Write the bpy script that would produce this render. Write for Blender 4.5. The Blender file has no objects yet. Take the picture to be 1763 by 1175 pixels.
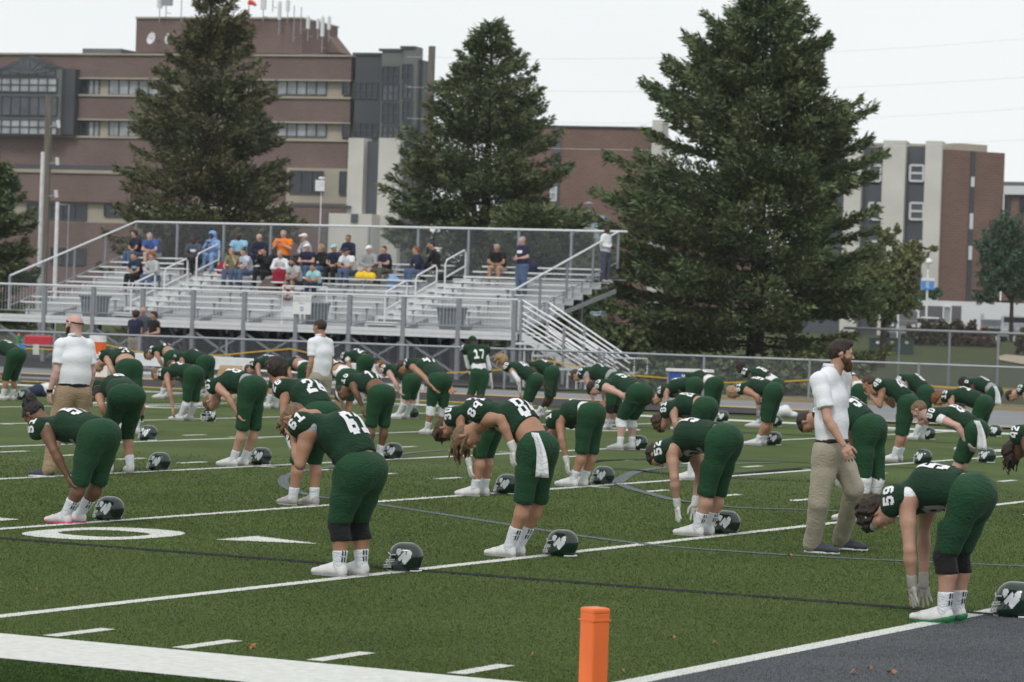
import bpy, math, random
import numpy as np
from mathutils import Vector
from mathutils.bvhtree import BVHTree
sc = bpy.context.scene
COL = sc.collection
rng = np.random.default_rng(7)
random.seed(7)
# ---------------------------------------------------------------- camera, world, light
FPX, PITCH, ROLL, YAW, CH, U0, V0 = 5571.95, 0.009046, 0.033452, 0.483578, 2.01734, -15.6165, -7.63315
CX, CY = 881.5, 587.5
cam_d = bpy.data.cameras.new('camera'); cam = bpy.data.objects.new('camera', cam_d); COL.objects.link(cam)
cam_d.sensor_fit = 'HORIZONTAL'; cam_d.sensor_width = 36.0; cam_d.lens = FPX/1763*36.0
cam_d.clip_start = 0.5; cam_d.clip_end = 4000
cam_d.dof.use_dof = True; cam_d.dof.focus_distance = 26.5; cam_d.dof.aperture_fstop = 5.6
cr, sr = math.cos(ROLL), math.sin(ROLL); cp, sp = math.cos(PITCH), math.sin(PITCH)
R0 = np.array([1., 0, 0]); U_0 = np.array([0, sp, cp]); D0 = np.array([0, cp, -sp])
# image x axis / y axis after the roll of the frame
RX = R0*cr + U_0*sr
UY = -R0*sr + U_0*cr
from mathutils import Matrix
M = Matrix(((RX[0], UY[0], -D0[0], 0), (RX[1], UY[1], -D0[1], 0), (RX[2], UY[2], -D0[2], CH), (0, 0, 0, 1)))
cam.matrix_world = M
sc.camera = cam
sc.render.resolution_x, sc.render.resolution_y = 1024, 682
sc.view_settings.view_transform = 'Standard'; sc.view_settings.look = 'None'
sc.view_settings.exposure = 0.0; sc.view_settings.gamma = 1.0
sc.view_settings.use_curve_mapping = False

world = bpy.data.worlds.new('World'); sc.world = world; world.use_nodes = True
wn, wl = world.node_tree.nodes, world.node_tree.links
wn.clear()
out = wn.new('ShaderNodeOutputWorld'); bg = wn.new('ShaderNodeBackground')
sky = wn.new('ShaderNodeTexSky'); sky.sky_type = 'NISHITA'; sky.sun_disc = False
sky.sun_elevation = math.radians(48); sky.sun_rotation = math.radians(200)
hs = wn.new('ShaderNodeHueSaturation'); hs.inputs['Saturation'].default_value = 0.35; hs.inputs['Value'].default_value = 1.0
wl.new(sky.outputs[0], hs.inputs['Color'])
tc = wn.new('ShaderNodeTexCoord'); nz = wn.new('ShaderNodeTexNoise'); nz.inputs['Scale'].default_value = 3.0
nz.inputs['Detail'].default_value = 5.0; nz.inputs['Roughness'].default_value = 0.45
mp = wn.new('ShaderNodeMapping'); mp.inputs['Scale'].default_value = (1, 1, 3.0)
wl.new(tc.outputs['Generated'], mp.inputs[0]); wl.new(mp.outputs[0], nz.inputs['Vector'])
rp = wn.new('ShaderNodeValToRGB')
rp.color_ramp.elements[0].position = 0.3; rp.color_ramp.elements[0].color = (9.2, 9.6, 9.75, 1)
rp.color_ramp.elements[1].position = 0.7; rp.color_ramp.elements[1].color = (10.1, 10.3, 10.35, 1)
wl.new(nz.outputs['Fac'], rp.inputs[0])
mx = wn.new('ShaderNodeMixRGB'); mx.inputs[0].default_value = 0.9
wl.new(hs.outputs[0], mx.inputs[1]); wl.new(rp.outputs[0], mx.inputs[2])
wl.new(mx.outputs[0], bg.inputs['Color']); bg.inputs['Strength'].default_value = 0.1
wl.new(bg.outputs[0], out.inputs['Surface'])
sun_d = bpy.data.lights.new('sun', 'SUN'); sun = bpy.data.objects.new('sun', sun_d); COL.objects.link(sun)
sun_d.energy = 1.4; sun_d.angle = math.radians(14); sun_d.color = (1.0, 0.97, 0.93)
_e, _r = math.radians(48), math.radians(200)
sdir = Vector((math.sin(_r)*math.cos(_e), math.cos(_r)*math.cos(_e), math.sin(_e)))
sun.rotation_euler = sdir.to_track_quat('Z', 'Y').to_euler()
sc.cycles.max_bounces = 5; sc.cycles.diffuse_bounces = 2; sc.cycles.transparent_max_bounces = 8

# ---------------------------------------------------------------- geometry helpers
def ray(px, py):
    x = px-CX; y = py-CY
    d = D0*FPX + RX*x - UY*y
    return d
CP = np.array([0, 0, CH])
def G(px, py, z=0.0):
    d = ray(px, py); return CP + d*((z-CH)/d[2])
def A(px, py, Y):
    d = ray(px, py); return CP + d*(Y/d[1])
def onplane(px, py, p0, n):
    d = ray(px, py); return CP + d*(np.dot(p0-CP, n)/np.dot(d, n))
sy_, cy_ = math.sin(YAW), math.cos(YAW)
UD = np.array([sy_, cy_, 0.]); VD = np.array([-cy_, sy_, 0.]); ZD = np.array([0, 0, 1.])
def F(u, v, z=0.0):
    return UD*(u-U0) + VD*(v-V0) + ZD*z
def toUV(w):
    return float(np.dot(w, UD)+U0), float(np.dot(w, VD)+V0)
def v3(*a): return np.array(a, dtype=float)
def nrm(v):
    v = np.asarray(v, float); return v/(np.linalg.norm(v)+1e-12)

# ---------------------------------------------------------------- materials
def lin(c):
    return tuple(((x/255/12.92) if x/255 <= 0.04045 else ((x/255+0.055)/1.055)**2.4) for x in c)
_mc = {}
def mat(name, col, rough=0.7, spec=0.3, metal=0.0, var=0.12, vs=6.0, bump=0.0, bs=60.0, coat=0.0, island=0.0, sheen=0.0, stretch=None):
    key = (name,)
    if key in _mc: return _mc[key]
    m = bpy.data.materials.new(name); m.use_nodes = True
    nt = m.node_tree; N, L = nt.nodes, nt.links
    b = N['Principled BSDF']
    b.inputs['Roughness'].default_value = rough
    b.inputs['Specular IOR Level'].default_value = spec
    b.inputs['Metallic'].default_value = metal
    b.inputs['Coat Weight'].default_value = coat
    b.inputs['Coat Roughness'].default_value = 0.08
    b.inputs['Sheen Weight'].default_value = sheen
    t = N.new('ShaderNodeTexCoord'); vec = t.outputs['Object']
    if stretch:
        mpn = N.new('ShaderNodeMapping'); mpn.inputs['Scale'].default_value = stretch
        L.new(vec, mpn.inputs[0]); vec = mpn.outputs[0]
    n = N.new('ShaderNodeTexNoise'); n.inputs['Scale'].default_value = vs; n.inputs['Detail'].default_value = 4
    L.new(vec, n.inputs['Vector'])
    r = N.new('ShaderNodeValToRGB')
    c = np.array(col[:3])
    r.color_ramp.elements[0].position = 0.3; r.color_ramp.elements[1].position = 0.7
    r.color_ramp.elements[0].color = (*(c*(1-var)), 1); r.color_ramp.elements[1].color = (*np.minimum(c*(1+var), 1), 1)
    L.new(n.outputs['Fac'], r.inputs[0]); co = r.outputs[0]
    if island > 0:
        gi = N.new('ShaderNodeNewGeometry'); h = N.new('ShaderNodeHueSaturation')
        mr = N.new('ShaderNodeMapRange'); mr.inputs['To Min'].default_value = 1-island; mr.inputs['To Max'].default_value = 1+island
        L.new(gi.outputs['Random Per Island'], mr.inputs['Value']); L.new(mr.outputs[0], h.inputs['Value'])
        L.new(co, h.inputs['Color']); co = h.outputs[0]
    L.new(co, b.inputs['Base Color'])
    if bump > 0:
        n2 = N.new('ShaderNodeTexNoise'); n2.inputs['Scale'].default_value = bs; n2.inputs['Detail'].default_value = 3
        L.new(vec, n2.inputs['Vector'])
        bp = N.new('ShaderNodeBump'); bp.inputs['Strength'].default_value = bump; bp.inputs['Distance'].default_value = 0.02
        L.new(n2.outputs['Fac'], bp.inputs['Height']); L.new(bp.outputs[0], b.inputs['Normal'])
    _mc[key] = m; return m
def brick_mat(name, c1, c2, mortar, scale=1.0):
    m = bpy.data.materials.new(name); m.use_nodes = True
    N, L = m.node_tree.nodes, m.node_tree.links; b = N['Principled BSDF']; b.inputs['Roughness'].default_value = .9
    b.inputs['Specular IOR Level'].default_value = .15
    t = N.new('ShaderNodeTexCoord'); mpn = N.new('ShaderNodeMapping'); mpn.inputs['Rotation'].default_value = (math.radians(90), 0, 0)
    L.new(t.outputs['Object'], mpn.inputs[0])
    br = N.new('ShaderNodeTexBrick'); br.inputs['Scale'].default_value = scale
    br.inputs['Color1'].default_value = (*c1, 1); br.inputs['Color2'].default_value = (*c2, 1); br.inputs['Mortar'].default_value = (*mortar, 1)
    br.inputs['Brick Width'].default_value = .6; br.inputs['Row Height'].default_value = .22; br.inputs['Mortar Size'].default_value = .03
    L.new(mpn.outputs[0], br.inputs['Vector'])
    n = N.new('ShaderNodeTexNoise'); n.inputs['Scale'].default_value = .25; n.inputs['Detail'].default_value = 8; L.new(t.outputs['Object'], n.inputs['Vector'])
    mr = N.new('ShaderNodeMapRange'); mr.inputs['To Min'].default_value = .72; mr.inputs['To Max'].default_value = 1.25; L.new(n.outputs['Fac'], mr.inputs['Value'])
    h = N.new('ShaderNodeHueSaturation'); L.new(br.outputs['Color'], h.inputs['Color']); L.new(mr.outputs[0], h.inputs['Value'])
    L.new(h.outputs[0], b.inputs['Base Color']); return m
def glass_mat(name, col, rough=.12):
    m = bpy.data.materials.new(name); m.use_nodes = True
    b = m.node_tree.nodes['Principled BSDF']; N, L = m.node_tree.nodes, m.node_tree.links
    b.inputs['Roughness'].default_value = rough; b.inputs['Specular IOR Level'].default_value = .5
    n = N.new('ShaderNodeTexNoise'); n.inputs['Scale'].default_value = .6; t = N.new('ShaderNodeTexCoord'); L.new(t.outputs['Object'], n.inputs['Vector'])
    r = N.new('ShaderNodeValToRGB'); c = np.array(col)
    r.color_ramp.elements[0].position = .35; r.color_ramp.elements[1].position = .65
    r.color_ramp.elements[0].color = (*(c*.7), 1); r.color_ramp.elements[1].color = (*(c*1.3), 1)
    L.new(n.outputs['Fac'], r.inputs[0]); L.new(r.outputs[0], b.inputs['Base Color']); return m

# ---------------------------------------------------------------- object helpers
def tag(o, label=None, cat=None, group=None, kind=None):
    if label: o['label'] = label
    if cat: o['category'] = cat
    if group: o['group'] = group
    if kind: o['kind'] = kind
    return o
def empty(name, loc, label=None, cat=None, group=None, kind=None):
    o = bpy.data.objects.new(name, None); COL.objects.link(o); o.location = Vector(loc); o.empty_display_size = .2
    return tag(o, label, cat, group, kind)
def raw_mesh(name, V, faces, mt, smooth=False):
    """V (n,3) array, faces list or (m,k) array"""
    me = bpy.data.meshes.new(name); V = np.asarray(V, np.float32)
    if isinstance(faces, np.ndarray):
        k = faces.shape[1]; m = len(faces)
        me.vertices.add(len(V)); me.vertices.foreach_set('co', V.ravel())
        me.loops.add(m*k); me.loops.foreach_set('vertex_index', faces.ravel().astype(np.int32))
        me.polygons.add(m); me.polygons.foreach_set('loop_start', np.arange(0, m*k, k, dtype=np.int32))
        me.polygons.foreach_set('loop_total', np.full(m, k, np.int32))
        me.update(calc_edges=True)
    else:
        me.from_pydata(V.tolist(), [], faces); me.update()
    if smooth: me.polygons.foreach_set('use_smooth', np.ones(len(me.polygons), bool))
    if mt is not None: me.materials.append(mt)
    return me
def link(name, me, parent=None, loc=None, origin=None):
    o = bpy.data.objects.new(name, me); COL.objects.link(o)
    if parent is not None: o.parent = parent
    if loc is not None: o.location = Vector(loc)
    return o
def wparent(o, parent):
    """o holds world coordinates: shift so it sits under parent (unrotated empty)"""
    o.parent = parent; o.location = -parent.location if o.location.length == 0 else o.location-parent.location
class MB:
    def __init__(s): s.v = []; s.f = []
    def add(s, V, Fc):
        n = len(s.v); s.v += [tuple(map(float, p)) for p in V]; s.f += [tuple(i+n for i in f) for f in Fc]; return s
    def boxv(s, c, ax, ay, az):
        """centre and three half-axis vectors"""
        c, ax, ay, az = map(np.asarray, (c, ax, ay, az)); V = []
        for k in (-1, 1):
            for j in (-1, 1):
                for i in (-1, 1): V.append(c+ax*i+ay*j+az*k)
        return s.add(V, [(0, 2, 3, 1), (4, 5, 7, 6), (0, 1, 5, 4), (2, 6, 7, 3), (0, 4, 6, 2), (1, 3, 7, 5)])
    def bar(s, a, b, w, h, up=ZD):
        a, b = np.asarray(a, float), np.asarray(b, float); d = b-a; l = np.linalg.norm(d); d = d/l
        if abs(np.dot(d, up)) > .99: up = VD
        sd = nrm(np.cross(d, up)); u = np.cross(sd, d)
        return s.boxv((a+b)/2, d*l/2, sd*w/2, u*h/2)
    def tube(s, pts, r, n=6, cap=True):
        pts = [np.asarray(p, float) for p in pts]; rs = r if hasattr(r, '__len__') else [r]*len(pts)
        V = []; Fc = []
        for i, p in enumerate(pts):
            d = nrm((pts[min(i+1, len(pts)-1)]-pts[max(i-1, 0)]))
            a = np.cross(d, ZD if abs(d[2]) < .9 else np.array([1., 0, 0])); a = nrm(a); b = np.cross(d, a)
            for k in range(n):
                t = 2*math.pi*k/n; V.append(p+(a*math.cos(t)+b*math.sin(t))*rs[i])
        for i in range(len(pts)-1):
            for k in range(n): Fc.append((i*n+k, i*n+(k+1) % n, (i+1)*n+(k+1) % n, (i+1)*n+k))
        if cap: Fc += [tuple(range(n))[::-1], tuple(range((len(pts)-1)*n, len(pts)*n))]
        return s.add(V, Fc)
    def poly(s, pts): return s.add(pts, [tuple(range(len(pts)))])
    def prism(s, pts, ext):
        """closed polygon pts extruded by vector ext"""
        n = len(pts); V = [np.asarray(p, float) for p in pts]+[np.asarray(p, float)+ext for p in pts]
        return s.add(V, [tuple(range(n))[::-1], tuple(range(n, 2*n))]+[(i, (i+1) % n, n+(i+1) % n, n+i) for i in range(n)])
    def build(s, name, mt, parent=None, origin=None, smooth=False, bevel=0):
        V = np.array(s.v); org = np.zeros(3)
        if parent is not None: org = np.array(parent.matrix_basis.translation) if parent.parent is None else np.zeros(3)
        if parent is not None and parent.parent is not None:
            org = np.array(parent.parent.location)+np.array(parent.location)
        elif parent is None:
            org = V.mean(0) if origin is None else np.asarray(origin, float)
            if origin is None: org[2] = V[:, 2].min()
        me = raw_mesh(name, V-org, s.f, mt, smooth)
        o = bpy.data.objects.new(name, me); COL.objects.link(o)
        if parent is not None: o.parent = parent
        else: o.location = Vector(org)
        if bevel:
            bm = o.modifiers.new('bevel', 'BEVEL'); bm.width = bevel; bm.segments = 2; bm.limit_method = 'ANGLE'
        return o

# ---------------------------------------------------------------- implicit surfaces -> one continuous mesh
def snets(Fv, lo, h):
    s = Fv < 0
    nx, ny, nz_ = Fv.shape
    cs = [(i, j, k) for i in (0, 1) for j in (0, 1) for k in (0, 1)]
    sub = lambda a, c: a[c[0]:nx-1+c[0], c[1]:ny-1+c[1], c[2]:nz_-1+c[2]]
    cnt = np.zeros((nx-1, ny-1, nz_-1), np.int8)
    for c in cs: cnt += sub(s, c)
    act = (cnt > 0) & (cnt < 8)
    idx = np.argwhere(act)
    if len(idx) == 0: return np.zeros((0, 3)), np.zeros((0, 4), int)
    ids = -np.ones(act.shape, np.int64); ids[act] = np.arange(len(idx))
    P = np.zeros((len(idx), 3)); Wt = np.zeros(len(idx))
    val = {c: Fv[idx[:, 0]+c[0], idx[:, 1]+c[1], idx[:, 2]+c[2]] for c in cs}
    for a in cs:
        for ax in range(3):
            if a[ax] == 0:
                b = list(a); b[ax] = 1; b = tuple(b)
                va, vb = val[a], val[b]; m = (va < 0) != (vb < 0)
                t = va[m]/(va[m]-vb[m])
                p = np.repeat(np.array([a], float), m.sum(), 0); p[:, ax] = t
                P[m] += p; Wt[m] += 1
    V = (idx + P/Wt[:, None])*h + lo
    Q = []
    for ax in range(3):
        o = [1, 1, 1]; o[ax] = 0
        sl0 = tuple(slice(1 if i != ax else 0, n-1) for i, n in enumerate(Fv.shape))
        a0 = s[sl0]
        sl1 = list(sl0); sl1[ax] = slice(sl0[ax].start+1, sl0[ax].stop+1); a1 = s[tuple(sl1)]
        e = np.argwhere(a0 != a1)
        if len(e) == 0: continue
        flip = a0[tuple(e.T)]
        base = e + np.array([0 if i == ax else 1 for i in range(3)])
        u, w = [(1, 2), (2, 0), (0, 1)][ax]
        def cid(du, dw):
            q = base.copy(); q[:, u] -= du; q[:, w] -= dw; return ids[tuple(q.T)]
        q = np.stack([cid(1, 1), cid(0, 1), cid(0, 0), cid(1, 0)], 1)
        q[~flip] = q[~flip][:, ::-1]
        Q.append(q)
    Q = np.concatenate(Q); Q = Q[(Q >= 0).all(1)]
    return V, Q
class Prim:
    __slots__ = 'a b ra rb k lat sc'.split()
    def __init__(s, a, b, ra, rb=None, k=.02, lat=None, sc=1.0):
        s.a = np.asarray(a, float); s.b = np.asarray(b, float); s.ra = ra; s.rb = ra if rb is None else rb; s.k = k; s.lat = lat; s.sc = sc
def cap_d(P, pr):
    a, b = pr.a, pr.b; X, Y, Z = P
    if pr.lat is not None:
        l = pr.lat; f = 1/pr.sc-1
        dl = (X-a[0])*l[0]+(Y-a[1])*l[1]+(Z-a[2])*l[2]
        X = X+f*dl*l[0]; Y = Y+f*dl*l[1]; Z = Z+f*dl*l[2]
        b = b + f*np.dot(b-a, l)*l
    ba = b-a; L2 = float(ba@ba)
    x, y, z = X-a[0], Y-a[1], Z-a[2]
    if L2 < 1e-10: return np.sqrt(x*x+y*y+z*z)-pr.ra
    t = np.clip((x*ba[0]+y*ba[1]+z*ba[2])/L2, 0, 1)
    return np.sqrt((x-t*ba[0])**2+(y-t*ba[1])**2+(z-t*ba[2])**2)-(pr.ra+(pr.rb-pr.ra)*t)
_wd = np.random.default_rng(3).normal(size=(10, 3)); _wd /= np.linalg.norm(_wd, axis=1)[:, None]
def wob(X, Y, Z, f, s=0.):
    o = 0
    for i in range(5):
        d, e = _wd[i], _wd[i+5]; fi = f*(.8+.32*i)
        o = o+np.sin(fi*(d[0]*X+d[1]*Y+d[2]*Z)+1.4*np.sin(f*.8*(e[0]*X+e[1]*Y+e[2]*Z)+s+i)+2.3*i+s)/(1+.25*i)
    return o*.6
def mesh_sdf(prims, h, cuts=(), carve=(), noise=0., nf=25., seed=0., lo=None, hi=None, pcut=()):
    los, his = [], []
    for p in prims:
        r = max(p.ra, p.rb)*max(1, p.sc)
        los.append(np.minimum(p.a, p.b)-r); his.append(np.maximum(p.a, p.b)+r)
    lo = np.min(los, 0)-3*h if lo is None else lo; hi = np.max(his, 0)+3*h if hi is None else hi
    n = np.ceil((hi-lo)/h).astype(int)+1
    xs, ys, zs = [(lo[i]+np.arange(n[i])*h).astype(np.float32) for i in range(3)]
    Fv = np.full(n, .3, np.float32)
    def sub(pr, m):
        r = max(pr.ra, pr.rb)*max(1, pr.sc)+m
        i0 = np.clip(((np.minimum(pr.a, pr.b)-r-lo)/h).astype(int), 0, n); i1 = np.clip(((np.maximum(pr.a, pr.b)+r-lo)/h).astype(int)+2, 0, n)
        return tuple(slice(a, b) for a, b in zip(i0, i1))
    for pr in prims:
        s = sub(pr, pr.k+2.5*h)
        Pg = (xs[s[0]][:, None, None], ys[s[1]][None, :, None], zs[s[2]][None, None, :])
        d = cap_d(Pg, pr); o = Fv[s]; k = pr.k
        hh = np.clip(.5+.5*(o-d)/k, 0, 1)
        Fv[s] = o*(1-hh)+d*hh-k*hh*(1-hh)
    Pg = (xs[:, None, None], ys[None, :, None], zs[None, None, :])
    if noise: Fv = Fv+noise*wob(*Pg, nf, seed).astype(np.float32)
    for pt, nn in cuts:
        Fv = np.maximum(Fv, ((Pg[0]-pt[0])*nn[0]+(Pg[1]-pt[1])*nn[1]+(Pg[2]-pt[2])*nn[2]).astype(np.float32))
    for pt, nn, R in pcut:
        q = Prim(pt, pt, R); s = sub(q, 2*h); Pl = (xs[s[0]][:, None, None], ys[s[1]][None, :, None], zs[s[2]][None, None, :])
        d1 = -((Pl[0]-pt[0])*nn[0]+(Pl[1]-pt[1])*nn[1]+(Pl[2]-pt[2])*nn[2]); Fv[s] = np.maximum(Fv[s], -np.maximum(d1, cap_d(Pl, q)).astype(np.float32))
    for pr in carve:
        s = sub(pr, 3*h); Pl = (xs[s[0]][:, None, None], ys[s[1]][None, :, None], zs[s[2]][None, None, :])
        Fv[s] = np.maximum(Fv[s], -cap_d(Pl, pr))
    Fv[0] = Fv[-1] = .3; Fv[:, 0] = Fv[:, -1] = .3; Fv[:, :, 0] = Fv[:, :, -1] = .3
    return snets(Fv, lo, h)
def part(name, VQ, mt, parent, smooth=True):
    V, Q = VQ
    if len(Q) == 0: return None
    org = np.array(parent.location) if parent.parent is None else np.array(parent.location)+np.array(parent.parent.location)
    me = raw_mesh(name, V-org, np.asarray(Q), mt, smooth)
    o = bpy.data.objects.new(name, me); COL.objects.link(o); o.parent = parent
    return o
def joinVQ(lst):
    Vs, Qs, n = [], [], 0
    for V, Q in lst:
        if len(V) == 0: continue
        Vs.append(V); Qs.append(np.asarray(Q)+n); n += len(V)
    return np.concatenate(Vs), np.concatenate(Qs)
def bvh_of(VQ):
    V, Q = VQ; return BVHTree.FromPolygons([tuple(v) for v in V.tolist()], [tuple(q) for q in Q.tolist()])
def patch(bvh, origin, dx, dy, pd, rows, cw, ch, off=.004, reach=.5, sub=1):
    """bitmap rows (list of str) laid on a surface: dx,dy unit vectors, pd = direction of projection"""
    H = len(rows); W = max(len(r) for r in rows); V = []; Q = []; vid = {}
    def vert(i, j):
        if (i, j) in vid: return vid[(i, j)]
        p = origin + dx*((i/sub-W/2)*cw) + dy*((H/2-j/sub)*ch) - pd*reach
        hit = bvh.ray_cast(Vector(p), Vector(pd), reach*1.35)
        if hit[0] is None: vid[(i, j)] = None; return None
        V.append(np.array(hit[0])-pd*off*.6+np.array(hit[1])*off*.6); vid[(i, j)] = len(V)-1; return len(V)-1
    for j in range(H*sub):
        for i in range(W*sub):
            r = rows[j//sub]
            if i//sub < len(r) and r[i//sub] == '#':
                q = [vert(i, j), vert(i, j+1), vert(i+1, j+1), vert(i+1, j)]
                if None not in q: Q.append(q)
    if not Q: return np.zeros((0, 3)), np.zeros((0, 4), int)
    return np.array(V), np.array(Q)
DIG = {
'0': [' #### ', '######', '##  ##', '##  ##', '##  ##', '##  ##', '##  ##', '######', ' #### '],
'1': ['  ##  ', ' ###  ', '####  ', '  ##  ', '  ##  ', '  ##  ', '  ##  ', '######', '######'],
'2': [' #### ', '######', '##  ##', '    ##', '  ### ', ' ###  ', '##    ', '######', '######'],
'3': [' #### ', '######', '##  ##', '    ##', '  ### ', '    ##', '##  ##', '######', ' #### '],
'4': ['   ###', '  ####', ' ## ##', '##  ##', '##  ##', '######', '######', '    ##', '    ##'],
'5': ['######', '######', '##    ', '##### ', '######', '    ##', '##  ##', '######', ' #### '],
'6': [' #### ', '######', '##  ##', '##    ', '##### ', '######', '##  ##', '######', ' #### '],
'7': ['######', '######', '    ##', '   ## ', '   ## ', '  ##  ', '  ##  ', ' ##   ', ' ##   '],
'8': [' #### ', '######', '##  ##', '##  ##', ' #### ', '##  ##', '##  ##', '######', ' #### '],
'9': [' #### ', '######', '##  ##', '##  ##', '######', ' #####', '    ##', '######', ' #### ']}
def num_rows(s): return ['  '.join(DIG[c][j] for c in s) for j in range(9)]
# ================================================================ SETTING: ground, field
C_TURF = (.077, .109, .037)
def turf_mat(name, c, scale=1.0):
    m = bpy.data.materials.new(name); m.use_nodes = True
    N, L = m.node_tree.nodes, m.node_tree.links; b = N['Principled BSDF']
    b.inputs['Roughness'].default_value = .85; b.inputs['Specular IOR Level'].default_value = .06
    t = N.new('ShaderNodeTexCoord')
    n1 = N.new('ShaderNodeTexNoise'); n1.inputs['Scale'].default_value = .45*scale; n1.inputs['Detail'].default_value = 6; n1.inputs['Roughness'].default_value = .65
    n2 = N.new('ShaderNodeTexNoise'); n2.inputs['Scale'].default_value = 55*scale; n2.inputs['Detail'].default_value = 4; n2.inputs['Roughness'].default_value = .8
    L.new(t.outputs['Object'], n1.inputs['Vector']); L.new(t.outputs['Object'], n2.inputs['Vector'])
    mr1 = N.new('ShaderNodeMapRange'); mr1.inputs['From Min'].default_value = .3; mr1.inputs['From Max'].default_value = .7; mr1.inputs['To Min'].default_value = .78; mr1.inputs['To Max'].default_value = 1.2
    mr2 = N.new('ShaderNodeMapRange'); mr2.inputs['From Min'].default_value = .25; mr2.inputs['From Max'].default_value = .75; mr2.inputs['To Min'].default_value = .7; mr2.inputs['To Max'].default_value = 1.3
    L.new(n1.outputs['Fac'], mr1.inputs['Value']); L.new(n2.outputs['Fac'], mr2.inputs['Value'])
    mm = N.new('ShaderNodeMath'); mm.operation = 'MULTIPLY'; L.new(mr1.outputs[0], mm.inputs[0]); L.new(mr2.outputs[0], mm.inputs[1])
    h = N.new('ShaderNodeHueSaturation'); h.inputs['Color'].default_value = (*c, 1); L.new(mm.outputs[0], h.inputs['Value'])
    L.new(h.outputs[0], b.inputs['Base Color'])
    bp = N.new('ShaderNodeBump'); bp.inputs['Strength'].default_value = .5; bp.inputs['Distance'].default_value = .02
    L.new(n2.outputs['Fac'], bp.inputs['Height']); L.new(bp.outputs[0], b.inputs['Normal'])
    return m
m_turf = turf_mat('turf', C_TURF)
m_turf_out = turf_mat('turf_outside', (.05, .085, .035))
m_grass = turf_mat('lawn_grass', (.06, .072, .03), .6)
m_white = mat('white_field_paint', (.62, .63, .60), .9, .1, var=.1, vs=14, bump=.4, bs=90)
m_blackl = mat('black_field_paint', (.022, .022, .028), .9, .1, var=.2)
m_grayl = mat('gray_field_paint', (.125, .145, .15), .9, .1, var=.25, vs=30)
m_ez = turf_mat('gray_end_zone_turf', (.092, .098, .106), 1.2)
m_yel = mat('yellow_track_paint', (.62, .38, .10), .8, .2, var=.15)
m_track = mat('black_track_rubber', (.045, .043, .045), .9, .15, var=.15, vs=2, bump=.3)
m_conc = mat('gray_concrete', (.215, .22, .23), .9, .15, var=.1, vs=.6, bump=.2)
m_tan = mat('tan_gravel', (.36, .30, .23), .95, .1, var=.15, vs=1.5)
m_dry = turf_mat('dry_grass', (.23, .185, .10), .8)
m_undershade = mat('under_bleacher_shade', (.03, .026, .022), .95, .1, var=.4, vs=4)  # near-black ground colour paints in the shade beneath the bleacher

def zq(pts, z): return [np.array([p[0], p[1], z]) for p in pts]
def sheet(name, pts, z, m, kind='structure', parent=None, sub=1):
    V = np.array(zq(pts, z)); me = raw_mesh(name, V, [tuple(range(len(pts)))], m)
    o = bpy.data.objects.new(name, me); COL.objects.link(o)
    if me.polygons[0].normal.z < 0: me.flip_normals()
    if kind: o['kind'] = kind
    if parent: o.parent = parent
    return o
def uvq(u0, u1, v0, v1): return [F(u0, v0), F(u1, v0), F(u1, v1), F(u0, v1)]
# one large ground sheet rising gently to a plateau beyond the hedge
xs_ = np.concatenate([np.linspace(-900, -60, 8), np.linspace(-50, 90, 57), np.linspace(100, 900, 8)])
ys_ = np.concatenate([np.linspace(-60, 85, 4), np.linspace(90, 260, 69), np.linspace(300, 3000, 8)])
XX, YY = np.meshgrid(xs_, ys_, indexing='ij')
def gz(X, Y):
    t = np.clip((Y-176)/32, 0, 1); t = t*t*(3-2*t)
    return t*1.15-0.03
ZZ = gz(XX, YY)
n1, n2 = XX.shape; ii = np.arange(n1*n2).reshape(n1, n2)
Qg = np.stack([ii[:-1, :-1].ravel(), ii[1:, :-1].ravel(), ii[1:, 1:].ravel(), ii[:-1, 1:].ravel()], 1)
me = raw_mesh('ground', np.stack([XX.ravel(), YY.ravel(), ZZ.ravel()], 1), Qg, m_grass, True)
link('ground', me)['kind'] = 'structure'
field = sheet('football_field', uvq(0, 43.3, -14, 104), 0.0, m_turf)
sheet('field_border_turf', uvq(-16, 0, -14, 104), 0.0, m_turf_out)
sheet('far_field_border_turf', uvq(43.3, 46.15, -14, 104), 0.0, m_turf)
sheet('end_zone_turf', uvq(0, 43.3, -9.2, -.07), 0.004, m_ez)
# track, its lane edge lines, apron
sheet('running_track', [F(46.5, 104), F(46.5, 24), G(1400, 716), G(1400, 706.5), F(52.6, 24), F(52.6, 104)], 0.002, m_track)
sheet('track_edge_line', uvq(46.15, 46.6, 24.3, 104), 0.006, m_yel)
sheet('track_edge_line', uvq(52.4, 53.0, 20.6, 104), 0.006, m_yel)
sheet('concrete_apron', [F(53.0, 104), F(53.0, 20.6), G(1400, 716), G(1480, 722), G(1763, 735), G(2300, 757), G(2300, 727), G(1763, 708.5), G(1480, 697), G(1240, 689), F(57.6, 60), F(57.6, 104)], 0.0, m_conc)
sheet('tan_edge_strip', [G(1400, 716), G(1480, 722), G(1763, 735), G(2300, 757), G(2300, 760.5), G(1763, 738), G(1480, 724.5), G(1400, 718)], 0.006, m_tan)
sheet('dry_grass_strip', [G(1240, 688.6), G(1480, 696.7), G(1763, 708.2), G(2300, 726.7), G(2300, 716), G(1763, 697), G(1480, 685), G(1240, 679)], -0.01, m_dry)
sheet('brown_soil_strip', [G(1480, 668), G(1763, 678), G(2300, 690), G(2300, 684), G(1763, 668), G(1480, 660)], -0.012, m_dry)
sheet('tree_litter_ground', [G(1060, 668), G(1500, 688), G(1500, 655), G(1420, 640), G(1060, 612)], -.008, mat('dark_needle_litter', (.05, .042, .028), .95, .1, var=.3, vs=3))
sheet('bleacher_ground', uvq(60.2, 78, 31, 104), -0.012, m_undershade)
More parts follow.
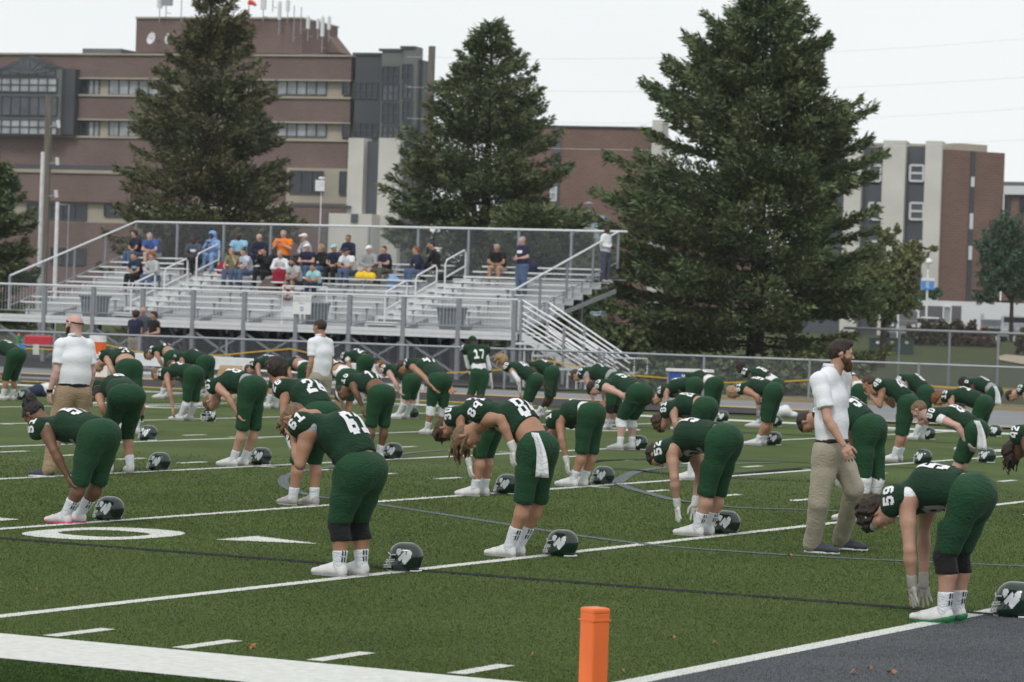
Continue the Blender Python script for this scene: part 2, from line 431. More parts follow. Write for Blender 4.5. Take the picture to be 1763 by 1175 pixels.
def Gt(x, y):
    Yq = 185.
    for _ in range(40): p = A(x, y, Yq); Yq += (p[2]-float(gz(0, Yq)))*25
    return A(x, y, Yq)
pp_ = [Gt(x, y) for x, y in ((1716, 616), (1722, 622), (1760, 629), (1800, 629), (1800, 619), (1750, 614), (1732, 612))]
o = link('gravel_path', raw_mesh('gravel_path', [v3(p[0], p[1], float(gz(0, p[1]))+.06) for p in pp_]+[v3(sum(p[0] for p in pp_)/7, sum(p[1] for p in pp_)/7, float(gz(0, sum(p[1] for p in pp_)/7))+.08)], [(i, (i+1) % 7, 7) for i in range(7)], m_tan)); o['kind'] = 'structure'

# painted markings: polygons in (u,v); each its own sheet 4 mm up
MARKS = []   # (poly uv list, colour key) reused to colour the raised blades
def mark(name, uv, m, key, z=.004, obj=True):
    MARKS.append((np.array(uv, float), key))
    if not obj: return
    o = sheet(name, [F(a, b) for a, b in uv], z, m, kind=None, parent=field); return o
def ru(u0, u1, v0, v1): return [(u0, v0), (u1, v0), (u1, v1), (u0, v1)]
YD = 4.572
mark('goal_line', ru(0, 43.3, -.07, .07), m_white, 'w')
for k in range(1, 14): mark('yard_line', ru(0, 43.3, k*YD-.06, k*YD+.06), m_white, 'w')
mark('sideline', ru(-1.06, 0, -.1, 104), m_white, 'w', z=.008)
mark('sideline', ru(43.0, 43.9, -9, 104), m_white, 'w', z=.008)
hm = {}
for k in range(1, 46):
    for nm, (ua, ub) in dict(a=(.12, .72), b=(18.0, 18.6), c=(25.0, 25.6), d=(42.2, 42.8)).items():
        v = k*YD/5
        if k % 5 == 0:
            if nm in 'bc': quad = ru((ua+ub)/2-.05, (ua+ub)/2+.05, v-.3, v+.3); z = .008
            else: continue
        else: quad = ru(ua, ub, v-.055, v+.055); z = .004
        mark('hash_mark', quad, m_white, 'w', z)
def ringmark(name, uc, vc, ru_, rv_, tu, tv, m=m_white, key='w', n=28):
    V, Q = [], []
    for i in range(n):
        t = 2*math.pi*i/n; c = math.copysign(abs(math.cos(t))**.8, math.cos(t)); s_ = math.copysign(abs(math.sin(t))**.8, math.sin(t))
        V.append(F(uc+ru_*c, vc+rv_*s_, .004)); V.append(F(uc+(ru_-tu)*c, vc+(rv_-tv)*s_, .004))
        j = (i+1) % n; Q.append((2*i, 2*j, 2*j+1, 2*i+1))
    for i in range(n):
        j = (i+1) % n
        MARKS.append((np.array([toUV(V[2*i]), toUV(V[2*j]), toUV(V[2*j+1]), toUV(V[2*i+1])]), key))
    me = raw_mesh(name, np.array(V), Q, m); o = link(name, me, field)
    if me.polygons[0].normal.z < 0: me.flip_normals()
MARKS_SEG = []
ringmark('field_numeral', 7.3, 8.28, .80, .56, .42, .2)
mark('field_arrow', [(7.5, 7.28), (8.15, 7.28), (7.84, 6.45)], m_white, 'w')
for n10 in (2, 4, 6, 8):
    vv = n10*YD
    for uc in ((35.6,) if n10 == 2 else (7.3, 35.6)):
        ringmark('field_numeral', uc, vv-.9, .85, .55, .38, .2)
        mark('field_numeral', ru(uc-.85, uc+.85, vv+.6, vv+1.0), m_white, 'w')
mark('field_numeral', ru(6.5, 8.1, 9.75, 10.15), m_white, 'w')
MARKS = [mk for mk in MARKS if isinstance(mk[1], str)]
mark('black_boundary_line', ru(6.05, 6.19, -2, 104), m_blackl, 'k', z=.006)
mark('black_boundary_line', ru(37.4, 37.54, -9, 104), m_blackl, 'k', z=.006)
def polyline(name, px, w, m, key, z):
    P = [np.array(toUV(G(*q))) for q in px]; V, Q = [], []
    # smooth (Catmull-Rom)
    S = []
    for i in range(len(P)-1):
        p0, p1, p2, p3 = P[max(i-1, 0)], P[i], P[i+1], P[min(i+2, len(P)-1)]
        for t in np.linspace(0, 1, 6, endpoint=False):
            S.append(.5*((2*p1)+(-p0+p2)*t+(2*p0-5*p1+4*p2-p3)*t*t+(-p0+3*p1-3*p2+p3)*t**3))
    S.append(P[-1])
    for i, p in enumerate(S):
        d = nrm(np.append(S[min(i+1, len(S)-1)]-S[max(i-1, 0)], 0)); n = np.array([-d[1], d[0]])*w/2
        V += [F(*(p+n), z), F(*(p-n), z)]
        if i: Q.append((2*i-2, 2*i-1, 2*i+1, 2*i)); a, b, c, d2 = [toUV(V[k]) for k in Q[-1]]; MARKS.append((np.array([a, b, c, d2]), key))
    me = raw_mesh(name, np.array(V), Q, m); link(name, me, field)
    if me.polygons[0].normal.z < 0: me.flip_normals()
polyline('gray_curved_line', [(766, 776), (696, 782), (620, 796), (560, 806), (520, 812), (494, 820), (487, 829), (493, 839), (515, 849), (560, 858), (640, 868), (700, 877), (880, 905), (1000, 924), (1140, 941), (1300, 953), (1432, 961), (1600, 969), (1763, 976)], .12, m_grayl, 'g', .007)
polyline('gray_curved_line', [(1062, 833), (1082, 818), (1110, 810), (1152, 805.5), (1200, 802), (1268, 799), (1341, 797)], .16, m_grayl, 'g', .007)
polyline('gray_curved_line', [(1066, 835), (1092, 844), (1125, 853), (1160, 862), (1200, 867), (1263, 875), (1380, 879), (1500, 884)], .14, m_grayl, 'g', .010)
polyline('black_curved_line', [(1020, 797), (1040, 793.8), (1121, 791.9), (1240, 793), (1345, 796), (1391, 798), (1541, 805), (1700, 815)], .12, m_blackl, 'k', .013)
polyline('black_curved_line', [(1058, 808.5), (1100, 811.5), (1152, 817), (1258, 824), (1391, 829), (1501, 833), (1700, 840)], .12, m_blackl, 'k', .016)
polyline('black_curved_line', [(1230, 820), (1276, 817), (1330, 812), (1391, 807.7), (1500, 805)], .12, m_blackl, 'k', .019)

# ---------------------------------------------------------------- raised turf blades (uncountable)
def pip(P, poly):
    n = len(poly); s = None; ok = np.ones(len(P), bool); ok2 = ok.copy()
    for i in range(n):
        a = poly[i]; b = poly[(i+1) % n]
        c = (b[0]-a[0])*(P[:, 1]-a[1])-(b[1]-a[1])*(P[:, 0]-a[0])
        ok &= c >= 0; ok2 &= c <= 0
    return ok | ok2
NB = 800000
Yb = 16.6+(43-16.6)*rng.random(NB)**1.75
Xb = (rng.random(NB)*2-1)*(.166*Yb+.25)
ub = Xb*sy_+Yb*cy_+U0; vb = -Xb*cy_+Yb*sy_+V0
_kp = rng.random(NB) < np.clip((43-Yb)/12, 0, 1); Yb, Xb, ub, vb = Yb[_kp], Xb[_kp], ub[_kp], vb[_kp]; NB = len(Yb)
keyb = np.full(NB, 'n'); PU = np.stack([ub, vb], 1)
keyb[(vb < -.07) & (ub > 0)] = 'e'; keyb[ub < -1.06] = 'o'
for poly, key in MARKS:
    lo_, hi_ = poly.min(0)-.01, poly.max(0)+.01
    c = np.nonzero((ub > lo_[0]) & (ub < hi_[0]) & (vb > lo_[1]) & (vb < hi_[1]))[0]
    if len(c): keyb[c[pip(PU[c], poly)]] = key
hb = (.007+.008*rng.random(NB))*(.75+.5*np.clip((Yb-17)/20, 0, 1)); ang = rng.random(NB)*math.pi; wb = .0020+.0022*rng.random(NB)
wb *= 1+np.clip((Yb-20)/20, 0, 1)*1.3
lean = rng.normal(0, .6, (NB, 2))*hb[:, None]
B0 = np.stack([Xb-np.cos(ang)*wb, Yb-np.sin(ang)*wb, np.zeros(NB)], 1)
B1 = np.stack([Xb+np.cos(ang)*wb, Yb+np.sin(ang)*wb, np.zeros(NB)], 1)
B2 = np.stack([Xb+lean[:, 0], Yb+lean[:, 1], hb], 1)
m_bl = mat('turf_blade_green', (.095, .136, .045), .9, .08, var=.12, vs=.5, island=.15)
for key, nm, mm_ in (('n', 'turf_blades', m_bl), ('o', 'outer_turf_blades', mat('turf_blade_dark', (.045, .08, .022), .9, .08, var=.2, vs=.7, island=.5)),
                     ('w', 'white_turf_blades', mat('turf_blade_white', (.62, .63, .60), .8, .2, var=.08, island=.16)),
                     ('k', 'black_turf_blades', mat('turf_blade_black', (.022, .022, .028), .8, .2, island=.3)),
                     ('g', 'gray_turf_blades', mat('turf_blade_gray', (.125, .145, .15), .8, .2, island=.4)),
                     ('e', 'end_zone_turf_blades', mat('turf_blade_charcoal', (.13, .138, .148), .9, .1, island=.75))):
    s = keyb == key
    if not s.any(): continue
    V = np.stack([B0[s], B1[s], B2[s]], 1).reshape(-1, 3); Fc = np.arange(len(V)).reshape(-1, 3)
    o = link(nm, raw_mesh(nm, V, Fc, mm_)); o['kind'] = 'stuff'
    tag(o, {'n': 'green artificial turf fibres covering the near field', 'o': 'dark green turf fibres outside the near sideline', 'w': 'white painted turf fibres of the field lines',
            'k': 'black turf fibres of the thin boundary line', 'g': 'gray painted turf fibres of the curved lines', 'e': 'charcoal turf fibres of the end zone'}[key])
# fallen leaves on the turf
LFS = [(434, 1118, 'just above the wide white sideline, larger of the close pair'), (429, 1122, 'just above the wide white sideline, smaller of the close pair'), (918, 1133, 'left of the orange pylon'), (1158, 1103, 'farther up right of the orange pylon'), (1231, 1112, 'above the goal line between pylon and charcoal end zone'), (1072, 1162, 'close to the right foot of the orange pylon'), (1497, 1156, 'on the charcoal end zone, tiny middle one'), (1470, 1163, 'on the charcoal end zone, leftmost there'), (1535, 1163, 'on the charcoal end zone, rightmost there'), (62, 1020, 'on green turf at the far left below the five yard line'), (1360, 960, 'near the heel of the walking coach')]
m_leaf = mat('dry_leaf', (.34, .15, .06), .8, .2, island=.3)
for (x, y, s) in [(434, 1118, .055), (429, 1122, .035), (918, 1133, .04), (1158, 1103, .035), (1231, 1112, .04), (1072, 1162, .04), (1497, 1156, .03), (1470, 1163, .05), (1535, 1163, .06), (62, 1020, .03), (1360, 960, .045)]:
    c = G(x, y); a = random.random()*3; t = [np.array([math.cos(a+q)*r*s*.6, math.sin(a+q)*r*s*.8, .022+.012*math.sin(q*2+a)]) for q, r in ((0, 1), (.7, .55), (1.5, .8), (2.3, .5), (3.1, .9), (4.2, .5), (5, .75), (5.6, .5))]
    o = MB().add([np.array([c[0], c[1], 0])+p for p in t]+[c+v3(0, 0, .028)], [(i, (i+1) % 8, 8) for i in range(8)]).build('fallen_leaf', m_leaf)
    dd = min(LFS, key=lambda t: abs(t[0]-x)+abs(t[1]-y)); w_ = dd[2] if True else 'beside the orange pylon' if abs(x-1040) < 130 else ('near the wide white sideline' if x < 500 else ('on the charcoal end zone' if y > 1150 else 'on the open green turf'))
    tag(o, f'dry orange leaf {w_}', 'leaf', 'dry leaves fallen on the turf')
# pylon
pc = G(1020, 1195); ay = nrm(v3(.78, .62, 0)); ax_ = nrm(np.cross(ay, ZD)); pw = .058
m_py = mat('orange_vinyl', (.80, .16, .035), .45, .4, var=.04)
py = empty('pylon', pc, 'orange foam end zone pylon standing at the goal line corner', 'pylon')
top_w = A(1022, 1046, 18.2)[2]
k_ = MB(); k_.boxv([pc[0], pc[1], .22], ax_*pw, ay*pw, ZD*.22); o = k_.build('pylon_body', m_py, py, bevel=.012)
k_ = MB(); k_.boxv([pc[0], pc[1], .443], ax_*(pw+.0015), ay*(pw+.0015), ZD*.018); k_.build('pylon_cap', m_py, py, bevel=.012)
k_ = MB(); k_.boxv([pc[0], pc[1], .395], ax_*(pw+.0035), ay*(pw+.0035), ZD*.004); k_.build('seam', m_py, py)
# ================================================================ fences
m_galv = mat('galvanised_steel', (.27, .29, .32), .5, .5, metal=.25, var=.12, vs=3)
m_galvd = mat('dull_galvanised_wire', (.17, .18, .20), .55, .5, metal=.2, var=.1)
m_alu = mat('aluminium_plank', (.66, .67, .68), .45, .5, metal=.1, var=.07, vs=.8, stretch=(1, 1, 1))
m_alud = mat('aluminium_riser', (.58, .59, .60), .5, .4, metal=.1, var=.08, vs=.8)
m_rail = mat('white_aluminium_rail', (.66, .67, .69), .4, .5, metal=.1, var=.05)
m_beam = mat('gray_steel_beam', (.24, .255, .275), .6, .4, var=.1)
m_dark = mat('black_steel', (.02, .021, .024), .7, .3, var=.2)
def mesh_wires(a, b, z0, z1, step=.085, r=.0035, zf=None):
    """diamond wires between ground points a and b; one joined mesh"""
    a = np.asarray(a, float); b = np.asarray(b, float); L = np.linalg.norm(b-a); d = (b-a)/L; n = np.cross(d, ZD)
    h = z1-z0; xs = np.arange(-h, L, step); segs = []
    for s in xs:
        for sg in (1, -1):
            x0, x1 = (s, s+h) if sg == 1 else (s+h, s)
            zz0, zz1 = z0, z1
            t0 = 0.; t1 = 1.
            for lim, lo in ((0, True), (L, False)):
                pass
            tt = sorted([((0-x0)/(x1-x0)), ((L-x0)/(x1-x0))]); t0 = max(0, tt[0]); t1 = min(1, tt[1])
            if t1-t0 < .05: continue
            p = a+d*(x0+(x1-x0)*t0)+ZD*(z0+h*t0)+n*.003*sg; q = a+d*(x0+(x1-x0)*t1)+ZD*(z0+h*t1)+n*.003*sg
            segs.append((p, q))
    P = np.array([s[0] for s in segs]); Q = np.array([s[1] for s in segs]); m = len(P)
    dd = Q-P; dd /= np.linalg.norm(dd, axis=1)[:, None]; sd = np.cross(dd, n); V = np.zeros((m, 6, 3))
    for k in range(3):
        t = 2*math.pi*k/3; o = (sd*math.cos(t)+n*math.sin(t))*r; V[:, k] = P+o; V[:, 3+k] = Q+o
    base = (np.arange(m)*6)[:, None]; Fq = np.concatenate([base+np.array([[k, (k+1) % 3, 3+(k+1) % 3, 3+k]]) for k in range(3)])
    return V.reshape(-1, 3), Fq
FA, FB = v3(-16.2, 88.7, 0), v3(17.5, 80.0, 0)
fd = nrm(FB-FA)
def fence_pt(px):
    n = np.cross(fd, ZD); p = onplane(px, 600, FA, n); return np.array([p[0], p[1], 0])
fence = empty('chain_link_fence', FA, 'waist-high chain-link fence running behind the track with gray top rail', 'fence')
ZT = 1.04
MB().tube([FA+ZD*ZT, FB+ZD*ZT], .03, 8).build('top_rail', m_galv, fence)
MB().tube([FA+ZD*.06, FB+ZD*.06], .008, 5).build('bottom_wire', m_galvd, fence)
for px in (-65, 93, 240, 390, 546, 702, 870, 1040, 1213, 1395, 1583, 1775):
    q = fence_pt(px); MB().tube([q, q+ZD*(ZT+.04)], .034, 8).build('post', m_galv, fence)
V, Q = mesh_wires(FA, FB, .05, ZT, step=.075, r=.0058); o = part('chain_link_mesh', (V, Q), m_galvd, fence, False); o['kind'] = 'stuff'
# yellow caution tape strung along the fence
m_tape = mat('yellow_tape', (.52, .33, .03), .6, .3, var=.1)
k_ = MB(); tp = [(-30, 603), (40, 600), (110, 603), (175, 592), (235, 606), (300, 612), (380, 612), (440, 606), (499, 601), (560, 614), (640, 640), (760, 643), (800, 641), (860, 637), (932, 619), (990, 630), (1040, 642), (1120, 649), (1240, 659), (1330, 658), (1440, 652), (1520, 657), (1640, 668), (1790, 675)]
tw = []
for (x, y) in tp:
    n = np.cross(fd, ZD); p = onplane(x, y, FA+n*.05, n); tw.append(p)
for a, b in zip(tw[:-1], tw[1:]): k_.bar(a, b, .004, .034)
tag(k_.build('caution_tape', m_tape), 'yellow rope tape sagging along the chain-link fence', 'tape')

tf = empty('tall_chain_link_fence', G(1637, 664), 'tall gray chain-link fence beyond the grass in front of the hedge', 'fence')
ta, tb = G(1450, 658), G(1900, 672); td = nrm(tb-ta)
tn = np.cross(td, ZD)
ztop = onplane(1637, 571, ta, tn)[2]
MB().tube([ta+ZD*ztop, tb+ZD*ztop], .045, 8).build('top_rail', m_galv, tf)
for x in (1545, 1632, 1716, 1800):
    q = onplane(x, 664, ta, tn); q[2] = 0; MB().tube([q, q+ZD*ztop], .045, 8).build('post', m_galv, tf)
part('chain_link_mesh', mesh_wires(ta, tb, .05, ztop, .12, .003), m_galvd, tf, False)['kind'] = 'stuff'

# ================================================================ bleacher
UF = 66.5; ZD0 = 1.42
def su(i): return 68.3+.61*i
def tz(i): return ZD0+.176*i
def at_u(px, py, u):
    p = onplane(px, py, F(u, 0), UD); return toUV(p)[1], p[2]
VL = at_u(211, 443, su(9))[0]; VR = at_u(1046, 456, su(9))[0]
zback = at_u(222, 382, 74.5)[1]
print('VL', VL, 'VR', VR, 'zback', zback, 'seat9', at_u(211, 443, su(9))[1], tz(9)+.42)
bl = empty('bleacher', F(UF, 44, 0), 'long aluminium bleacher stand full of plank seats behind the fence', 'bleacher')
VMAX = 62.0; V_END = 35.35
# decks and risers
k_ = MB()
def bx(k, u0, u1, v0, v1, z0, z1): return k.boxv(F((u0+u1)/2, (v0+v1)/2, (z0+z1)/2), UD*(u1-u0)/2, VD*(v1-v0)/2, ZD*(z1-z0)/2)
bx(MB(), UF+.03, 68.0, V_END, VMAX, ZD0-.04, ZD0).build('walkway_deck', m_alu, bl)
bx(MB(), UF-.02, UF+.025, V_END-.02, VMAX, 1.2, 1.31).build('fascia_board', m_rail, bl)
bx(MB(), UF-.03, UF+.02, V_END-.02, VMAX, 1.315, ZD0+.01).build('fascia_board', m_rail, bl)
# aisles: gaps in the seat planks
def aisle_v(x, y, u): return at_u(x, y, u)[0]
A1 = at_u(273, 500, su(3))[0]; A2 = at_u(706, 520, su(3))[0]
for i in range(10):
    u = su(i); z = tz(i)
    u0 = u-.61+.19 if i else 68.0; 
    bx(MB(), u-.42, u+.185, VR, VL, z-.035, z).build('tread_plank', m_alu, bl)
    bx(MB(), u-.435, u-.425, VR, VL, z-.17, z-.02).build('riser_board', m_alud, bl)
    zs = z+.42
    a1 = at_u(273+18.5*(i-3)*0, 500, su(3))[0]; 
    segs = [(A1+.55, VL), (A2+.55, A1-.55), (VR, A2-.55)]
    if i in (1, 2): segs[1] = (A2+.55, at_u(566, 520, u)[0]); segs.insert(1, (at_u(480, 520, u)[0], A1-.55))
    for (a, b) in segs:
        bx(MB(), u-.125, u+.125, a, b, zs-.045, zs).build('seat_plank', m_alu, bl, bevel=0)
        kk = MB(); n = max(2, int((b-a)/1.83)+1)
        for t in np.linspace(a+.25, b-.25, n): bx(kk, u-.02, u+.02, t-.025, t+.025, z, zs-.045); bx(kk, u-.11, u+.11, t-.02, t+.02, zs-.085, zs-.046)
        kk.build('seat_brackets', m_beam, bl)['kind'] = 'stuff'
    for av in (A1, A2):   # half steps in the aisles
        bx(MB(), u-.62, u-.40, av-.5, av+.5, z-.176+.088-.02, z-.176+.088).build('aisle_step', m_alu, bl)
# posts, rails
for k in range(-5, 10):
    v = 51.9-1.83*k
    MB().bar(F(UF, v, 0), F(UF, v, 2.36), .10, .13).build('front_post', m_beam, bl)
MB().tube([F(UF, V_END, 2.36), F(UF, VMAX, 2.36)], .032, 8).build('front_rail', m_rail, bl)
MB().tube([F(UF, V_END, 1.55), F(UF, VMAX, 1.55)], .02, 6).build('front_rail', m_galv, bl)
kk = MB()
for v in np.arange(V_END, VMAX, .115): kk.bar(F(UF, v, 1.55), F(UF, v, 2.33), .006, .006)
kk.build('guard_wires', m_rail, bl)['kind'] = 'stuff'
for k in range(-4, 10):
    v = 51.9-1.83*k
    for (z0, z1) in ((.1, 1.1), (1.1, .1)):
        if (k % 2 == 0) or True: MB().bar(F(UF+.12, v, z0), F(UF+.12, v+1.83, z1), .05, .06).build('cross_brace', m_beam, bl)
for ur in (69.5, 72.0, 74.4):
    zt = ZD0+(ur-68.3)/.61*.176-.1 if ur > 68.3 else 1.2
    for k in range(-3, 12):
        v = 51.9-1.83*k
        if v < VR-.2 or v > VL+1: continue
        MB().bar(F(ur, v, 0), F(ur, v, zt), .09, .09).build('inner_post', m_beam, bl)
        if k % 2 == 0 and v+1.83 < VL: MB().bar(F(ur, v, .2), F(ur, v+1.83, zt-.2), .05, .05).build('cross_brace', m_beam, bl)
for v in np.arange(VR, VL+.1, 1.83):
    MB().bar(F(UF+.1, v, 1.15), F(74.4, v, tz(9)-.25), .07, .12).build('raker_beam', m_beam, bl)
bx(MB(), 75.0, 75.03, VR+5, VL, 0, 2.4).build('shade_panel', m_dark, bl)  # black panel added at the back to stand in for shade under the seats
# back guard
zb = zback
MB().tube([F(74.5, VR-.3, zb), F(74.5, VL, zb)], .035, 8).build('back_rail', m_rail, bl)
MB().tube([F(74.5, VR-.3, tz(9)+.1), F(74.5, VL, tz(9)+.1)], .02, 6).build('back_rail', m_galv, bl)
for x in (305, 385, 466, 550, 635, 720, 807, 893, 984):
    v = at_u(x, 420, 74.5)[0]; MB().bar(F(74.5, v, .2), F(74.5, v, zb), .07, .07).build('back_post', m_beam, bl)
part('back_chain_link', mesh_wires(F(74.48, VL, 0), F(74.48, VR, 0), tz(9)+.1, zb, .085, .0036), m_galv, bl, False)['kind'] = 'stuff'
# side guards
zf_ = at_u(37, 468, 67.9)[1]; 
for vv, sd in ((VL, 'l'), (VR, 'r')):
    p0, p1 = F(74.5, vv, zb), F(67.6, vv, zb-1.98)
    MB().tube([p0, p1], .032, 8).build('side_rail', m_rail, bl)
    MB().tube([p0-ZD*.95, p1-ZD*.95], .02, 6).build('side_rail', m_galv, bl)
    for t in (0, .25, .5, .75, 1):
        q = p0+(p1-p0)*t; MB().bar(q-ZD*(1.15 if t < 1 else 1.1), q, .06, .06).build('side_post', m_galv if t in (0, 1) else m_beam, bl)
    kk = MB()
    for t in np.linspace(0, 1, 70): q = p0+(p1-p0)*t; kk.bar(q-ZD*.95, q, .005, .005)
    kk.build('guard_wires', m_galvd, bl)['kind'] = 'stuff'
# aisle handrails
def handrail(pts, name='aisle_handrail'):
    MB().tube(pts, .028, 8).build(name, m_rail, bl)
for av in (A1, A2):
    for i in (1, 4, 7):
        z0 = tz(i); b0 = F(su(i)-.3, av, z0-.1); b1 = F(su(i)+1.0, av, z0+.25)
        t0, t1 = b0+ZD*1.0, b1+ZD*1.02
        handrail([b0, t0-ZD*.12, t0+(t1-t0)*.08-ZD*.02, t0+(t1-t0)*.93, t1-ZD*.1, b1])
        handrail([b0+ZD*.45, b1+ZD*.5])
# low guard in the middle
vm0, vm1 = at_u(487, 495, 68.15)[0], at_u(563, 495, 68.15)[0]
zz = at_u(525, 494, 68.15)[1]
handrail([F(68.15, vm0, ZD0), F(68.15, vm0, zz), F(68.15, vm1, zz), F(68.15, vm1, ZD0)], 'entry_guard')
# sign on the front rail
def flat_text(name, txt, size, m, parent, origin, dx, dy, off):
    cu = bpy.data.curves.new(name, 'FONT'); cu.body = txt; cu.size = size; cu.align_x = 'CENTER'; cu.align_y = 'CENTER'; cu.space_line = .9
    to = bpy.data.objects.new(name, cu); COL.objects.link(to); dg = bpy.context.evaluated_depsgraph_get(); me = bpy.data.meshes.new_from_object(to.evaluated_get(dg))
    bpy.data.objects.remove(to); V = np.array([v.co[:] for v in me.vertices]); Fc = [tuple(p.vertices) for p in me.polygons]; bpy.data.meshes.remove(me)
    W = origin+V[:, :1]*dx+V[:, 1:2]*dy+off
    k = MB(); k.add(W, Fc); return k.build(name, m, parent)
sv0, sz0 = at_u(505, 541, UF-.06); sv1, sz1 = at_u(537, 509, UF-.06)
sg = empty('notice_sign', F(UF-.08, (sv0+sv1)/2, (sz0+sz1)/2), 'white notice sign with a round blue logo hung on the bleacher front rail', 'sign')
bx(MB(), UF-.10, UF-.08, sv1, sv0, sz0, sz1).build('sign_board', mat('white_sign', (.75, .76, .75), .6, .3, var=.02), sg)
sc_ = F(UF-.103, (sv0+sv1)/2, 0)
flat_text('sign_text', 'SEATING FOR\nGENERAL PUBLIC\nONLY', .085, mat('faint_gray_print', (.28, .30, .31), .7), sg, sc_+ZD*(sz1-.17), -VD, ZD, -UD*.001)
k_ = MB(); cpt = sc_+ZD*(sz0+.16)-UD*.002
k_.poly([cpt+(-VD*math.cos(t)+ZD*math.sin(t))*.065 for t in np.linspace(0, 2*math.pi, 24, endpoint=False)]); k_.build('sign_logo', mat('blue_print', (.12, .25, .55), .6), sg)
k_ = MB(); k_.poly([cpt-UD*.002+(-VD*math.cos(t)+ZD*math.sin(t)*.45)*.05 for t in np.linspace(0, 2*math.pi, 16, endpoint=False)]); k_.build('sign_logo_band', mat('white_sign', (.75,)*3), sg)
# stairs at the right end
st = empty('bleacher_stairs', F(UF+.7, 33, 0), 'white metal stairs with slanted handrails descending at the right end of the bleacher', 'stairs')
def stair_pt(x, y, u): v, z = at_u(x, y, u); return F(u, v, z)
for uu, (xa, ya, xb, yb), nb in ((UF, (899, 517, 1062, 617), 7), (UF+1.5, (944, 521, 1085, 617), 7)):
    a, b = stair_pt(xa, ya, uu), stair_pt(xb, yb, uu)
    L = nrm(b-a)
    offs = [0, .15, .36, .52, .67, .80, .95][:nb]
    for o_ in offs:
        MB().tube([a-ZD*o_, b-ZD*o_ - (0 if o_ < .3 else 0)], .026, 7).build('handrail' if o_ == 0 else 'guard_bar', m_rail, st)
    e = b+nrm(v3(L[0], L[1], 0))*.55
    MB().tube([b, e, e-ZD*.42, b-ZD*.40+nrm(v3(L[0], L[1], 0))*.0], .024, 7).build('handrail_end', m_rail, st)
    MB().tube([e-ZD*.2, v3(e[0], e[1], 0)], .024, 7).build('handrail_post', m_rail, st)
    for t in (.0, .45, .82):
        q = a+(b-a)*t; MB().bar(v3(q[0], q[1], 0), q, .06, .08).build('stair_post', m_beam, st)
    MB().bar(a-ZD*1.02, b-ZD*1.0, .05, .2).build('stringer', m_alu, st)
a0, b0 = stair_pt(899, 517, UF)-ZD*.95, stair_pt(1062, 617, UF)-ZD*.98
for k in range(8):
    q = a0+(b0-a0)*(k+.5)/8; MB().boxv(q+UD*.75, UD*.72, VD*.14, ZD*.02).build('stair_tread', m_alu, st)
# gate-like end guard at the top of the stairs
for dx_ in (880, 887, 893):
    v, _ = at_u(dx_, 540, UF+.02); handrail([F(UF+.02, v, 1.5), F(UF+.02, v, 2.3)], 'gate_bar')
# small portable steps
ps = empty('portable_steps', F(62.6, 33, 0), 'stack of white stepped bench frames beside the stairs', 'steps')
for k, (x, y) in enumerate([(904, 592), (918, 602), (932, 613), (978, 636), (993, 645), (1008, 656)]):
    v, z = at_u(x, y, 62.4); c = F(62.6, v, z)
    MB().boxv(c, UD*.5, VD*.14, ZD*.03).build('step_plank', m_rail, ps)
    for du in (-.4, .4): MB().bar(F(62.6+du, v-.1, 0), F(62.6+du, v-.1, z), .05, .05).build('leg', m_alu, ps)
# trash bins on the walkway
m_bin = mat('gray_plastic', (.13, .15, .165), .6, .3, var=.1)
for (x, y, w, lb) in ((163, 541, .75, 'left end'), (545, 556, .55, 'white notice sign'), (777, 569, .7, 'second post left of the stairs')):
    v, z = at_u(x, y, 67.3); c = F(67.3, v, ZD0)
    t = empty('trash_bin', c, f'gray plastic trash bin on the bleacher walkway by the {lb}' if lb != 'white notice sign' else 'gray plastic trash bin on the bleacher walkway just right of the white notice sign', 'bin', 'gray bins on the bleacher walkway')
    k_ = MB(); w2 = w*.5
    tp_ = [c+(-VD)*s*w2+UD*q*.28+ZD*.62 for s, q in ((-1, -1), (1, -1), (1, 1), (-1, 1))]; bt = [c+(-VD)*s*w2*.8+UD*q*.23 for s, q in ((-1, -1), (1, -1), (1, 1), (-1, 1))]
    k_.add(bt+tp_, [(3, 2, 1, 0), (4, 5, 6, 7)]+[(i, (i+1) % 4, 4+(i+1) % 4, 4+i) for i in range(4)]); k_.build('bin_body', m_bin, t)
    k_ = MB(); k_.boxv(c+ZD*.64, VD*(w2+.03), UD*.31, ZD*.03); k_.build('bin_rim', m_bin, t)
# ================================================================ buildings
m_brick = brick_mat('brown_brick', (.172, .112, .10), (.148, .097, .087), (.19, .155, .145), 1.0)
m_brick2 = brick_mat('red_brown_brick', (.195, .112, .09), (.165, .095, .078), (.19, .145, .13), 1.0)
m_stone = mat('buff_stone', (.36, .325, .265), .9, .15, var=.12, vs=.3, bump=.1)
m_cream = mat('cream_stone', (.54, .53, .49), .9, .15, var=.12, vs=.25, bump=.1)
m_slate = mat('slate_gray_panel', (.085, .093, .108), .6, .3, var=.12, vs=.3)
m_dk = mat('charcoal_metal', (.055, .06, .068), .5, .4, var=.15, vs=.3)
m_gr = mat('gray_green_metal', (.115, .125, .12), .5, .4, var=.15, vs=.3)
m_gdark = glass_mat('dark_window_glass', (.025, .03, .04))
m_gmid = glass_mat('smoky_window_glass', (.07, .08, .095))
m_glight = glass_mat('pale_blind_glass', (.30, .32, .34), .3)
m_wfr = mat('white_window_frame', (.62, .64, .66), .5, .4, var=.04)
m_roof = mat('roof_membrane', (.25, .25, .25), .9)
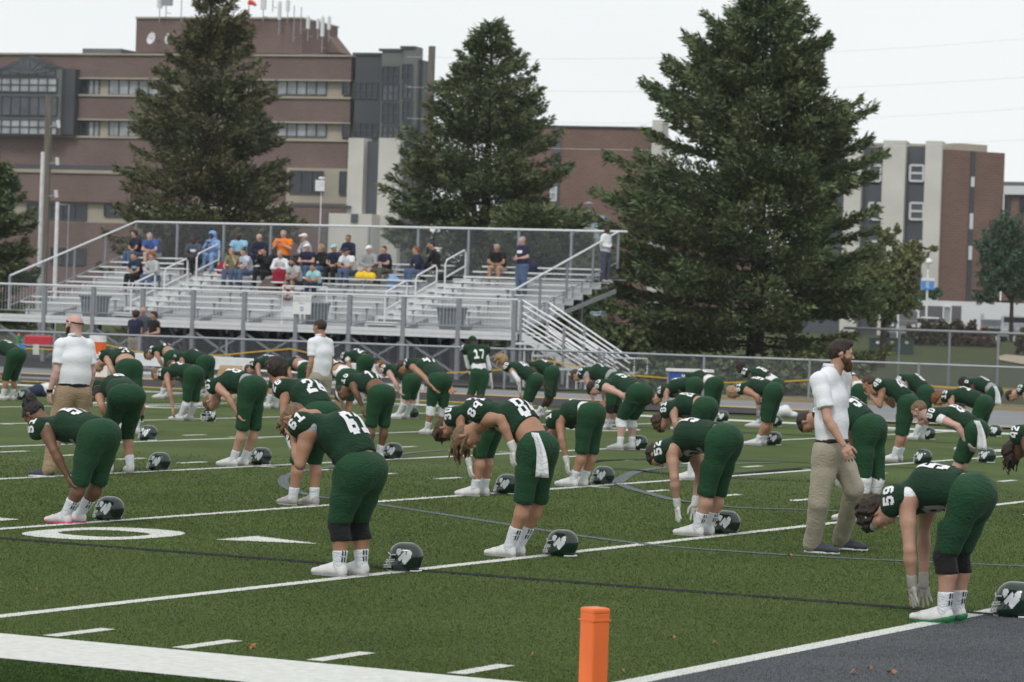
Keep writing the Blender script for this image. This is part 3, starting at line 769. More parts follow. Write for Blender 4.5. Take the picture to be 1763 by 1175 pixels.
class Fac:
    def __init__(s, name, label, px, Y, ang, zbase=.8):
        s.P0 = A(px, 500, Y); s.P0[2] = 0; a = math.radians(ang); s.d = v3(math.cos(a), math.sin(a), 0); s.n = v3(-s.d[1], s.d[0], 0)
        s.zb = zbase; s.e = empty(name, s.P0+v3(0, 0, zbase), label, 'building')
    def S(s, x, y, off=0):
        p = onplane(x, y, s.P0+s.n*off, s.n); return float((p-s.P0)@s.d), p[2]
    def W(s, a, z, off): return s.P0+s.d*a+s.n*off+ZD*z
    def box(s, name, xl, xr, yt, yb, m, off=0., depth=.3, slope=0., zb=None, build=True):
        """front face at offset off (negative = towards camera), going back depth"""
        xm, ym = (xl+xr)/2, (yt+yb)/2
        a0 = s.S(xl, ym, off)[0]; a1 = s.S(xr, ym, off)[0]; z1 = s.S(xm, yt, off)[1]; z0 = s.S(xm, yb, off)[1] if zb is None else zb
        if yb >= 389: z0 = -1.
        k = MB(); k.boxv(s.W((a0+a1)/2, (z0+z1)/2, off+depth/2), s.d*(a1-a0)/2, s.n*depth/2, ZD*(z1-z0)/2)
        return k.build(name, m, s.e) if build else k
    def window(s, xl, xr, yt, yb, n, gm, fm, off=0., fr=.05, rows=1, label=None):
        xm, ym = (xl+xr)/2, (yt+yb)/2
        a0 = s.S(xl, ym, off)[0]; a1 = s.S(xr, ym, off)[0]; z1 = s.S(xm, yt, off)[1]; z0 = s.S(xm, yb, off)[1]
        k = MB()
        bars = [(a0+(a1-a0)*i/n) for i in range(n+1)]
        for b in bars: k.boxv(s.W(b, (z0+z1)/2, off-.05), s.d*fr, s.n*.06, ZD*(z1-z0)/2)
        for i in range(rows+1): k.boxv(s.W((a0+a1)/2, z0+(z1-z0)*i/rows, off-.045), s.d*(a1-a0)/2, s.n*.06, ZD*fr)
        w = k.build('window', fm, s.e)
        for i in range(n):
            for j in range(rows):
                g = MB(); g.boxv(s.W((bars[i]+bars[i+1])/2, z0+(z1-z0)*(j+.5)/rows, off+.02), s.d*((bars[i+1]-bars[i])/2-fr), s.n*.02, ZD*((z1-z0)/rows/2-fr))
                g.build('pane', gm, w)
        return w
ANG_H = -18.96
H = Fac('hospital_building', 'large brown brick hospital with stone window bands and rooftop antennas', 300, 320, ANG_H)
# brick bands, stone bands
H.box('wall', -120, 605, 94, 136, m_brick, 0, 14)
H.box('coping', -120, 606, 92.5, 95.5, m_stone, -.25, 14.4)
H.box('stone_band', -120, 592, 136, 166, m_stone, .5, 13)
H.box('wall', -120, 603, 166, 207.5, m_brick, 0, 14)
H.box('ledge', -120, 604, 163.5, 167, m_stone, -.2, 2)
H.box('ledge', -120, 604, 134.5, 137, m_stone, -.2, 2)
H.box('stone_band', -120, 590, 207.5, 238, m_stone, .5, 13)
H.box('ledge', -120, 603, 206, 208.5, m_stone, -.2, 2)
H.box('ledge', -120, 603, 235.5, 239, m_stone, -.2, 2)
H.box('wall', -120, 598, 238, 289, m_brick, 0, 14)
H.box('wall', -120, 225, 297, 346, m_brick, -3, 6)
H.box('ledge', -120, 225, 291, 297, m_stone, -3.2, 6)
H.box('flat_roof', -120, 215, 283, 290, m_dk, -1.5, 6)
H.box('stone_band', -120, 480, 346, 384, m_stone, -2.4, 6)
H.box('wall', -120, 480, 384, 560, m_brick, -3, 6)
H.box('wall', 225, 600, 289, 560, m_brick, 1, 10)
H.box('stone_wall', 493, 598, 290, 358, m_stone, -1, 3)
H.box('wall', 500, 598, 350, 470, m_brick, -1.6, 4)
# windows
for y0, y1 in ((137.5, 163.5), (209, 235.5)):
    H.window(128, 152, y0, y1, 2, m_gdark, m_dk, .45); H.window(153, 171, y0, y1, 2, m_glight, m_dk, .45)
    H.window(188, 290, y0, y1, 6, m_glight, m_dk, .45); H.window(440, 477, y0, y1, 2, m_gdark, m_dk, .45)
    H.window(477.5, 562, y0, y1, 5, m_glight, m_dk, .45); H.window(590, 602, y0, y1, 1, m_gdark, m_dk, -.02)
H.window(499, 556, 295, 333, 3, m_gdark, m_dk, -1.1); H.window(585, 597, 296, 335, 1, m_gdark, m_dk, -1.1)
H.window(47, 149, 352, 378, 5, m_gdark, m_dk, -2.5); H.window(180, 215, 353, 373, 2, m_gdark, m_dk, -2.5); H.window(88, 147, 428, 455, 3, m_gdark, m_dk, -3.1)
# penthouse
H.box('penthouse_wall', 234, 520, 31.5, 92, m_brick, 4, 9.3); H.box('penthouse_coping', 233, 521, 29.5, 32.5, m_stone, 3.8, 9.6)
s0_ = H.S(520, 60, 4)[0]; zb_ = H.S(540, 93, 12)[1]
k_ = MB(); k_.prism([H.W(s0_, zb_, 13.4), H.W(s0_+1.6, zb_, 13.4), H.W(s0_, zb_+1.8, 13.4)], -H.n*3).build('parapet_wedge', m_brick, H.e)
# atrium with fan gable
H.box('atrium_frame', -60, 105, 118, 232, m_gr, -1.5, 4)
k_ = MB(); g0 = H.W(H.S(-2, 118, -1.6)[0], H.S(-2, 118, -1.6)[1], -1.6); g1 = H.W(H.S(105, 118, -1.6)[0], H.S(105, 118, -1.6)[1], -1.6); g2 = H.W(H.S(50, 97, -1.6)[0], H.S(50, 96, -1.6)[1], -1.6)
k_.prism([g0, g1, g2], H.n*4).build('gable', m_dk, H.e)
for (y0, y1, n, r) in ((128, 131, 1, 1),): pass
for y0, y1, rr in ((134, 158, 2), (166, 198, 1), (206, 231, 2)):
    H.window(-60, 98, y0, y1, 10, m_glight if rr == 2 else m_gmid, m_dk, -1.6, rows=rr)
H.window(-30, 95, 120, 130, 8, m_gmid, m_dk, -1.6)
k_ = MB()
for t in np.linspace(.25, math.pi-.25, 7):
    c = g0*.5+g1*.5; c = H.W(H.S(50, 127, -1.75)[0], H.S(50, 127, -1.75)[1], -1.75); k_.bar(c, c+(H.d*math.cos(t)*2.4+ZD*math.sin(t)*1.35), .08, .09)
k_.build('fan_mullions', m_gr, H.e)
gl = MB(); pts = [H.W(H.S(x, y, -1.68)[0], H.S(x, y, -1.68)[1], -1.68) for x, y in ((8, 127), (92, 127), (70, 112), (50, 103), (30, 112))]; gl.poly(pts[::-1]); gl.build('gable_glass', m_gmid, H.e)
H.box('atrium_side', 105, 128, 119, 232, m_dk, -1, 3)
# stair tower of dark glass
for xl, xr, yt, m, off in ((608, 653, 93, m_dk, -1.2), (653, 690, 86, m_gr, -2.4), (690, 713, 81.5, m_gr, -3), (713, 724, 105, m_dk, -2)):
    dp_ = 5 if xl < 690 else 1.6; H.box('tower_bay', xl, xr, yt, 400, m, off, dp_); H.box('tower_coping', xl-1, xr+1, yt-2, yt+2, m_dk, off-.2, dp_+.4)
H.window(610, 650, 142, 170, 4, m_gdark, m_dk, -1.22, rows=2); H.window(610, 650, 212, 238, 4, m_gdark, m_dk, -1.22, rows=2)
for y0, y1, gm in ((115, 142, m_gdark), (146, 173, m_glight), (178, 212, m_gdark), (217, 238, m_glight)):
    H.window(658, 686, y0, y1, 3, gm if gm is m_gdark else m_gmid, m_dk, -2.42, rows=2); H.window(693, 710, y0-4, y1-3, 2, gm if gm is m_gdark else m_gmid, m_dk, -3.02, rows=2)
H.window(715, 722, 120, 150, 1, m_gdark, m_dk, -2.02); H.window(715, 722, 155, 235, 1, m_gmid, m_dk, -2.02, rows=3)
# pale pilasters with slate bay
LW = Fac('lower_wing_building', 'lower wing with pale stone pilasters and slate panels below the dark glass tower', 640, 300, ANG_H)
LW.box('slate_wall', 600, 700, 243, 400, m_slate, 0, 5)
for xl, xr in ((598, 624.5), (650, 686.5)): LW.box('pilaster', xl, xr, 238, 372 if xl < 600 else 400, m_cream, -1, 2)
LW.box('entry_block', 566, 640, 368, 390, m_cream, -3, 3); LW.box('doorway', 604, 616, 368.5, 384, m_slate, -3.1, .3); LW.box('slate_wall', 560, 568, 365, 390, m_slate, -2.9, 1)
LW.box('sloped_canopy', 500, 598, 353, 357, m_dk, -2, 2)
# rooftop equipment
rt = lambda x, y, off=3.: H.W(H.S(x, y, off)[0], H.S(x, y, off)[1], off)
for x in (260, 291):
    c = rt(x, 66, 2.2); e = empty('satellite_dish', c, f'{"left" if x == 260 else "right"} of the two white dishes on the hospital penthouse wall', 'dish', 'satellite dishes on the penthouse'); 
    k_ = MB(); n = 16; axn = nrm(-H.n*1+H.d*(-.45)+ZD*.25); aa = nrm(np.cross(axn, ZD)); bb = np.cross(aa, axn); V = [c+axn*-.15]
    for rr, dp in ((.3, -.11), (.62, .0)):
        V += [c+(aa*math.cos(t)+bb*math.sin(t))*rr+axn*dp for t in np.linspace(0, 2*math.pi, n, endpoint=False)]
    k_.add(V, [(0, 1+i, 1+(i+1) % n) for i in range(n)]+[(1+i, 1+n+i, 1+n+(i+1) % n, 1+(i+1) % n) for i in range(n)]); k_.build('dish', m_wfr, e, smooth=True)
    MB().bar(c-axn*.1, c+H.n*1.9, .12, .12).build('arm', m_galv, e); MB().bar(c, c+axn*.45, .04, .04).build('feed', m_galv, e)
for i, (x, y0, y1, w, lb) in enumerate([(276, -15, 30, .5, 'tall panel antenna behind the first treetop'), (287, -12, 22, 1.3, 'wide drum antenna beside the tall panel'), (313, -5, 30, .12, 'thin mast left of the first treetop'), (454, -4, 28, .5, 'white panel antenna right of the first treetop'), (470, -3, 12, .12, 'slim mast with crossarm'),
        (482, 2, 52, .28, 'panel antenna hung over the parapet'), (496, 0, 30, .3, 'short panel antenna on pole'), (507, 10, 64, .1, 'thin whip antenna on penthouse edge'), (531, 28, 62, .3, 'panel antenna left of the corner'), (548, 32, 60, .26, 'panel antenna near the corner'), (556, 28, 82, .3, 'dark tall panel at the corner'), (567, 28, 64, .26, 'panel antenna at far corner'), (519, 12, 50, .06, 'very thin whip antenna')]):
    p0, p1 = rt(x, y1, 3.), rt(x, y0, 3.); p0 = v3(p1[0], p1[1], p0[2])
    e = empty('rooftop_antenna', p0, lb+' on the hospital roof', 'antenna', 'antennas on the hospital roof')
    MB().tube([p0-ZD*.5, p1], .05, 6).build('mast', m_galv, e)
    if w > .15: MB().boxv((p0*.35+p1*.65), H.d*w/2, H.n*.15, ZD*(p1[2]-p0[2])*.3).build('panel', m_wfr if w < 1 else m_galv, e)
    MB().bar(p0, p0+H.n*1.2, .05, .05).build('bracket', m_galv, e)
ws = rt(427, 60, 2); wt = rt(428, 2, 2); wt = v3(ws[0], ws[1], wt[2])
e = empty('windsock', ws, 'small red windsock on a thin red pole on the hospital roof', 'windsock')
mr_ = mat('red_fabric', (.62, .05, .035), .6); MB().tube([ws-ZD*3, wt], .05, 6).build('pole', mr_, e); MB().tube([wt+ZD*-.1, wt+H.d*.5-ZD*.25, wt+H.d*.75-ZD*.45], [.28, .2, .12], 8).build('sock', mr_, e)
e = H.box('rooftop_unit', 142, 209, 84, 93, m_gr, 6, 4, build=False).build('rooftop_unit', m_gr); tag(e, 'gray ventilation unit on the hospital roof left of the penthouse', 'roof unit')

MBd = Fac('brick_hall_building', 'windowless red-brown brick building between the second and third spruce', 1030, 285, -16)
MBd.box('wall', 870, 1128, 219, 470, m_brick2, 0, 2); MBd.box('coping', 870, 1129, 217, 219.5, m_dk, -.2, 2.4)
MBd.box('slate_strip', 950, 962, 220, 470, m_slate, -.15, .5); MBd.box('pilaster', 1119, 1136, 207, 470, m_cream, -1.2, 2.5)
MBd.window(948, 958, 318, 346, 1, m_glight, m_wfr, -.25, rows=2)
MBd.box('gas_meter_housing', 1005, 1017, 362, 394, m_wfr, -4, 1); k_ = MB(); c = MBd.W(MBd.S(1011, 358, -4)[0], MBd.S(1011, 358, -4)[1], -3.5)
k_.tube([c, c+ZD*.5], .12, 8); k_.tube([c+ZD*.35, c+ZD*.55], [.5, .1], 10); k_.build('vent_cap', m_galv, MBd.e)
MBd.box('pale_block', 1017, 1040, 371, 396, mat('pale_blue_metal', (.30, .38, .42), .5), -4.2, 2); MBd.box('white_box', 981, 992, 384, 396, m_wfr, -5, 1)

MBd.box('low_service_wing', 1100, 1300, 402, 560, m_brick2, 6, 5)
RB = Fac('clinic_building', 'slate and cream building with brick end wall at the right', 1600, 262, -14)
RB.box('slate_wall', 1380, 1617, 252, 560, m_slate, 0, 12); RB.box('stone_cornice', 1380, 1592, 246, 251, m_stone, 1, 12)
for xl, xr, yt in ((1452, 1481, 248), (1517, 1556, 242), (1590, 1618.5, 243)): RB.box('pilaster', xl, xr, yt, 470, m_cream, -1.2, 2.5)
for xl, xr in ((1496, 1516), (1567, 1590)):
    for y0, y1 in ((285, 312), (350, 378), (416, 440)): RB.window(xl, xr, y0, y1, 1, m_gmid, m_wfr, -.1, fr=.09, rows=2)
k_ = MB(); a_, b_, = RB.W(RB.S(1617, 300, -1.)[0], 0, -1.), None
pa = RB.W(RB.S(1618.5, 400, -.4)[0], 0, -.4); z1_ = RB.S(1618, 257, -.4)[1]
dirb = nrm(v3(math.cos(math.radians(28)), math.sin(math.radians(28)), 0)); nb_ = v3(dirb[1], -dirb[0], 0)
def on_b(x, y): p = onplane(x, y, pa, nb_); return float((p-pa)@dirb), p[2]
sE, zE = on_b(1730, 273)
back = -nb_*10
k_.prism([pa, pa+dirb*sE, pa+dirb*sE+back, pa+back], ZD*z1_).build('brick_end_wall', m_brick2, RB.e)
sS, _ = on_b(1674, 300); MB().boxv(pa+dirb*sS+ZD*z1_*.5+nb_*.02, dirb*.22, nb_*.06, ZD*z1_*.5).build('downpipe', m_dk, RB.e)
for yy0, yy1 in ((305, 322), (368, 395), (424, 448)):
    zA, zB = on_b(1674, yy0)[1], on_b(1674, yy1)[1]; MB().boxv(pa+dirb*(sS-.02)+ZD*(zA+zB)/2+nb_*.1, dirb*.16, nb_*.05, ZD*(zA-zB)/2).build('pale_vent', m_wfr, RB.e)
sC, zC = on_b(1716, 264); MB().boxv(pa+dirb*sC+ZD*(z1_+.3)+back*.5, dirb*1.6, nb_*1.5, ZD*.5).build('chimney', m_stone, RB.e)
FR = Fac('far_office_building', 'low brick office wing with pale cornice at the far right edge', 1750, 330, -30)
FR.box('wall', 1726, 1900, 318, 560, m_brick2, 0, 10); FR.box('cornice', 1724, 1900, 314, 336, m_gr, -.5, 10); FR.box('cornice_band', 1724, 1900, 321, 336, m_wfr, -.6, .3)
FR.window(1730, 1739, 336, 362, 1, m_gdark, m_dk, -.1); FR.window(1756, 1775, 338, 366, 1, m_gdark, m_dk, -.1)
TR = Fac('trailer_building', 'long pale gray trailer office behind the hedge with dark panels', 1650, 235, -8, 1.1)
m_tr = mat('pale_gray_siding', (.36, .37, .38), .7, .3, var=.05); TR.box('wall', 1578, 1900, 524, 600, m_tr, 0, 6); TR.box('roof_edge', 1576, 1900, 522, 526, m_wfr, -.1, 6.3)
m_tp = mat('dark_gray_panel', (.12, .115, .12), .7); TR.box('dark_panel', 1583, 1623, 527, 556, m_tp, -.12, .2); TR.box('dark_panel', 1638, 1655, 527, 560, m_tp, -.12, .2)
TR.window(1624, 1637, 528, 556, 1, m_glight, m_wfr, -.12); TR.box('notice', 1688, 1694, 541, 556, m_wfr, -.1, .1); TR.box('notice', 1750, 1756, 543, 556, m_wfr, -.1, .1)
BH = Fac('blue_shed_building', 'small pale blue shed half hidden behind the yellow-green tree', 1535, 225, -8, 1.1)
BH.box('wall', 1521, 1548, 520, 590, mat('pale_blue_siding', (.30, .36, .40), .7), 0, 4); BH.box('roof', 1519, 1550, 517, 521, m_gr, -.2, 4.4)

# ================================================================ poles, lamps
def pole(name, x0, y0, x1, y1, Y, r, m, label, cat='pole', extra=None, zb=0.):
    t = A(x0, y0, Y); b = v3(t[0], t[1], zb); e = empty(name, b, label, cat); MB().tube([b, t], [r*1.15, r], 8).build('shaft', m, e)
    if extra: extra(e, b, t)
    return e
m_wood = mat('weathered_wood', (.17, .15, .13), .9, .1, var=.2, vs=2, stretch=(4, 4, .6)); m_wp = mat('white_paint', (.7, .71, .72), .5)
def ins(e, b, t):
    for z in (55, 119, 175):
        p = t-ZD*(z/5572*150*1.0); MB().bar(p+v3(-.1, -.1, 0), p+v3(.55, -.1, .15), .06, .06).build('bracket', m_galv, e); MB().tube([p+v3(.5, -.1, .0), p+v3(.45, -.1, .35)], .09, 6).build('insulator', m_wfr, e)
pole('utility_pole', 85, 165, 72, 490, 150, .17, m_wood, 'tall weathered wooden utility pole with brackets at the left', 'utility pole', ins)
pole('white_pole', 74, 262, 68, 490, 140, .085, m_wp, 'thin white pole standing just left of the wooden utility pole')
def arm(e, b, t): MB().tube([t-ZD*.1, t+v3(.42, 0, -.1), t+v3(.42, 0, -3.5)], .03, 6).build('thin_bracket', m_galv, e)
pole('flag_pole', 99, 348, 95, 500, 118, .07, m_wp, 'thick white pole right of the wooden utility pole', 'pole', arm)
pole('utility_pole', 744, 80, 740, 400, 150, .16, m_wood, 'wooden utility pole poking up behind the second spruce', 'utility pole')
def box2(e, b, t): MB().boxv(t-ZD*.30+v3(-.05, -.05, 0), v3(.17, 0, 0), v3(0, .12, 0), ZD*.2).build('camera_box', m_wp, e); MB().tube([t-ZD*.05, t+ZD*.02], [.13, .1], 10).build('beacon', m_wfr, e)
pole('camera_pole', 554, 306, 551, 420, 118, .022, m_wp, 'thin pole topped by a white box behind the bleacher', 'pole', box2)
def lampf(e, b, t):
    n = 10; k = MB(); V = []
    for j in range(5):
        ph = j*math.pi/8; V += [t+v3(math.cos(a)*.30*math.cos(ph), math.sin(a)*.30*math.cos(ph), -.0+.34*math.sin(ph)) for a in np.linspace(0, 2*math.pi, n, endpoint=False)]
    k.add(V, [(j*n+i, j*n+(i+1) % n, (j+1)*n+(i+1) % n, (j+1)*n+i) for j in range(4) for i in range(n)]+[tuple(range(n))[::-1]]).build('lamp_dome', m_wp, e, smooth=True)
    MB().tube([t-ZD*.35, t+ZD*.02], .025, 6).build('lamp_neck', m_galv, e)
    zt = A(1598, 479, 205)[2]; zb2 = A(1597, 499, 205)[2]; zm = A(1598, 484, 205)[2]; w = .41
    c = v3(t[0], t[1]-.12, (zt+zb2)/2)
    MB().boxv(v3(t[0], t[1]-.12, (zm+zb2)/2), v3(w, 0, 0), v3(0, .04, 0), ZD*(zm-zb2)/2).build('blue_sign', mat('blue_sign_paint', (.09, .27, .60), .5), e)
    MB().boxv(v3(t[0], t[1]-.12, (zm+zt)/2), v3(w, 0, 0), v3(0, .045, 0), ZD*(zt-zm)/2).build('sign_header', m_wp, e)
    flat_text('sign_letter', 'E', .5, m_wp, e, v3(t[0], t[1]-.165, (zm+zb2)/2), v3(1, 0, 0), ZD, v3(0, 0, 0))
lt = A(1598, 454, 205); e = empty('lamp_post', v3(lt[0], lt[1], .2), 'white dome lamp post with a blue letter E sign by the hedge', 'lamp')
MB().tube([v3(lt[0], lt[1], .2), lt-ZD*.35], .07, 8).build('shaft', m_wp, e); lampf(e, None, lt)
l2 = A(1550, 440, 190); e = empty('lamp_post', v3(l2[0], l2[1], .6), 'white lamp globe post half hidden in the yellow-green tree', 'lamp'); MB().tube([v3(l2[0], l2[1], .6), l2], .06, 6).build('shaft', m_wp, e)
part('lamp_globe', mesh_sdf([Prim(l2, l2, .22)], .06), m_wp, e)
# overhead wires
m_wire = mat('power_cable', (.75, .77, .78), .6)
for i, (ya, yb) in enumerate(((102, 62), (154, 130), (208, 184), (250, 239))):
    a, b = A(700, ya-4, 170), A(1900, yb-8, 170)
    pts = [a+(b-a)*t-ZD*1.2*4*t*(1-t)*.5 for t in np.linspace(0, 1, 16)]
    tag(MB().tube(pts, .008, 4).build('power_cable', m_wire), f'faint overhead cable, {["topmost", "second", "third", "lowest"][i]} of four crossing the right sky', 'cable', 'overhead cables')

# ================================================================ trees
m_bark = mat('dark_bark', (.045, .035, .028), .95, .1, var=.3, vs=3)
def spruce(label, Y, xtop, ytop, prof, m, nsp, seed, ybase=None):
    r = np.random.default_rng(seed)
    top = A(xtop, ytop, Y); cx, cyy, H_ = top[0], Y, top[2]
    # profile: list of (py, xl, xr) -> height, left radius, right radius
    pr = sorted([(A(xtop, py, Y)[2], abs(A(xl, py, Y)[0]-cx), abs(A(xr, py, Y)[0]-cx)) for py, xl, xr in prof])
    hz = np.array([p[0] for p in pr]+[H_]); rl = np.array([p[1] for p in pr]+[.02]); rr_ = np.array([p[2] for p in pr]+[.02])
    zmin = .35
    e = empty('spruce_tree', v3(cx, cyy, 0), label, 'tree', 'big spruces behind the field')
    MB().tube([v3(cx, cyy, 0), v3(cx, cyy, H_*.5), v3(cx, cyy, H_-.1)], [.32, .18, .02], 9).build('trunk', m_bark, e)
    nb = int(H_*26); bz = zmin+(H_-zmin-.1)*r.random(nb)**.9
    az = r.random(nb)*2*math.pi
    R_ = np.interp(bz, hz, rl)*(np.cos(az) < 0)*np.abs(np.cos(az))+np.interp(bz, hz, rr_)*(np.cos(az) >= 0)*np.abs(np.cos(az))+.5*(np.interp(bz, hz, rl)+np.interp(bz, hz, rr_))*(1-np.abs(np.cos(az)))
    Lb = R_*(.80+.34*r.random(nb)); tier = .5+.5*np.sin(bz*3.1+1.5*np.sin(az*2)); Lb *= .86+.18*tier
    rise = (bz/H_)*1.0-.08+.12*r.normal(size=nb)
    lk = MB()
    for i in range(0, nb, 2):
        d = v3(math.cos(az[i]), math.sin(az[i]), 0); p = v3(cx, cyy, bz[i]); lk.tube([p, p+d*Lb[i]*.5+ZD*(rise[i]*.45*Lb[i]*.5-.03*Lb[i]), p+d*Lb[i]*.9+ZD*rise[i]*.45*Lb[i]*.9], [.035, .022, .008], 4, cap=False)
    lk.build('limbs', m_bark, e)['kind'] = 'stuff'
    per = Lb**1.25+.3; per = per/per.sum()
    bi = r.choice(nb, nsp, p=per)
    t = .12+.88*r.random(nsp)**.62; L_ = Lb[bi]; a = az[bi]
    wd = (1.02-t)*.42+.10
    lat = (r.random(nsp)*2-1)*wd*L_*.75
    lat = np.clip(lat, -.95, .95)
    d = np.stack([np.cos(a), np.sin(a), np.zeros(nsp)], 1); s = np.stack([-np.sin(a), np.cos(a), np.zeros(nsp)], 1)
    rs = rise[bi]; zc = bz[bi]+rs*.45*t*L_-.10*t*(1-t)*L_+.20*np.clip(t-.75, 0, 1)*L_ + r.normal(size=nsp)*.085-.10*np.abs(lat)
    P = np.stack([np.full(nsp, cx), np.full(nsp, cyy), zc], 1)+d*(t*L_-.3*np.abs(lat))[:, None]+s*lat[:, None]
    ln = (.12+.20*r.random(nsp)); w = .021+.028*r.random(nsp)
    ori = d*(.8+.3*r.random(nsp))[:, None]+s*(np.sign(lat)*.6+r.normal(size=nsp)*.35)[:, None]+np.stack([np.zeros(nsp), np.zeros(nsp), .35+.55*r.normal(size=nsp)], 1)
    ori /= np.linalg.norm(ori, axis=1)[:, None]
    sd = np.cross(ori, r.normal(size=(nsp, 3))); sd /= np.linalg.norm(sd, axis=1)[:, None]
    T = P+ori*ln[:, None]; Mi = P+ori*(ln*.45)[:, None]
    V = np.stack([P-ori*.02, Mi+sd*w[:, None], T, Mi-sd*w[:, None]], 1).reshape(-1, 3)
    Q = np.arange(len(V)).reshape(-1, 4)
    # every other sprig also gets a crossing blade
    o = part('crown', (V, Q), m, e, False); o['kind'] = 'stuff'
    return e
def leafmat(name, c1, c2, isl=.45, sc_=.7):
    m = mat(name, c1, .7, .25, var=.1, island=isl)
    nt = m.node_tree; r = [n for n in nt.nodes if n.type == 'VALTORGB'][0]; n = [n for n in nt.nodes if n.type == 'TEX_NOISE'][0]; n.inputs['Scale'].default_value = sc_; n.inputs['Detail'].default_value = 5
    r.color_ramp.elements[0].position = .38; r.color_ramp.elements[1].position = .62
    r.color_ramp.elements[0].color = (*c1, 1); r.color_ramp.elements[1].color = (*c2, 1); return m
m_sp1 = leafmat('olive_spruce_needles', (.145, .13, .07), (.115, .138, .068)); m_sp2 = leafmat('green_spruce_needles', (.10, .142, .066), (.14, .155, .074)); m_sp3 = leafmat('deep_green_spruce_needles', (.092, .135, .06), (.135, .155, .07))
spruce('tall olive-brown spruce rising behind the left half of the bleacher', 132, 365, -32, [(0, 332, 400), (60, 318, 432), (120, 280, 440), (200, 232, 488), (300, 218, 492), (370, 190, 512), (470, 178, 520), (540, 190, 510)], m_sp1, 105000, 1)
spruce('medium spruce with a pointed top behind the middle of the bleacher', 132, 848, 33, [(60, 822, 875), (110, 792, 905), (165, 768, 925), (200, 728, 945), (260, 706, 962), (320, 672, 972), (380, 655, 945), (470, 650, 960), (540, 665, 945)], m_sp2, 98000, 2)
spruce('largest dark green spruce standing at the right end of the bleacher', 108, 1322, -48, [(20, 1268, 1380), (100, 1185, 1420), (200, 1120, 1440), (240, 1100, 1498), (330, 1065, 1495), (400, 1018, 1495), (480, 1000, 1520), (560, 1005, 1535), (612, 1020, 1515)], m_sp3, 155000, 3)
spruce('dark spruce cut by the left edge of the photo', 135, -25, 240, [(320, -70, 30), (400, -95, 55), (470, -110, 62), (540, -100, 60)], m_sp3, 40000, 4)
spruce('lower dark spruce seen through the back guard near the right end', 128, 940, 360, [(390, 850, 1005), (440, 835, 1030), (520, 830, 1045)], m_sp3, 45000, 5)
def broadleaf(label, name, Y, blobs, m, n, trunk, seed, leaf=.09, zb=0.):
    r = np.random.default_rng(seed); cs = [(A(x, y, Y), rx*Y/FPX, ry*Y/FPX) for x, y, rx, ry in blobs]
    tb = A(trunk[0], 540, Y); e = empty(name, v3(tb[0], Y, zb), label, 'tree' if 'hedge' not in name else 'hedge')
    if trunk[1]:
        c0 = v3(tb[0], Y, zb); fk = A(trunk[0], trunk[1], Y); fk[1] = Y
        MB().tube([c0, fk], [.16, .12], 8).build('trunk', m_bark, e); k = MB()
        for c, rx, ry in cs: k.tube([fk, (fk+c)/2+v3(0, 0, -.15), c+v3(0, 0, ry*.3)], [.08, .05, .015], 5)
        k.build('limbs', m_bark, e)
    V = []
    w = np.array([rx*ry for _, rx, ry in cs])**.9; w /= w.sum()
    bi = r.choice(len(cs), n, p=w)
    C_ = np.array([c for c, _, _ in cs])[bi]; RX_ = np.array([a for _, a, _ in cs])[bi]; RY_ = np.array([b for _, _, b in cs])[bi]
    u = r.normal(size=(n, 3)); u /= np.linalg.norm(u, axis=1)[:, None]; rad = r.random(n)**.45*(.8+.35*np.sin(u[:, 0]*7+bi)*np.sin(u[:, 2]*6))
    P = C_+u*rad[:, None]*np.stack([RX_, (RX_+RY_)/2, RY_], 1)
    P[:, 2] = np.maximum(P[:, 2], zb+.05)
    a = r.normal(size=(n, 3)); a /= np.linalg.norm(a, axis=1)[:, None]; b = np.cross(a, r.normal(size=(n, 3))); b /= np.linalg.norm(b, axis=1)[:, None]
    l = leaf*(.6+.8*r.random(n))[:, None]
    V = np.stack([P-a*l, P+b*l*.6, P+a*l, P-b*l*.6], 1).reshape(-1, 3)
    part('crown', (V, np.arange(len(V)).reshape(-1, 4)), m, e, False)['kind'] = 'stuff'
    return e
m_yg = leafmat('yellow_green_leaves', (.10, .14, .055), (.17, .17, .07), .4, .5); m_dg = leafmat('dark_green_leaves', (.05, .09, .055), (.07, .115, .07), .4, .6); m_hd = leafmat('hedge_leaves', (.06, .062, .035), (.085, .055, .04), .4, .5)
broadleaf('thin yellow-green tree growing right of the largest spruce', 'maple_tree', 150, [(1500, 440, 30, 30), (1530, 480, 45, 40), (1560, 450, 40, 40), (1525, 410, 18, 20), (1572, 425, 22, 12), (1607, 428, 10, 6), (1555, 520, 40, 30), (1500, 520, 40, 50), (1530, 540, 22, 28), (1470, 480, 30, 60), (1568, 492, 16, 28), (1545, 395, 8, 12)], m_yg, 22000, (1522, 530), 11, .08)
broadleaf('round dark green tree at the right edge above the parked cars', 'shade_tree', 212, [(1735, 395, 38, 36), (1705, 430, 30, 40), (1745, 450, 48, 50), (1715, 480, 40, 36), (1695, 510, 26, 16), (1770, 490, 40, 38), (1785, 420, 30, 50)], m_dg, 26000, (1742, 520), 12, .09, 1.1)
broadleaf('long brownish hedge behind the tall fence', 'hedge', 198, [(1570, 590, 26, 34), (1600, 583, 28, 36), (1635, 585, 30, 38), (1668, 584, 28, 36), (1695, 592, 24, 30)], m_hd, 20000, (1630, 0), 13, .10, .3)
broadleaf('small shrub at the right edge beside the silver car', 'shrub_hedge', 190, [(1765, 588, 20, 26)], m_hd, 4000, (1765, 0), 14, .09, .3)
broadleaf('low dark bush against the brick end wall', 'wall_bush_hedge', 240, [(1605, 505, 20, 12), (1585, 510, 14, 12)], m_dg, 4000, (1605, 0), 15, .12, 1.0)
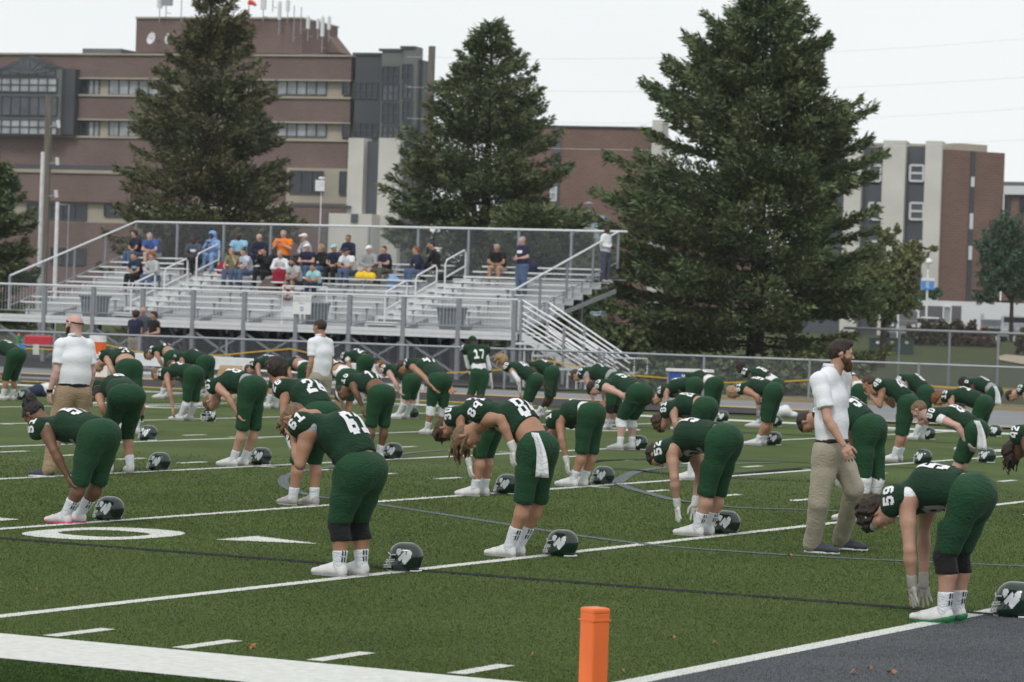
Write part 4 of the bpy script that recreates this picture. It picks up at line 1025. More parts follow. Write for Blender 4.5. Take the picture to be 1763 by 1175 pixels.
def bushes(label, Y, x0, x1, ytop, seed, n, m):
    r = np.random.default_rng(seed); zt = A((x0+x1)/2, ytop, Y)[2]; bl_ = []
    return broadleaf(label, 'low_shrub_hedge', Y, [(x, ytop+22+r.normal()*5, 26, 24+r.normal()*4) for x in np.arange(x0, x1, 26)], m, n, ((x0+x1)/2, 0), seed, .10, 0.)
bushes('low dark evergreen growth behind the fence under the largest spruce', 93, 1085, 1480, 622, 21, 15000, m_sp3)
bushes('lower skirt of dark shrubs just behind the fence at the middle right', 89, 1110, 1450, 645, 22, 13000, m_sp3)
bushes('dark bushes behind the bleacher stairs', 104, 985, 1110, 560, 23, 9000, m_sp3)
# utility cabinets
m_cab = mat('dark_green_cabinet', (.03, .05, .052), .6, .3, var=.08)
for i, (x0, x1) in enumerate(((1497, 1521), (1522, 1546), (1547, 1571))):
    Yc = 188; p0, p1 = A(x0, 600, Yc), A(x1, 600, Yc); zt = A((x0+x1)/2, 584, Yc)[2]; zb2 = .05
    e = empty('utility_cabinet', v3((p0[0]+p1[0])/2, Yc, zb2), f'{["left", "middle", "right"][i]} one of three dark green utility cabinets by the hedge', 'cabinet', 'green utility cabinets')
    MB().boxv(v3((p0[0]+p1[0])/2, Yc, (zt+zb2)/2), v3((p1[0]-p0[0])/2, 0, 0), v3(0, .5, 0), ZD*(zt-zb2)/2).build('housing', m_cab, e, bevel=.02)
    MB().boxv(v3((p0[0]+p1[0])/2, Yc, zt+.03), v3((p1[0]-p0[0])/2+.03, 0, 0), v3(0, .55, 0), ZD*.04).build('lid', m_cab, e)
    MB().boxv(v3((p0[0]+p1[0])/2, Yc-.51, zt-.2), v3(.09, 0, 0), v3(0, .01, 0), ZD*.07).build('warning_label', m_wp if i == 0 else mat('pale_yellow_label', (.55, .5, .3), .6), e)
# vehicles
def car(name, label, x, ymid, Y, yaw, Ln, Wd, Ht, col, kind):
    c = A(x, ymid, Y); z0 = float(gz(0, Y)); c = v3(c[0], Y, z0); a = math.radians(yaw); fx = v3(math.cos(a), math.sin(a), 0); fy = v3(-fx[1], fx[0], 0)
    e = empty(name, c, label, 'car' if kind != 'pickup' else 'pickup')
    prof = {'suv': [(-.5, .25), (-.5, .62), (-.46, .72), (-.42, .98), (-.1, 1.), (.08, .98), (.22, .68), (.46, .6), (.5, .5), (.5, .22)],
            'sedan': [(-.5, .25), (-.5, .62), (-.36, .68), (-.24, .98), (.02, 1.), (.2, .68), (.46, .6), (.5, .45), (.5, .22)],
            'pickup': [(-.5, .3), (-.5, .62), (-.12, .62), (-.1, .98), (.12, 1.), (.22, .68), (.46, .63), (.5, .5), (.5, .25)]}[kind]
    k = MB(); k.prism([c+fx*p[0]*Ln-fy*Wd/2+ZD*p[1]*Ht for p in prof], fy*Wd); k.build('body', col, e, bevel=.05)
    g = [p for p in prof if p[1] > .66]; 
    xs2 = [p[0] for p in g]; x0_, x1_ = min(xs2), max(xs2)
    for s in (-1, 1): MB().boxv(c+fx*(x0_+x1_)/2*Ln*.9+fy*s*(Wd/2+.005)+ZD*Ht*.82, fx*(x1_-x0_)*Ln*.33, fy*.01, ZD*Ht*.10).build('side_window', m_gdark, e)
    for sgn, xx in ((1, .16), (-1, -.44)):
        gk = MB(); p = c+fx*xx*Ln+ZD*Ht*.82; gk.boxv(p+fx*sgn*.07, fy*Wd*.42, ZD*Ht*.12-fx*sgn*.12, fx*.012); gk.build('windshield' if sgn > 0 else 'rear_window', m_gmid, e)
    for xx in (-.32, .32):
        for s in (-1, 1):
            w = MB(); p = c+fx*xx*Ln+fy*s*(Wd/2-.08)+ZD*.33; w.tube([p-fy*.11, p+fy*.11], .33, 14); wo = w.build('wheel', m_dark, e)
            w = MB(); w.tube([p+fy*s*.11, p+fy*s*.125], .19, 10); w.build('rim', m_galv, wo)
    for s in (-1, 1):
        MB().boxv(c+fx*.5*Ln+fy*s*Wd*.36+ZD*Ht*.46, fx*.02, fy*.16, ZD*.07).build('headlight', m_wfr, e)
        MB().boxv(c-fx*.5*Ln+fy*s*Wd*.4+ZD*Ht*.55, fx*.02, fy*.09, ZD*.1).build('tail_light', mat('red_tail_light', (.5, .03, .03), .3), e)
    MB().boxv(c+fx*.505*Ln+ZD*Ht*.4, fx*.015, fy*Wd*.22, ZD*.1).build('grille', m_galv, e)
    MB().boxv(c+fx*.51*Ln+ZD*Ht*.24, fx*.04, fy*Wd*.46, ZD*.07).build('bumper', m_galv, e)
car('parked_suv', 'silver sport utility vehicle parked facing the field at the right edge', 1748, 580, 215, -100, 4.7, 1.85, 1.75, mat('silver_car_paint', (.42, .44, .46), .3, .5, metal=.3, coat=.6), 'suv')
car('parked_sedan', 'dark sedan with red tail lights parked behind the hedge', 1712, 560, 226, 80, 4.6, 1.8, 1.5, mat('black_car_paint', (.03, .033, .04), .25, .5, coat=.8), 'sedan')
car('parked_pickup', 'dark pickup truck behind the green utility cabinets', 1552, 570, 214, -96, 5.4, 1.95, 1.85, mat('dark_truck_paint', (.045, .04, .045), .3, .5, coat=.6), 'pickup')
car('parked_car', 'small white car glimpsed under the yellow-green tree', 1590, 556, 222, 175, 4.4, 1.8, 1.5, mat('white_car_paint', (.6, .6, .6), .3, .5, coat=.6), 'sedan')
# ================================================================ PEOPLE
def skinmat(name, c):
    m = mat(name, c, .55, .35, var=.08, vs=9, bump=.15, bs=60)
    b = m.node_tree.nodes['Principled BSDF']; b.inputs['Subsurface Weight'].default_value = 0.0
    return m
SK = {'l': skinmat('light_skin', (.44, .255, .185)), 'm': skinmat('tan_skin', (.37, .20, .13)), 'p': skinmat('pink_skin', (.52, .32, .27)),
      'b': skinmat('brown_skin', (.16, .082, .05)), 'd': skinmat('dark_skin', (.07, .038, .028))}
def hairmat(name, c): return mat(name, c, .6, .35, var=.35, vs=35, bump=.6, bs=120, stretch=(1, 1, .35))
HR = {'black': hairmat('black_hair', (.016, .012, .012)), 'brown': hairmat('brown_hair', (.06, .036, .022)), 'dbrown': hairmat('dark_brown_hair', (.03, .02, .015)),
      'blond': hairmat('blond_hair', (.33, .22, .11)), 'dblond': hairmat('dark_blond_hair', (.17, .11, .06)), 'red': hairmat('red_hair', (.19, .07, .025)), 'gray': hairmat('gray_hair', (.3, .3, .3)), 'beard': hairmat('red_brown_beard', (.09, .035, .018))}
def cloth(name, c, bump=.25, rough=.8, var=.07, sheen=.08, fold=.42):
    if name in [k[0] for k in _mc]: return _mc[(name,)]
    m = mat(name, c, rough, .2, var=var, vs=5, bump=bump, bs=70, sheen=sheen)
    nt = m.node_tree; N, L = nt.nodes, nt.links; t = [n for n in N if n.type == 'TEX_COORD'][0]; bp = [n for n in N if n.type == 'BUMP'][0]
    mp_ = N.new('ShaderNodeMapping'); mp_.inputs['Scale'].default_value = (1, 1, 2.2); L.new(t.outputs['Object'], mp_.inputs[0])
    nn = N.new('ShaderNodeTexNoise'); nn.inputs['Scale'].default_value = 6.5; nn.inputs['Detail'].default_value = 3; nn.inputs['Distortion'].default_value = 1.2; L.new(mp_.outputs[0], nn.inputs['Vector'])
    rp_ = N.new('ShaderNodeMath'); rp_.operation = 'PINGPONG'; rp_.inputs[1].default_value = .12; L.new(nn.outputs['Fac'], rp_.inputs[0])
    b2 = N.new('ShaderNodeBump'); b2.inputs['Strength'].default_value = fold; b2.inputs['Distance'].default_value = .10; L.new(rp_.outputs[0], b2.inputs['Height']); L.new(b2.outputs[0], bp.inputs['Normal'])
    return m
M_JER = cloth('dark_green_jersey', (.009, .036, .018), sheen=.05); M_PANT = cloth('green_football_pants', (.013, .056, .024), .15, sheen=.05)
M_WHT = cloth('white_fabric', (.72, .73, .76)); M_GRY = cloth('gray_fabric', (.30, .31, .33)); M_SOCK = cloth('white_sock', (.66, .69, .73)); M_KHAKI = cloth('khaki_trousers', (.34, .305, .24), fold=.25); M_TAN = cloth('tan_trousers', (.30, .22, .14))
M_SHOE = mat('white_cleat_leather', (.62, .62, .61), .5, .4, var=.08, vs=12, bump=.2); M_SOLE = mat('gray_sole_rubber', (.33, .33, .34), .6, .3); M_SHOEG = mat('gray_cleat_leather', (.36, .34, .33), .5, .4, var=.1); M_SHOEK = mat('charcoal_knit_shoe', (.05, .055, .07), .7, .3, var=.1)
M_NUM = mat('white_number_print', (.74, .74, .77), .6, .3, var=.03); M_BLK = cloth('black_neoprene', (.012, .012, .013)); M_GLV = mat('white_glove', (.60, .60, .58), .6, .3, var=.1, bump=.2); M_GLVB = mat('black_glove', (.03, .03, .033), .5, .4); M_GLVG = mat('gray_glove', (.34, .32, .29), .6, .3, var=.15)
M_NAVY = mat('navy_stripe', (.02, .028, .06), .7)
X3, Y3, Z3 = v3(1, 0, 0), v3(0, 1, 0), v3(0, 0, 1)
# ---- head template (local: x face, y left, z crown; origin at head centre), facial relief
def head_tmpl(h):
    P = [Prim(v3(-.02, 0, .025), v3(.012, 0, .03), .088, .082, .02, Y3, .92), Prim(v3(.03, 0, -.035), v3(.045, 0, -.068), .058, .040, .03, Y3, .95),
         Prim(v3(-.01, 0, -.04), v3(.0, 0, -.06), .062, .055, .03, Y3, .95), Prim(v3(.085, 0, .018), v3(.108, 0, -.018), .009, .014, .012),
         Prim(v3(.098, .012, -.02), v3(.098, -.012, -.02), .008, .008, .006), Prim(v3(.078, .034, .036), v3(.078, -.034, .036), .012, .012, .012),
         Prim(v3(.078, .02, -.047), v3(.078, -.02, -.047), .009, .009, .008), Prim(v3(.076, .014, -.058), v3(.076, -.014, -.058), .008, .008, .006), Prim(v3(.074, 0, -.085), v3(.07, 0, -.085), .018, .018, .015),
         Prim(v3(.06, .042, -.008), v3(.05, .055, -.012), .02, .016, .015), Prim(v3(.06, -.042, -.008), v3(.05, -.055, -.012), .02, .016, .015)]
    for s in (-1, 1):
        P += [Prim(v3(-.008, s*.080, .022), v3(-.002, s*.078, -.018), .016, .010, .006), Prim(v3(-.018, s*.086, .012), v3(-.016, s*.086, .012), .014, .014, .006)]
    P += [Prim(v3(-.02, 0, -.05), v3(-.035, 0, -.15), .055, .056, .03)]
    ca = [Prim(v3(.094, s*.031, .016), v3(.094, s*.033, .016), .0125) for s in (-1, 1)]
    return mesh_sdf(P, h, carve=ca)
def eyes(): return mesh_sdf([Prim(v3(.076, s*.031, .016), v3(.0765, s*.031, .016), .011, .011, .001) for s in (-1, 1)], .0035)
def hair_tmpl(kind, h):
    base = [Prim(v3(-.026, 0, .033), v3(.004, 0, .040), .096, .086, .02, Y3, .93)]
    cuts = [(v3(.055, 0, .052), nrm(v3(1, 0, -.9))), (v3(.0, 0, -.028), nrm(v3(.75, 0, -.9)))]
    if kind == 'short': return mesh_sdf(base, h, cuts, noise=.0035, nf=110)
    if kind == 'quiff': return mesh_sdf(base+[Prim(v3(-.02, 0, .11), v3(.07, 0, .105), .035, .03, .03, Y3, 1.4)], h, cuts, noise=.004, nf=70)
    if kind == 'curly': return mesh_sdf([Prim(v3(-.03, 0, .04), v3(.01, 0, .05), .115, .10, .02, Y3, .95), Prim(v3(-.06, 0, -.02), v3(-.05, 0, -.03), .075, .07, .03)], h, cuts[:1], noise=.010, nf=70)
    if kind == 'bun': return mesh_sdf(base+[Prim(v3(-.09, 0, .12), v3(-.10, 0, .135), .05, .045, .01), Prim(v3(-.04, .03, .13), v3(-.06, .03, .16), .03, .015, .02), Prim(v3(-.03, -.03, .12), v3(-.02, -.05, .16), .02, .01, .02)], h, cuts, noise=.007, nf=75)
    if kind == 'shoulder': return mesh_sdf([Prim(v3(-.03, 0, .035), v3(.005, 0, .045), .104, .092, .02, Y3, .95), Prim(v3(-.055, .03, -.02), v3(-.05, .045, -.17), .06, .035, .03), Prim(v3(-.055, -.03, -.02), v3(-.05, -.045, -.17), .06, .035, .03), Prim(v3(-.0, .085, .0), v3(-.0, .085, -.13), .026, .02, .02), Prim(v3(-.0, -.085, .0), v3(-.0, -.085, -.13), .026, .02, .02)], h, cuts[:1], noise=.007, nf=70)
    if kind == 'cap': return mesh_sdf([Prim(v3(-.022, 0, .04), v3(.006, 0, .045), .098, .09, .02, Y3, .93), Prim(v3(.06, 0, .055), v3(.145, 0, .048), .055, .04, .02, Y3, 1.3)], h, [(v3(0, 0, .035), nrm(v3(.1, 0, -1)))]+[], carve=[Prim(v3(.075, 0, .003), v3(.165, 0, -.002), .05, .045)])
    if kind == 'hood': return mesh_sdf([Prim(v3(-.04, 0, .04), v3(.0, 0, .05), .125, .115, .02), Prim(v3(-.05, 0, -.05), v3(-.05, 0, -.15), .11, .12, .03)], h, carve=[Prim(v3(.07, 0, 0), v3(.2, 0, -.01), .085, .1)])
    if kind == 'beanie': return mesh_sdf(base, h, [(v3(0, 0, .03), nrm(v3(.25, 0, -1)))])
    if kind == 'beard': return mesh_sdf([Prim(v3(.045, 0, -.05), v3(.062, 0, -.085), .055, .048, .03, Y3, .98), Prim(v3(.06, 0, -.09), v3(.07, 0, -.115), .042, .03, .02), Prim(v3(.0, .062, -.01), v3(.035, .055, -.05), .022, .026, .02), Prim(v3(.0, -.062, -.01), v3(.035, -.055, -.05), .022, .026, .02)], h, carve=[Prim(v3(.11, 0, -.045), v3(.09, 0, -.048), .022, .02), Prim(v3(.14, 0, .0), v3(.1, 0, .0), .045)], noise=.002, nf=120)
_tc = {}
def T(fn, *a):
    k = (fn.__name__,)+a
    if k not in _tc: _tc[k] = fn(*a)
    return _tc[k]
# ---- hand template: x towards fingertips, y towards thumb, z back of hand; origin at wrist
def hand_tmpl(kind, h):
    curl = {'relaxed': .35, 'grip': .55, 'open': .08, 'fist': 1.25}[kind]
    P = [Prim(v3(.0, 0, 0), v3(.045, 0, 0), .026, .030, .01, Z3, .62), Prim(v3(.05, .024, 0), v3(.085, .024, -.002), .020, .018, .012, Z3, .8), Prim(v3(.05, -.022, 0), v3(.078, -.024, -.002), .020, .017, .012, Z3, .8)]
    for i, (y, l, sp) in enumerate(((.033, .072, .10), (.011, .080, .02), (-.011, .074, -.05), (-.031, .058, -.14))):
        sp *= 2.2 if kind == 'open' else 1
        p = v3(.088-.004*abs(i-1), y, 0); a = curl*.6
        for j, fr in enumerate((.44, .32, .24)):
            d = v3(math.cos(a)*math.cos(sp), math.sin(sp), -math.sin(a)); q = p+d*l*fr
            P.append(Prim(p, q, (.0100, .0092, .0084)[j], (.0092, .0084, .0072)[j], .003)); p = q; a += curl
    p = v3(.018, .026, -.004); d = nrm(v3(.62, .72, -.22)); q = p+d*.042; P.append(Prim(p, q, .016, .0125, .008)); d2 = nrm(v3(.88, .36, -.25)); r = q+d2*.03; P.append(Prim(q, r, .0115, .0105, .003)); P.append(Prim(r, r+nrm(v3(.95, .15, -.2))*.024, .0105, .008, .003))
    return mesh_sdf(P, h)
def shoe_tmpl(h):
    P = [Prim(v3(-.02, 0, .045), v3(.05, 0, .048), .042, .042, .02, Y3, .92), Prim(v3(.05, 0, .045), v3(.14, -.004, .038), .042, .036, .02, Y3, 1.1), Prim(v3(.14, -.004, .036), v3(.215, .0, .030), .036, .024, .02, Y3, 1.25), Prim(v3(-.01, 0, .07), v3(.0, 0, .105), .042, .040, .02, Y3, .9), Prim(v3(.05, 0, .08), v3(.1, 0, .06), .026, .026, .02, Y3, .9)]
    return mesh_sdf(P, h, [(v3(0, 0, .012), v3(0, 0, -1))], carve=[Prim(v3(0, 0, .115), v3(-.005, 0, .15), .030)])
def shell_tmpl():
    P = [Prim(v3(-.02, 0, .04), v3(.05, 0, .04), .047, .047, .02, Y3, .92), Prim(v3(.05, 0, .038), v3(.14, -.004, .032), .047, .040, .02, Y3, 1.1), Prim(v3(.14, -.004, .03), v3(.215, .0, .026), .040, .028, .02, Y3, 1.25), Prim(v3(-.045, 0, .05), v3(-.05, 0, .11), .025, .018, .02)]
    return mesh_sdf(P, .008, [(v3(0, 0, .010), v3(0, 0, -1)), (v3(0, 0, .042), nrm(v3(.28, 0, 1)))])
def sole_tmpl():
    k = MB(); n = 20; pts = []
    for i in range(n):
        t = 2*math.pi*i/n; x = .085+.155*math.cos(t); w = .040 if x < .1 else .048-(x-.1)*.10; pts.append(v3(x, w*math.sin(t), .004))
    k.prism(pts, v3(0, 0, .014))
    for x, y in ((-.03, .02), (-.03, -.02), (.12, .03), (.12, -.03), (.19, .02), (.19, -.02)): k.tube([v3(x, y, .006), v3(x, y, -.004)], [.007, .004], 5)
    return np.array(k.v), k.f
def place(VQ, o, ax, ay, az, s=1.0):
    V, Q = VQ; return (np.asarray(o)+s*(V[:, :1]*ax+V[:, 1:2]*ay+V[:, 2:3]*az), Q)
FWD = VD.copy()
def rotz(v, deg):
    a = math.radians(deg); return v3(v[0]*math.cos(a)-v[1]*math.sin(a), v[0]*math.sin(a)+v[1]*math.cos(a), v[2])
def person(label, J, F, look, group=None, h=.016):
    """J: dict of joints in world coordinates; F: facing direction; look: clothing/appearance dict"""
    L = np.cross(ZD, F)                     # person's left
    pel, shc = J['pel'], J['shc']; b = look.get('build', 1.0)
    root = empty('person', v3(*J['ground']), label, 'person', group)
    t = nrm(shc-pel); tF = nrm(v3(0, 0, 0)+F*np.dot(t, F)+ZD*t[2]); dor = nrm(F*(-tF[2])+ZD*np.dot(tF, F)); dor = nrm(dor-t*np.dot(dor, t))
    lat = nrm(np.cross(t, -dor)); 
    if np.dot(lat, L) < 0: lat = -lat
    hunch = J.get('hunch', .05)
    tl = np.linalg.norm(shc-pel)
    w1 = pel+t*tl*.36+dor*hunch*.7; w2 = pel+t*tl*.72+dor*hunch
    hd = J['head']; cd = nrm(hd-(shc+t*.02)) if 'crown' not in J else nrm(J['crown'])
    if 'face' in J: fc = nrm(J['face']-cd*np.dot(J['face'], cd))
    else: fc = nrm(F*cd[2]-ZD*np.dot(cd, F)+ (F*1e-3)); fc = nrm(fc-cd*np.dot(fc, cd))
    hl = np.cross(cd, fc)
    TL = dict(pel=(.118, 1.36), w=(.112, 1.3), c=(.128, 1.36))
    # ---- skin body
    ps = [Prim(pel-t*.02, w1, .118*b, .108*b, .03, lat, 1.32), Prim(w1, w2, .108*b, .118*b, .05, lat, 1.3), Prim(w2, shc-dor*.0, .118*b, .075, .05, lat, 1.35),
          Prim(shc+dor*.015, hd-cd*.07-fc*.02, .055, .054, .03)]
    pts_s = {}
    for sgn in (-1, 1): ps.append(Prim(shc+cd*.055-fc*.01, shc+lat*sgn*.12+t*.01, .052, .050, .04))
    for sd in 'LR':
        sgn = 1 if sd == 'L' else -1
        s_, e_, w_ = J['sh'+sd], J['el'+sd], J['wr'+sd]; hp, kn, an = J['hip'+sd], J['kn'+sd], J['an'+sd]
        ps.append(Prim(shc+lat*sgn*.06, s_, .065, .062*b, .04))
        ps.append(Prim(s_, s_*.55+e_*.45, .060*b, .050*b**.8, .03)); ps.append(Prim(s_*.55+e_*.45, e_, .050*b**.8, .041, .02))
        fa = e_+(w_-e_)*.3; ps.append(Prim(e_, fa, .041, .044*b**.6, .015)); ps.append(Prim(fa, w_, .044*b**.6, .026, .015))
        ps.append(Prim(hp, kn, .088*b, .058*b**.7, .03)); leg = nrm(an-kn); back = nrm(np.cross(lat, leg)); 
        if np.dot(back, F) > 0: back = -back
        ca = kn+(an-kn)*.32+back*.02; pts_s[sd] = ca; ps.append(Prim(kn, ca, .054*b**.7, .060*b**.7, .02)); ps.append(Prim(ca, an, .060*b**.7, .036, .02)); ps.append(Prim(an, an+F*.08-ZD*.03, .034, .028, .02))
    body = mesh_sdf(ps, h)
    head = place(T(head_tmpl, .008 if h < .018 else (.0115 if h < .025 else .018)), hd, fc, hl, cd, look.get('hs', 1.0))
    parts = [body, head]
    hands = {}
    for sd in 'LR':
        w_, e_ = J['wr'+sd], J['el'+sd]; fd_ = nrm(J.get('fd'+sd, w_-e_)); th = J.get('th'+sd, F if sd in 'LR' else F)
        th = nrm(th-fd_*np.dot(th, fd_)); bk = np.cross(fd_, th)*(1 if sd == 'R' else -1)
        # keep a proper left/right hand: mirror through y
        hv = T(hand_tmpl, look.get('hand'+sd, look.get('hand', 'relaxed')), .0052 if h < .018 else (.0085 if h < .025 else .012))
        H_ = place(hv, w_+fd_*.0, fd_, th, bk, 1.02 if h < .02 else 1.1)
        if sd == 'L': pass
        hands[sd] = H_
        if not look.get('glove'): parts.append(H_)
    o = part('body', joinVQ(parts), SK[look.get('skin', 'l')], root)
    if look.get('glove'):
        for sd in 'LR':
            cuff = mesh_sdf([Prim(J['wr'+sd]-nrm(J['wr'+sd]-J['el'+sd])*.05, J['wr'+sd]+nrm(J['wr'+sd]-J['el'+sd])*.02, .036, .034, .01)], .011)
            part('glove', joinVQ([hands[sd], cuff]), look['glove'], root)
    if look.get('sleeve_arm'):   # long white arm sleeves
        for sd in look.get('sleeve_sides', 'LR'):
            s_, e_, w_ = J['sh'+sd], J['el'+sd], J['wr'+sd]
            part('arm_sleeve', mesh_sdf([Prim(s_*.75+e_*.25, e_, .058, .048, .02), Prim(e_, w_, .049, .033, .02)], h*1.05), look['sleeve_arm'], root)
    # ---- upper garment
    g = .014; kind = look['top']
    cutF = []
    if kind == 'jersey':
        up = look.get('ride', .0)           # how far the hem rides up
        hem = pel+t*(.02+up)
        js = [Prim(pel+t*.0, w1, .118*b+g, .110*b+g, .03, lat, 1.32), Prim(w1, w2, .112*b+g, .125*b+g, .05, lat, 1.32), Prim(w2, shc+t*.0, .125*b+g, .098, .05, lat, 1.42)]
        capf = look.get('cap', .045)
        for sd, sgn in (('L', 1), ('R', -1)):
            cc = J['sh'+sd]+t*(capf+.01)+lat*sgn*.015+dor*.02
            js += [Prim(shc+t*.03+dor*.03+lat*sgn*.05, cc, .100, .095, .04), Prim(cc, cc+nrm(J['el'+sd]-J['sh'+sd])*.045+t*.035, .095, .080, .02)]
        cv = []
        for sd, sgn in (('L', 1), ('R', -1)):
            a_ = J['sh'+sd]; d_ = nrm(J['el'+sd]-a_); cv.append(Prim(a_+d_*.07+lat*sgn*.035-t*.03, a_+d_*.30+lat*sgn*.03-t*.02, .058*b+.012, .062*b+.01))
        top = mesh_sdf(js, h*1.05, cuts=[(hem, -t), ], carve=cv+[Prim(hd-cd*.02, hd+cd*.05, .098)], noise=.0048, nf=26, seed=look.get('seed', 1.))
        part('jersey', top, look.get('topm', M_JER), root)
        bv = bvh_of(top)
        if look.get('under'):
            uu = mesh_sdf([Prim(pel-t*.03, w1, .118*b+.008, .110*b+.008, .03, lat, 1.33)], h*1.05, cuts=[(hem+t*.05, t)], noise=.003, nf=30)
            part('undershirt', uu, look['under'], root)
        if look.get('ush'):   # white undershirt sleeve seen in the armhole
            for sd in 'LR':
                a_ = J['sh'+sd]; d_ = nrm(J['el'+sd]-a_); part('undershirt_sleeve', mesh_sdf([Prim(a_-d_*.02, a_+d_*look.get('ushl', .08), .066*b, .062*b, .02)], h*.8, cuts=[(a_+d_*look.get('ushl', .08), d_)]), look['ush'], root)
        n = look.get('num')
        if n:
            nd = -1 if np.dot(L, CP-shc) < 0 else 1   # which side faces the camera
            for sd, sgn in (('L', 1), ('R', -1)):
                cc = J['sh'+sd]+t*(capf+.03)+lat*sgn*.01; 
                for ci in range(1):
                    pv = nrm(-lat*sgn+dor*-.35)
                    P_ = patch(bv, cc+dor*.015, dor*sgn*1.0 if sgn > 0 else -dor*-1, t, pv, num_rows(n), .0098, .0098, sub=1, reach=.25)
                    part('sleeve_number', P_, M_NUM, root, True)
            P_ = patch(bv, shc-t*.165+dor*0, -lat, t, -dor, num_rows(n), .0165 if len(n) > 1 else .021, .024, off=.006, reach=.6)
            part('back_number', P_, M_NUM, root, True)
            P_ = patch(bv, shc-t*.17, lat, t, dor, num_rows(n), .0215, .022, off=.006, reach=.6)
            part('front_number', P_, M_GRY, root, True)
    else:                                    # shirt with sleeves
        ln = look.get('sl', .5); slv = []
        js = [Prim(pel+t*.02, w1, .124*b+g, .122*b+g, .05, lat, look.get('wide', 1.38)), Prim(w1, w2, .122*b+g, .120*b+g, .05, lat, look.get('wide', 1.38)), Prim(w2, shc-t*.025, .116*b+g, .070+g, .06, lat, 1.5)]
        cuts = [(pel-t*look.get('hemd', .03), -t)]
        for sd, sgn in (('L', 1), ('R', -1)):
            s_, e_, w_ = J['sh'+sd], J['el'+sd], J['wr'+sd]
            js.append(Prim(shc+lat*sgn*.05, s_-t*.012, .068, .070*b, .08)); js.append(Prim(shc+cd*.05-fc*.012, shc+lat*sgn*.13+t*.006, .064, .062, .06))
            if ln <= 1: slv.append((s_, s_+(e_-s_)*(ln+.08), s_+(e_-s_)*ln, nrm(e_-s_)))
            else: js += [Prim(s_, e_, .067*b, .055, .03), Prim(e_, w_, .055, .040, .02)]
        pcs = []
        cv = [Prim(shc+cd*.145+fc*.01, shc+cd*.22, .060, .07)]
        top = mesh_sdf(js, h*1.05, cuts=cuts, carve=cv, pcut=pcs, noise=look.get('wr', .004), nf=19, seed=look.get('seed', 2.))
        for s_, e2, q, d_ in slv: top = joinVQ([top, mesh_sdf([Prim(shc*.5+s_*.5, s_-t*.004, .066, .080*b, .04), Prim(s_-t*.006, s_*.6+e2*.4, .080*b, .074*b, .03), Prim(s_*.6+e2*.4, e2, .074*b, .073*b, .03)], h*.8, cuts=[(q, d_)], noise=.003, nf=24)])
        part('shirt', top, look['topm'], root)
        if look.get('collar'):
            k = MB(); n = 18; c0 = shc+cd*.085-fc*.002
            V = []
            for rr, zz in ((.068, .045), (.088, .0), (.072, .046)):
                for i in range(n):
                    a = 2*math.pi*i/n; V.append(c0+(fc*math.cos(a)+hl*math.sin(a))*rr+cd*(zz+(.0 if math.cos(a) < .6 else -.03)))
            k.add(V, [(r*n+i, r*n+(i+1) % n, (r+1)*n+(i+1) % n, (r+1)*n+i) for r in range(2) for i in range(n)]); k.build('collar', look['topm'], root, smooth=True)
        if look.get('belt'):
            part('belt', mesh_sdf([Prim(pel+t*.04, pel+t*.05, .130*b+g, .130*b+g, .01, lat, 1.34)], h*.8, cuts=[(pel+t*.030, -t), (pel+t*.068, t)]), look['belt'], root)
        if look.get('print'):
            bv = bvh_of(top); P_ = patch(bv, w2+t*.02, lat, t, dor, ['###########']*3, .02, .028, off=.006, reach=.5); part('chest_print', P_, look['print'], root)
    # ---- lower garment
    lk = look.get('legs', 'pants'); pm = look.get('botm', M_PANT); gp = .012 if lk == 'pants' else .02
    if lk != 'skirt':
        pp = [Prim(pel-t*.03, pel+t*.055, .122*b+.012, .116*b+.012, .03, lat, 1.36)]
        hdn = {}
        for sd, sgn in (('L', 1), ('R', -1)):
            hp, kn, an = J['hip'+sd], J['kn'+sd], J['an'+sd]; th_ = nrm(kn-hp)
            bt = nrm(-F*.9-th_*.1+dor*.25*(1-abs(t[2])))
            pp += [Prim(hp+bt*.022*b, hp+bt*.030*b+th_*.08, .099*b, .094*b, .07), Prim(hp, hp+(kn-hp)*.5, .100*b+gp*.3, .092*b+gp*.3, .06), Prim(hp+(kn-hp)*.5, kn, .092*b+gp*.3, (.074*b**.7+gp*.5) if lk == 'pants' else .076, .03)]
            if lk == 'pants' and not look.get('kneepad'): pp.append(Prim(kn, kn+nrm(an-kn)*.09, .074*b**.7+gp*.5, .070*b**.7+gp*.4, .02))
            if lk == 'trousers': pp += [Prim(hp+(kn-hp)*.4, kn, .100*b, .088*b**.5, .03), Prim(kn, an+(kn-an)*.12, .088*b**.5, .073, .02), Prim(an+(kn-an)*.12, an+ZD*.0, .073, .078, .02)]
            else: hdn[sd] = kn
        carv = []; pc_ = []
        if lk != 'trousers':
            kl = look.get('kneecut', -.015 if look.get('kneepad') else .045)
            for sd in 'LR':
                kn, hp, an = J['kn'+sd], J['hip'+sd], J['an'+sd]; th_ = nrm(kn-hp); q = kn+nrm(an-kn)*kl if lk == 'pants' else kn-th_*.04
                dd = nrm(th_*.6+nrm(an-kn)); pc_.append((q, dd, .15))
        part('pants' if lk == 'pants' else ('trousers' if lk == 'trousers' else 'shorts'), mesh_sdf(pp, h*1.05, carve=carv, pcut=pc_+[(pel+t*look.get('waist', .065), nrm(t+ZD*(.35 if t[2] < .4 else 0)), .23*b)], noise=.003 if lk != 'trousers' else .0042, nf=20 if lk != 'trousers' else 26, seed=look.get('seed', 1.)+3), pm, root)
    else:
        hk = J['hipL']*.5+J['hipR']*.5; kk = J['knL']*.5+J['knR']*.5; aa = J['anL']*.5+J['anR']*.5
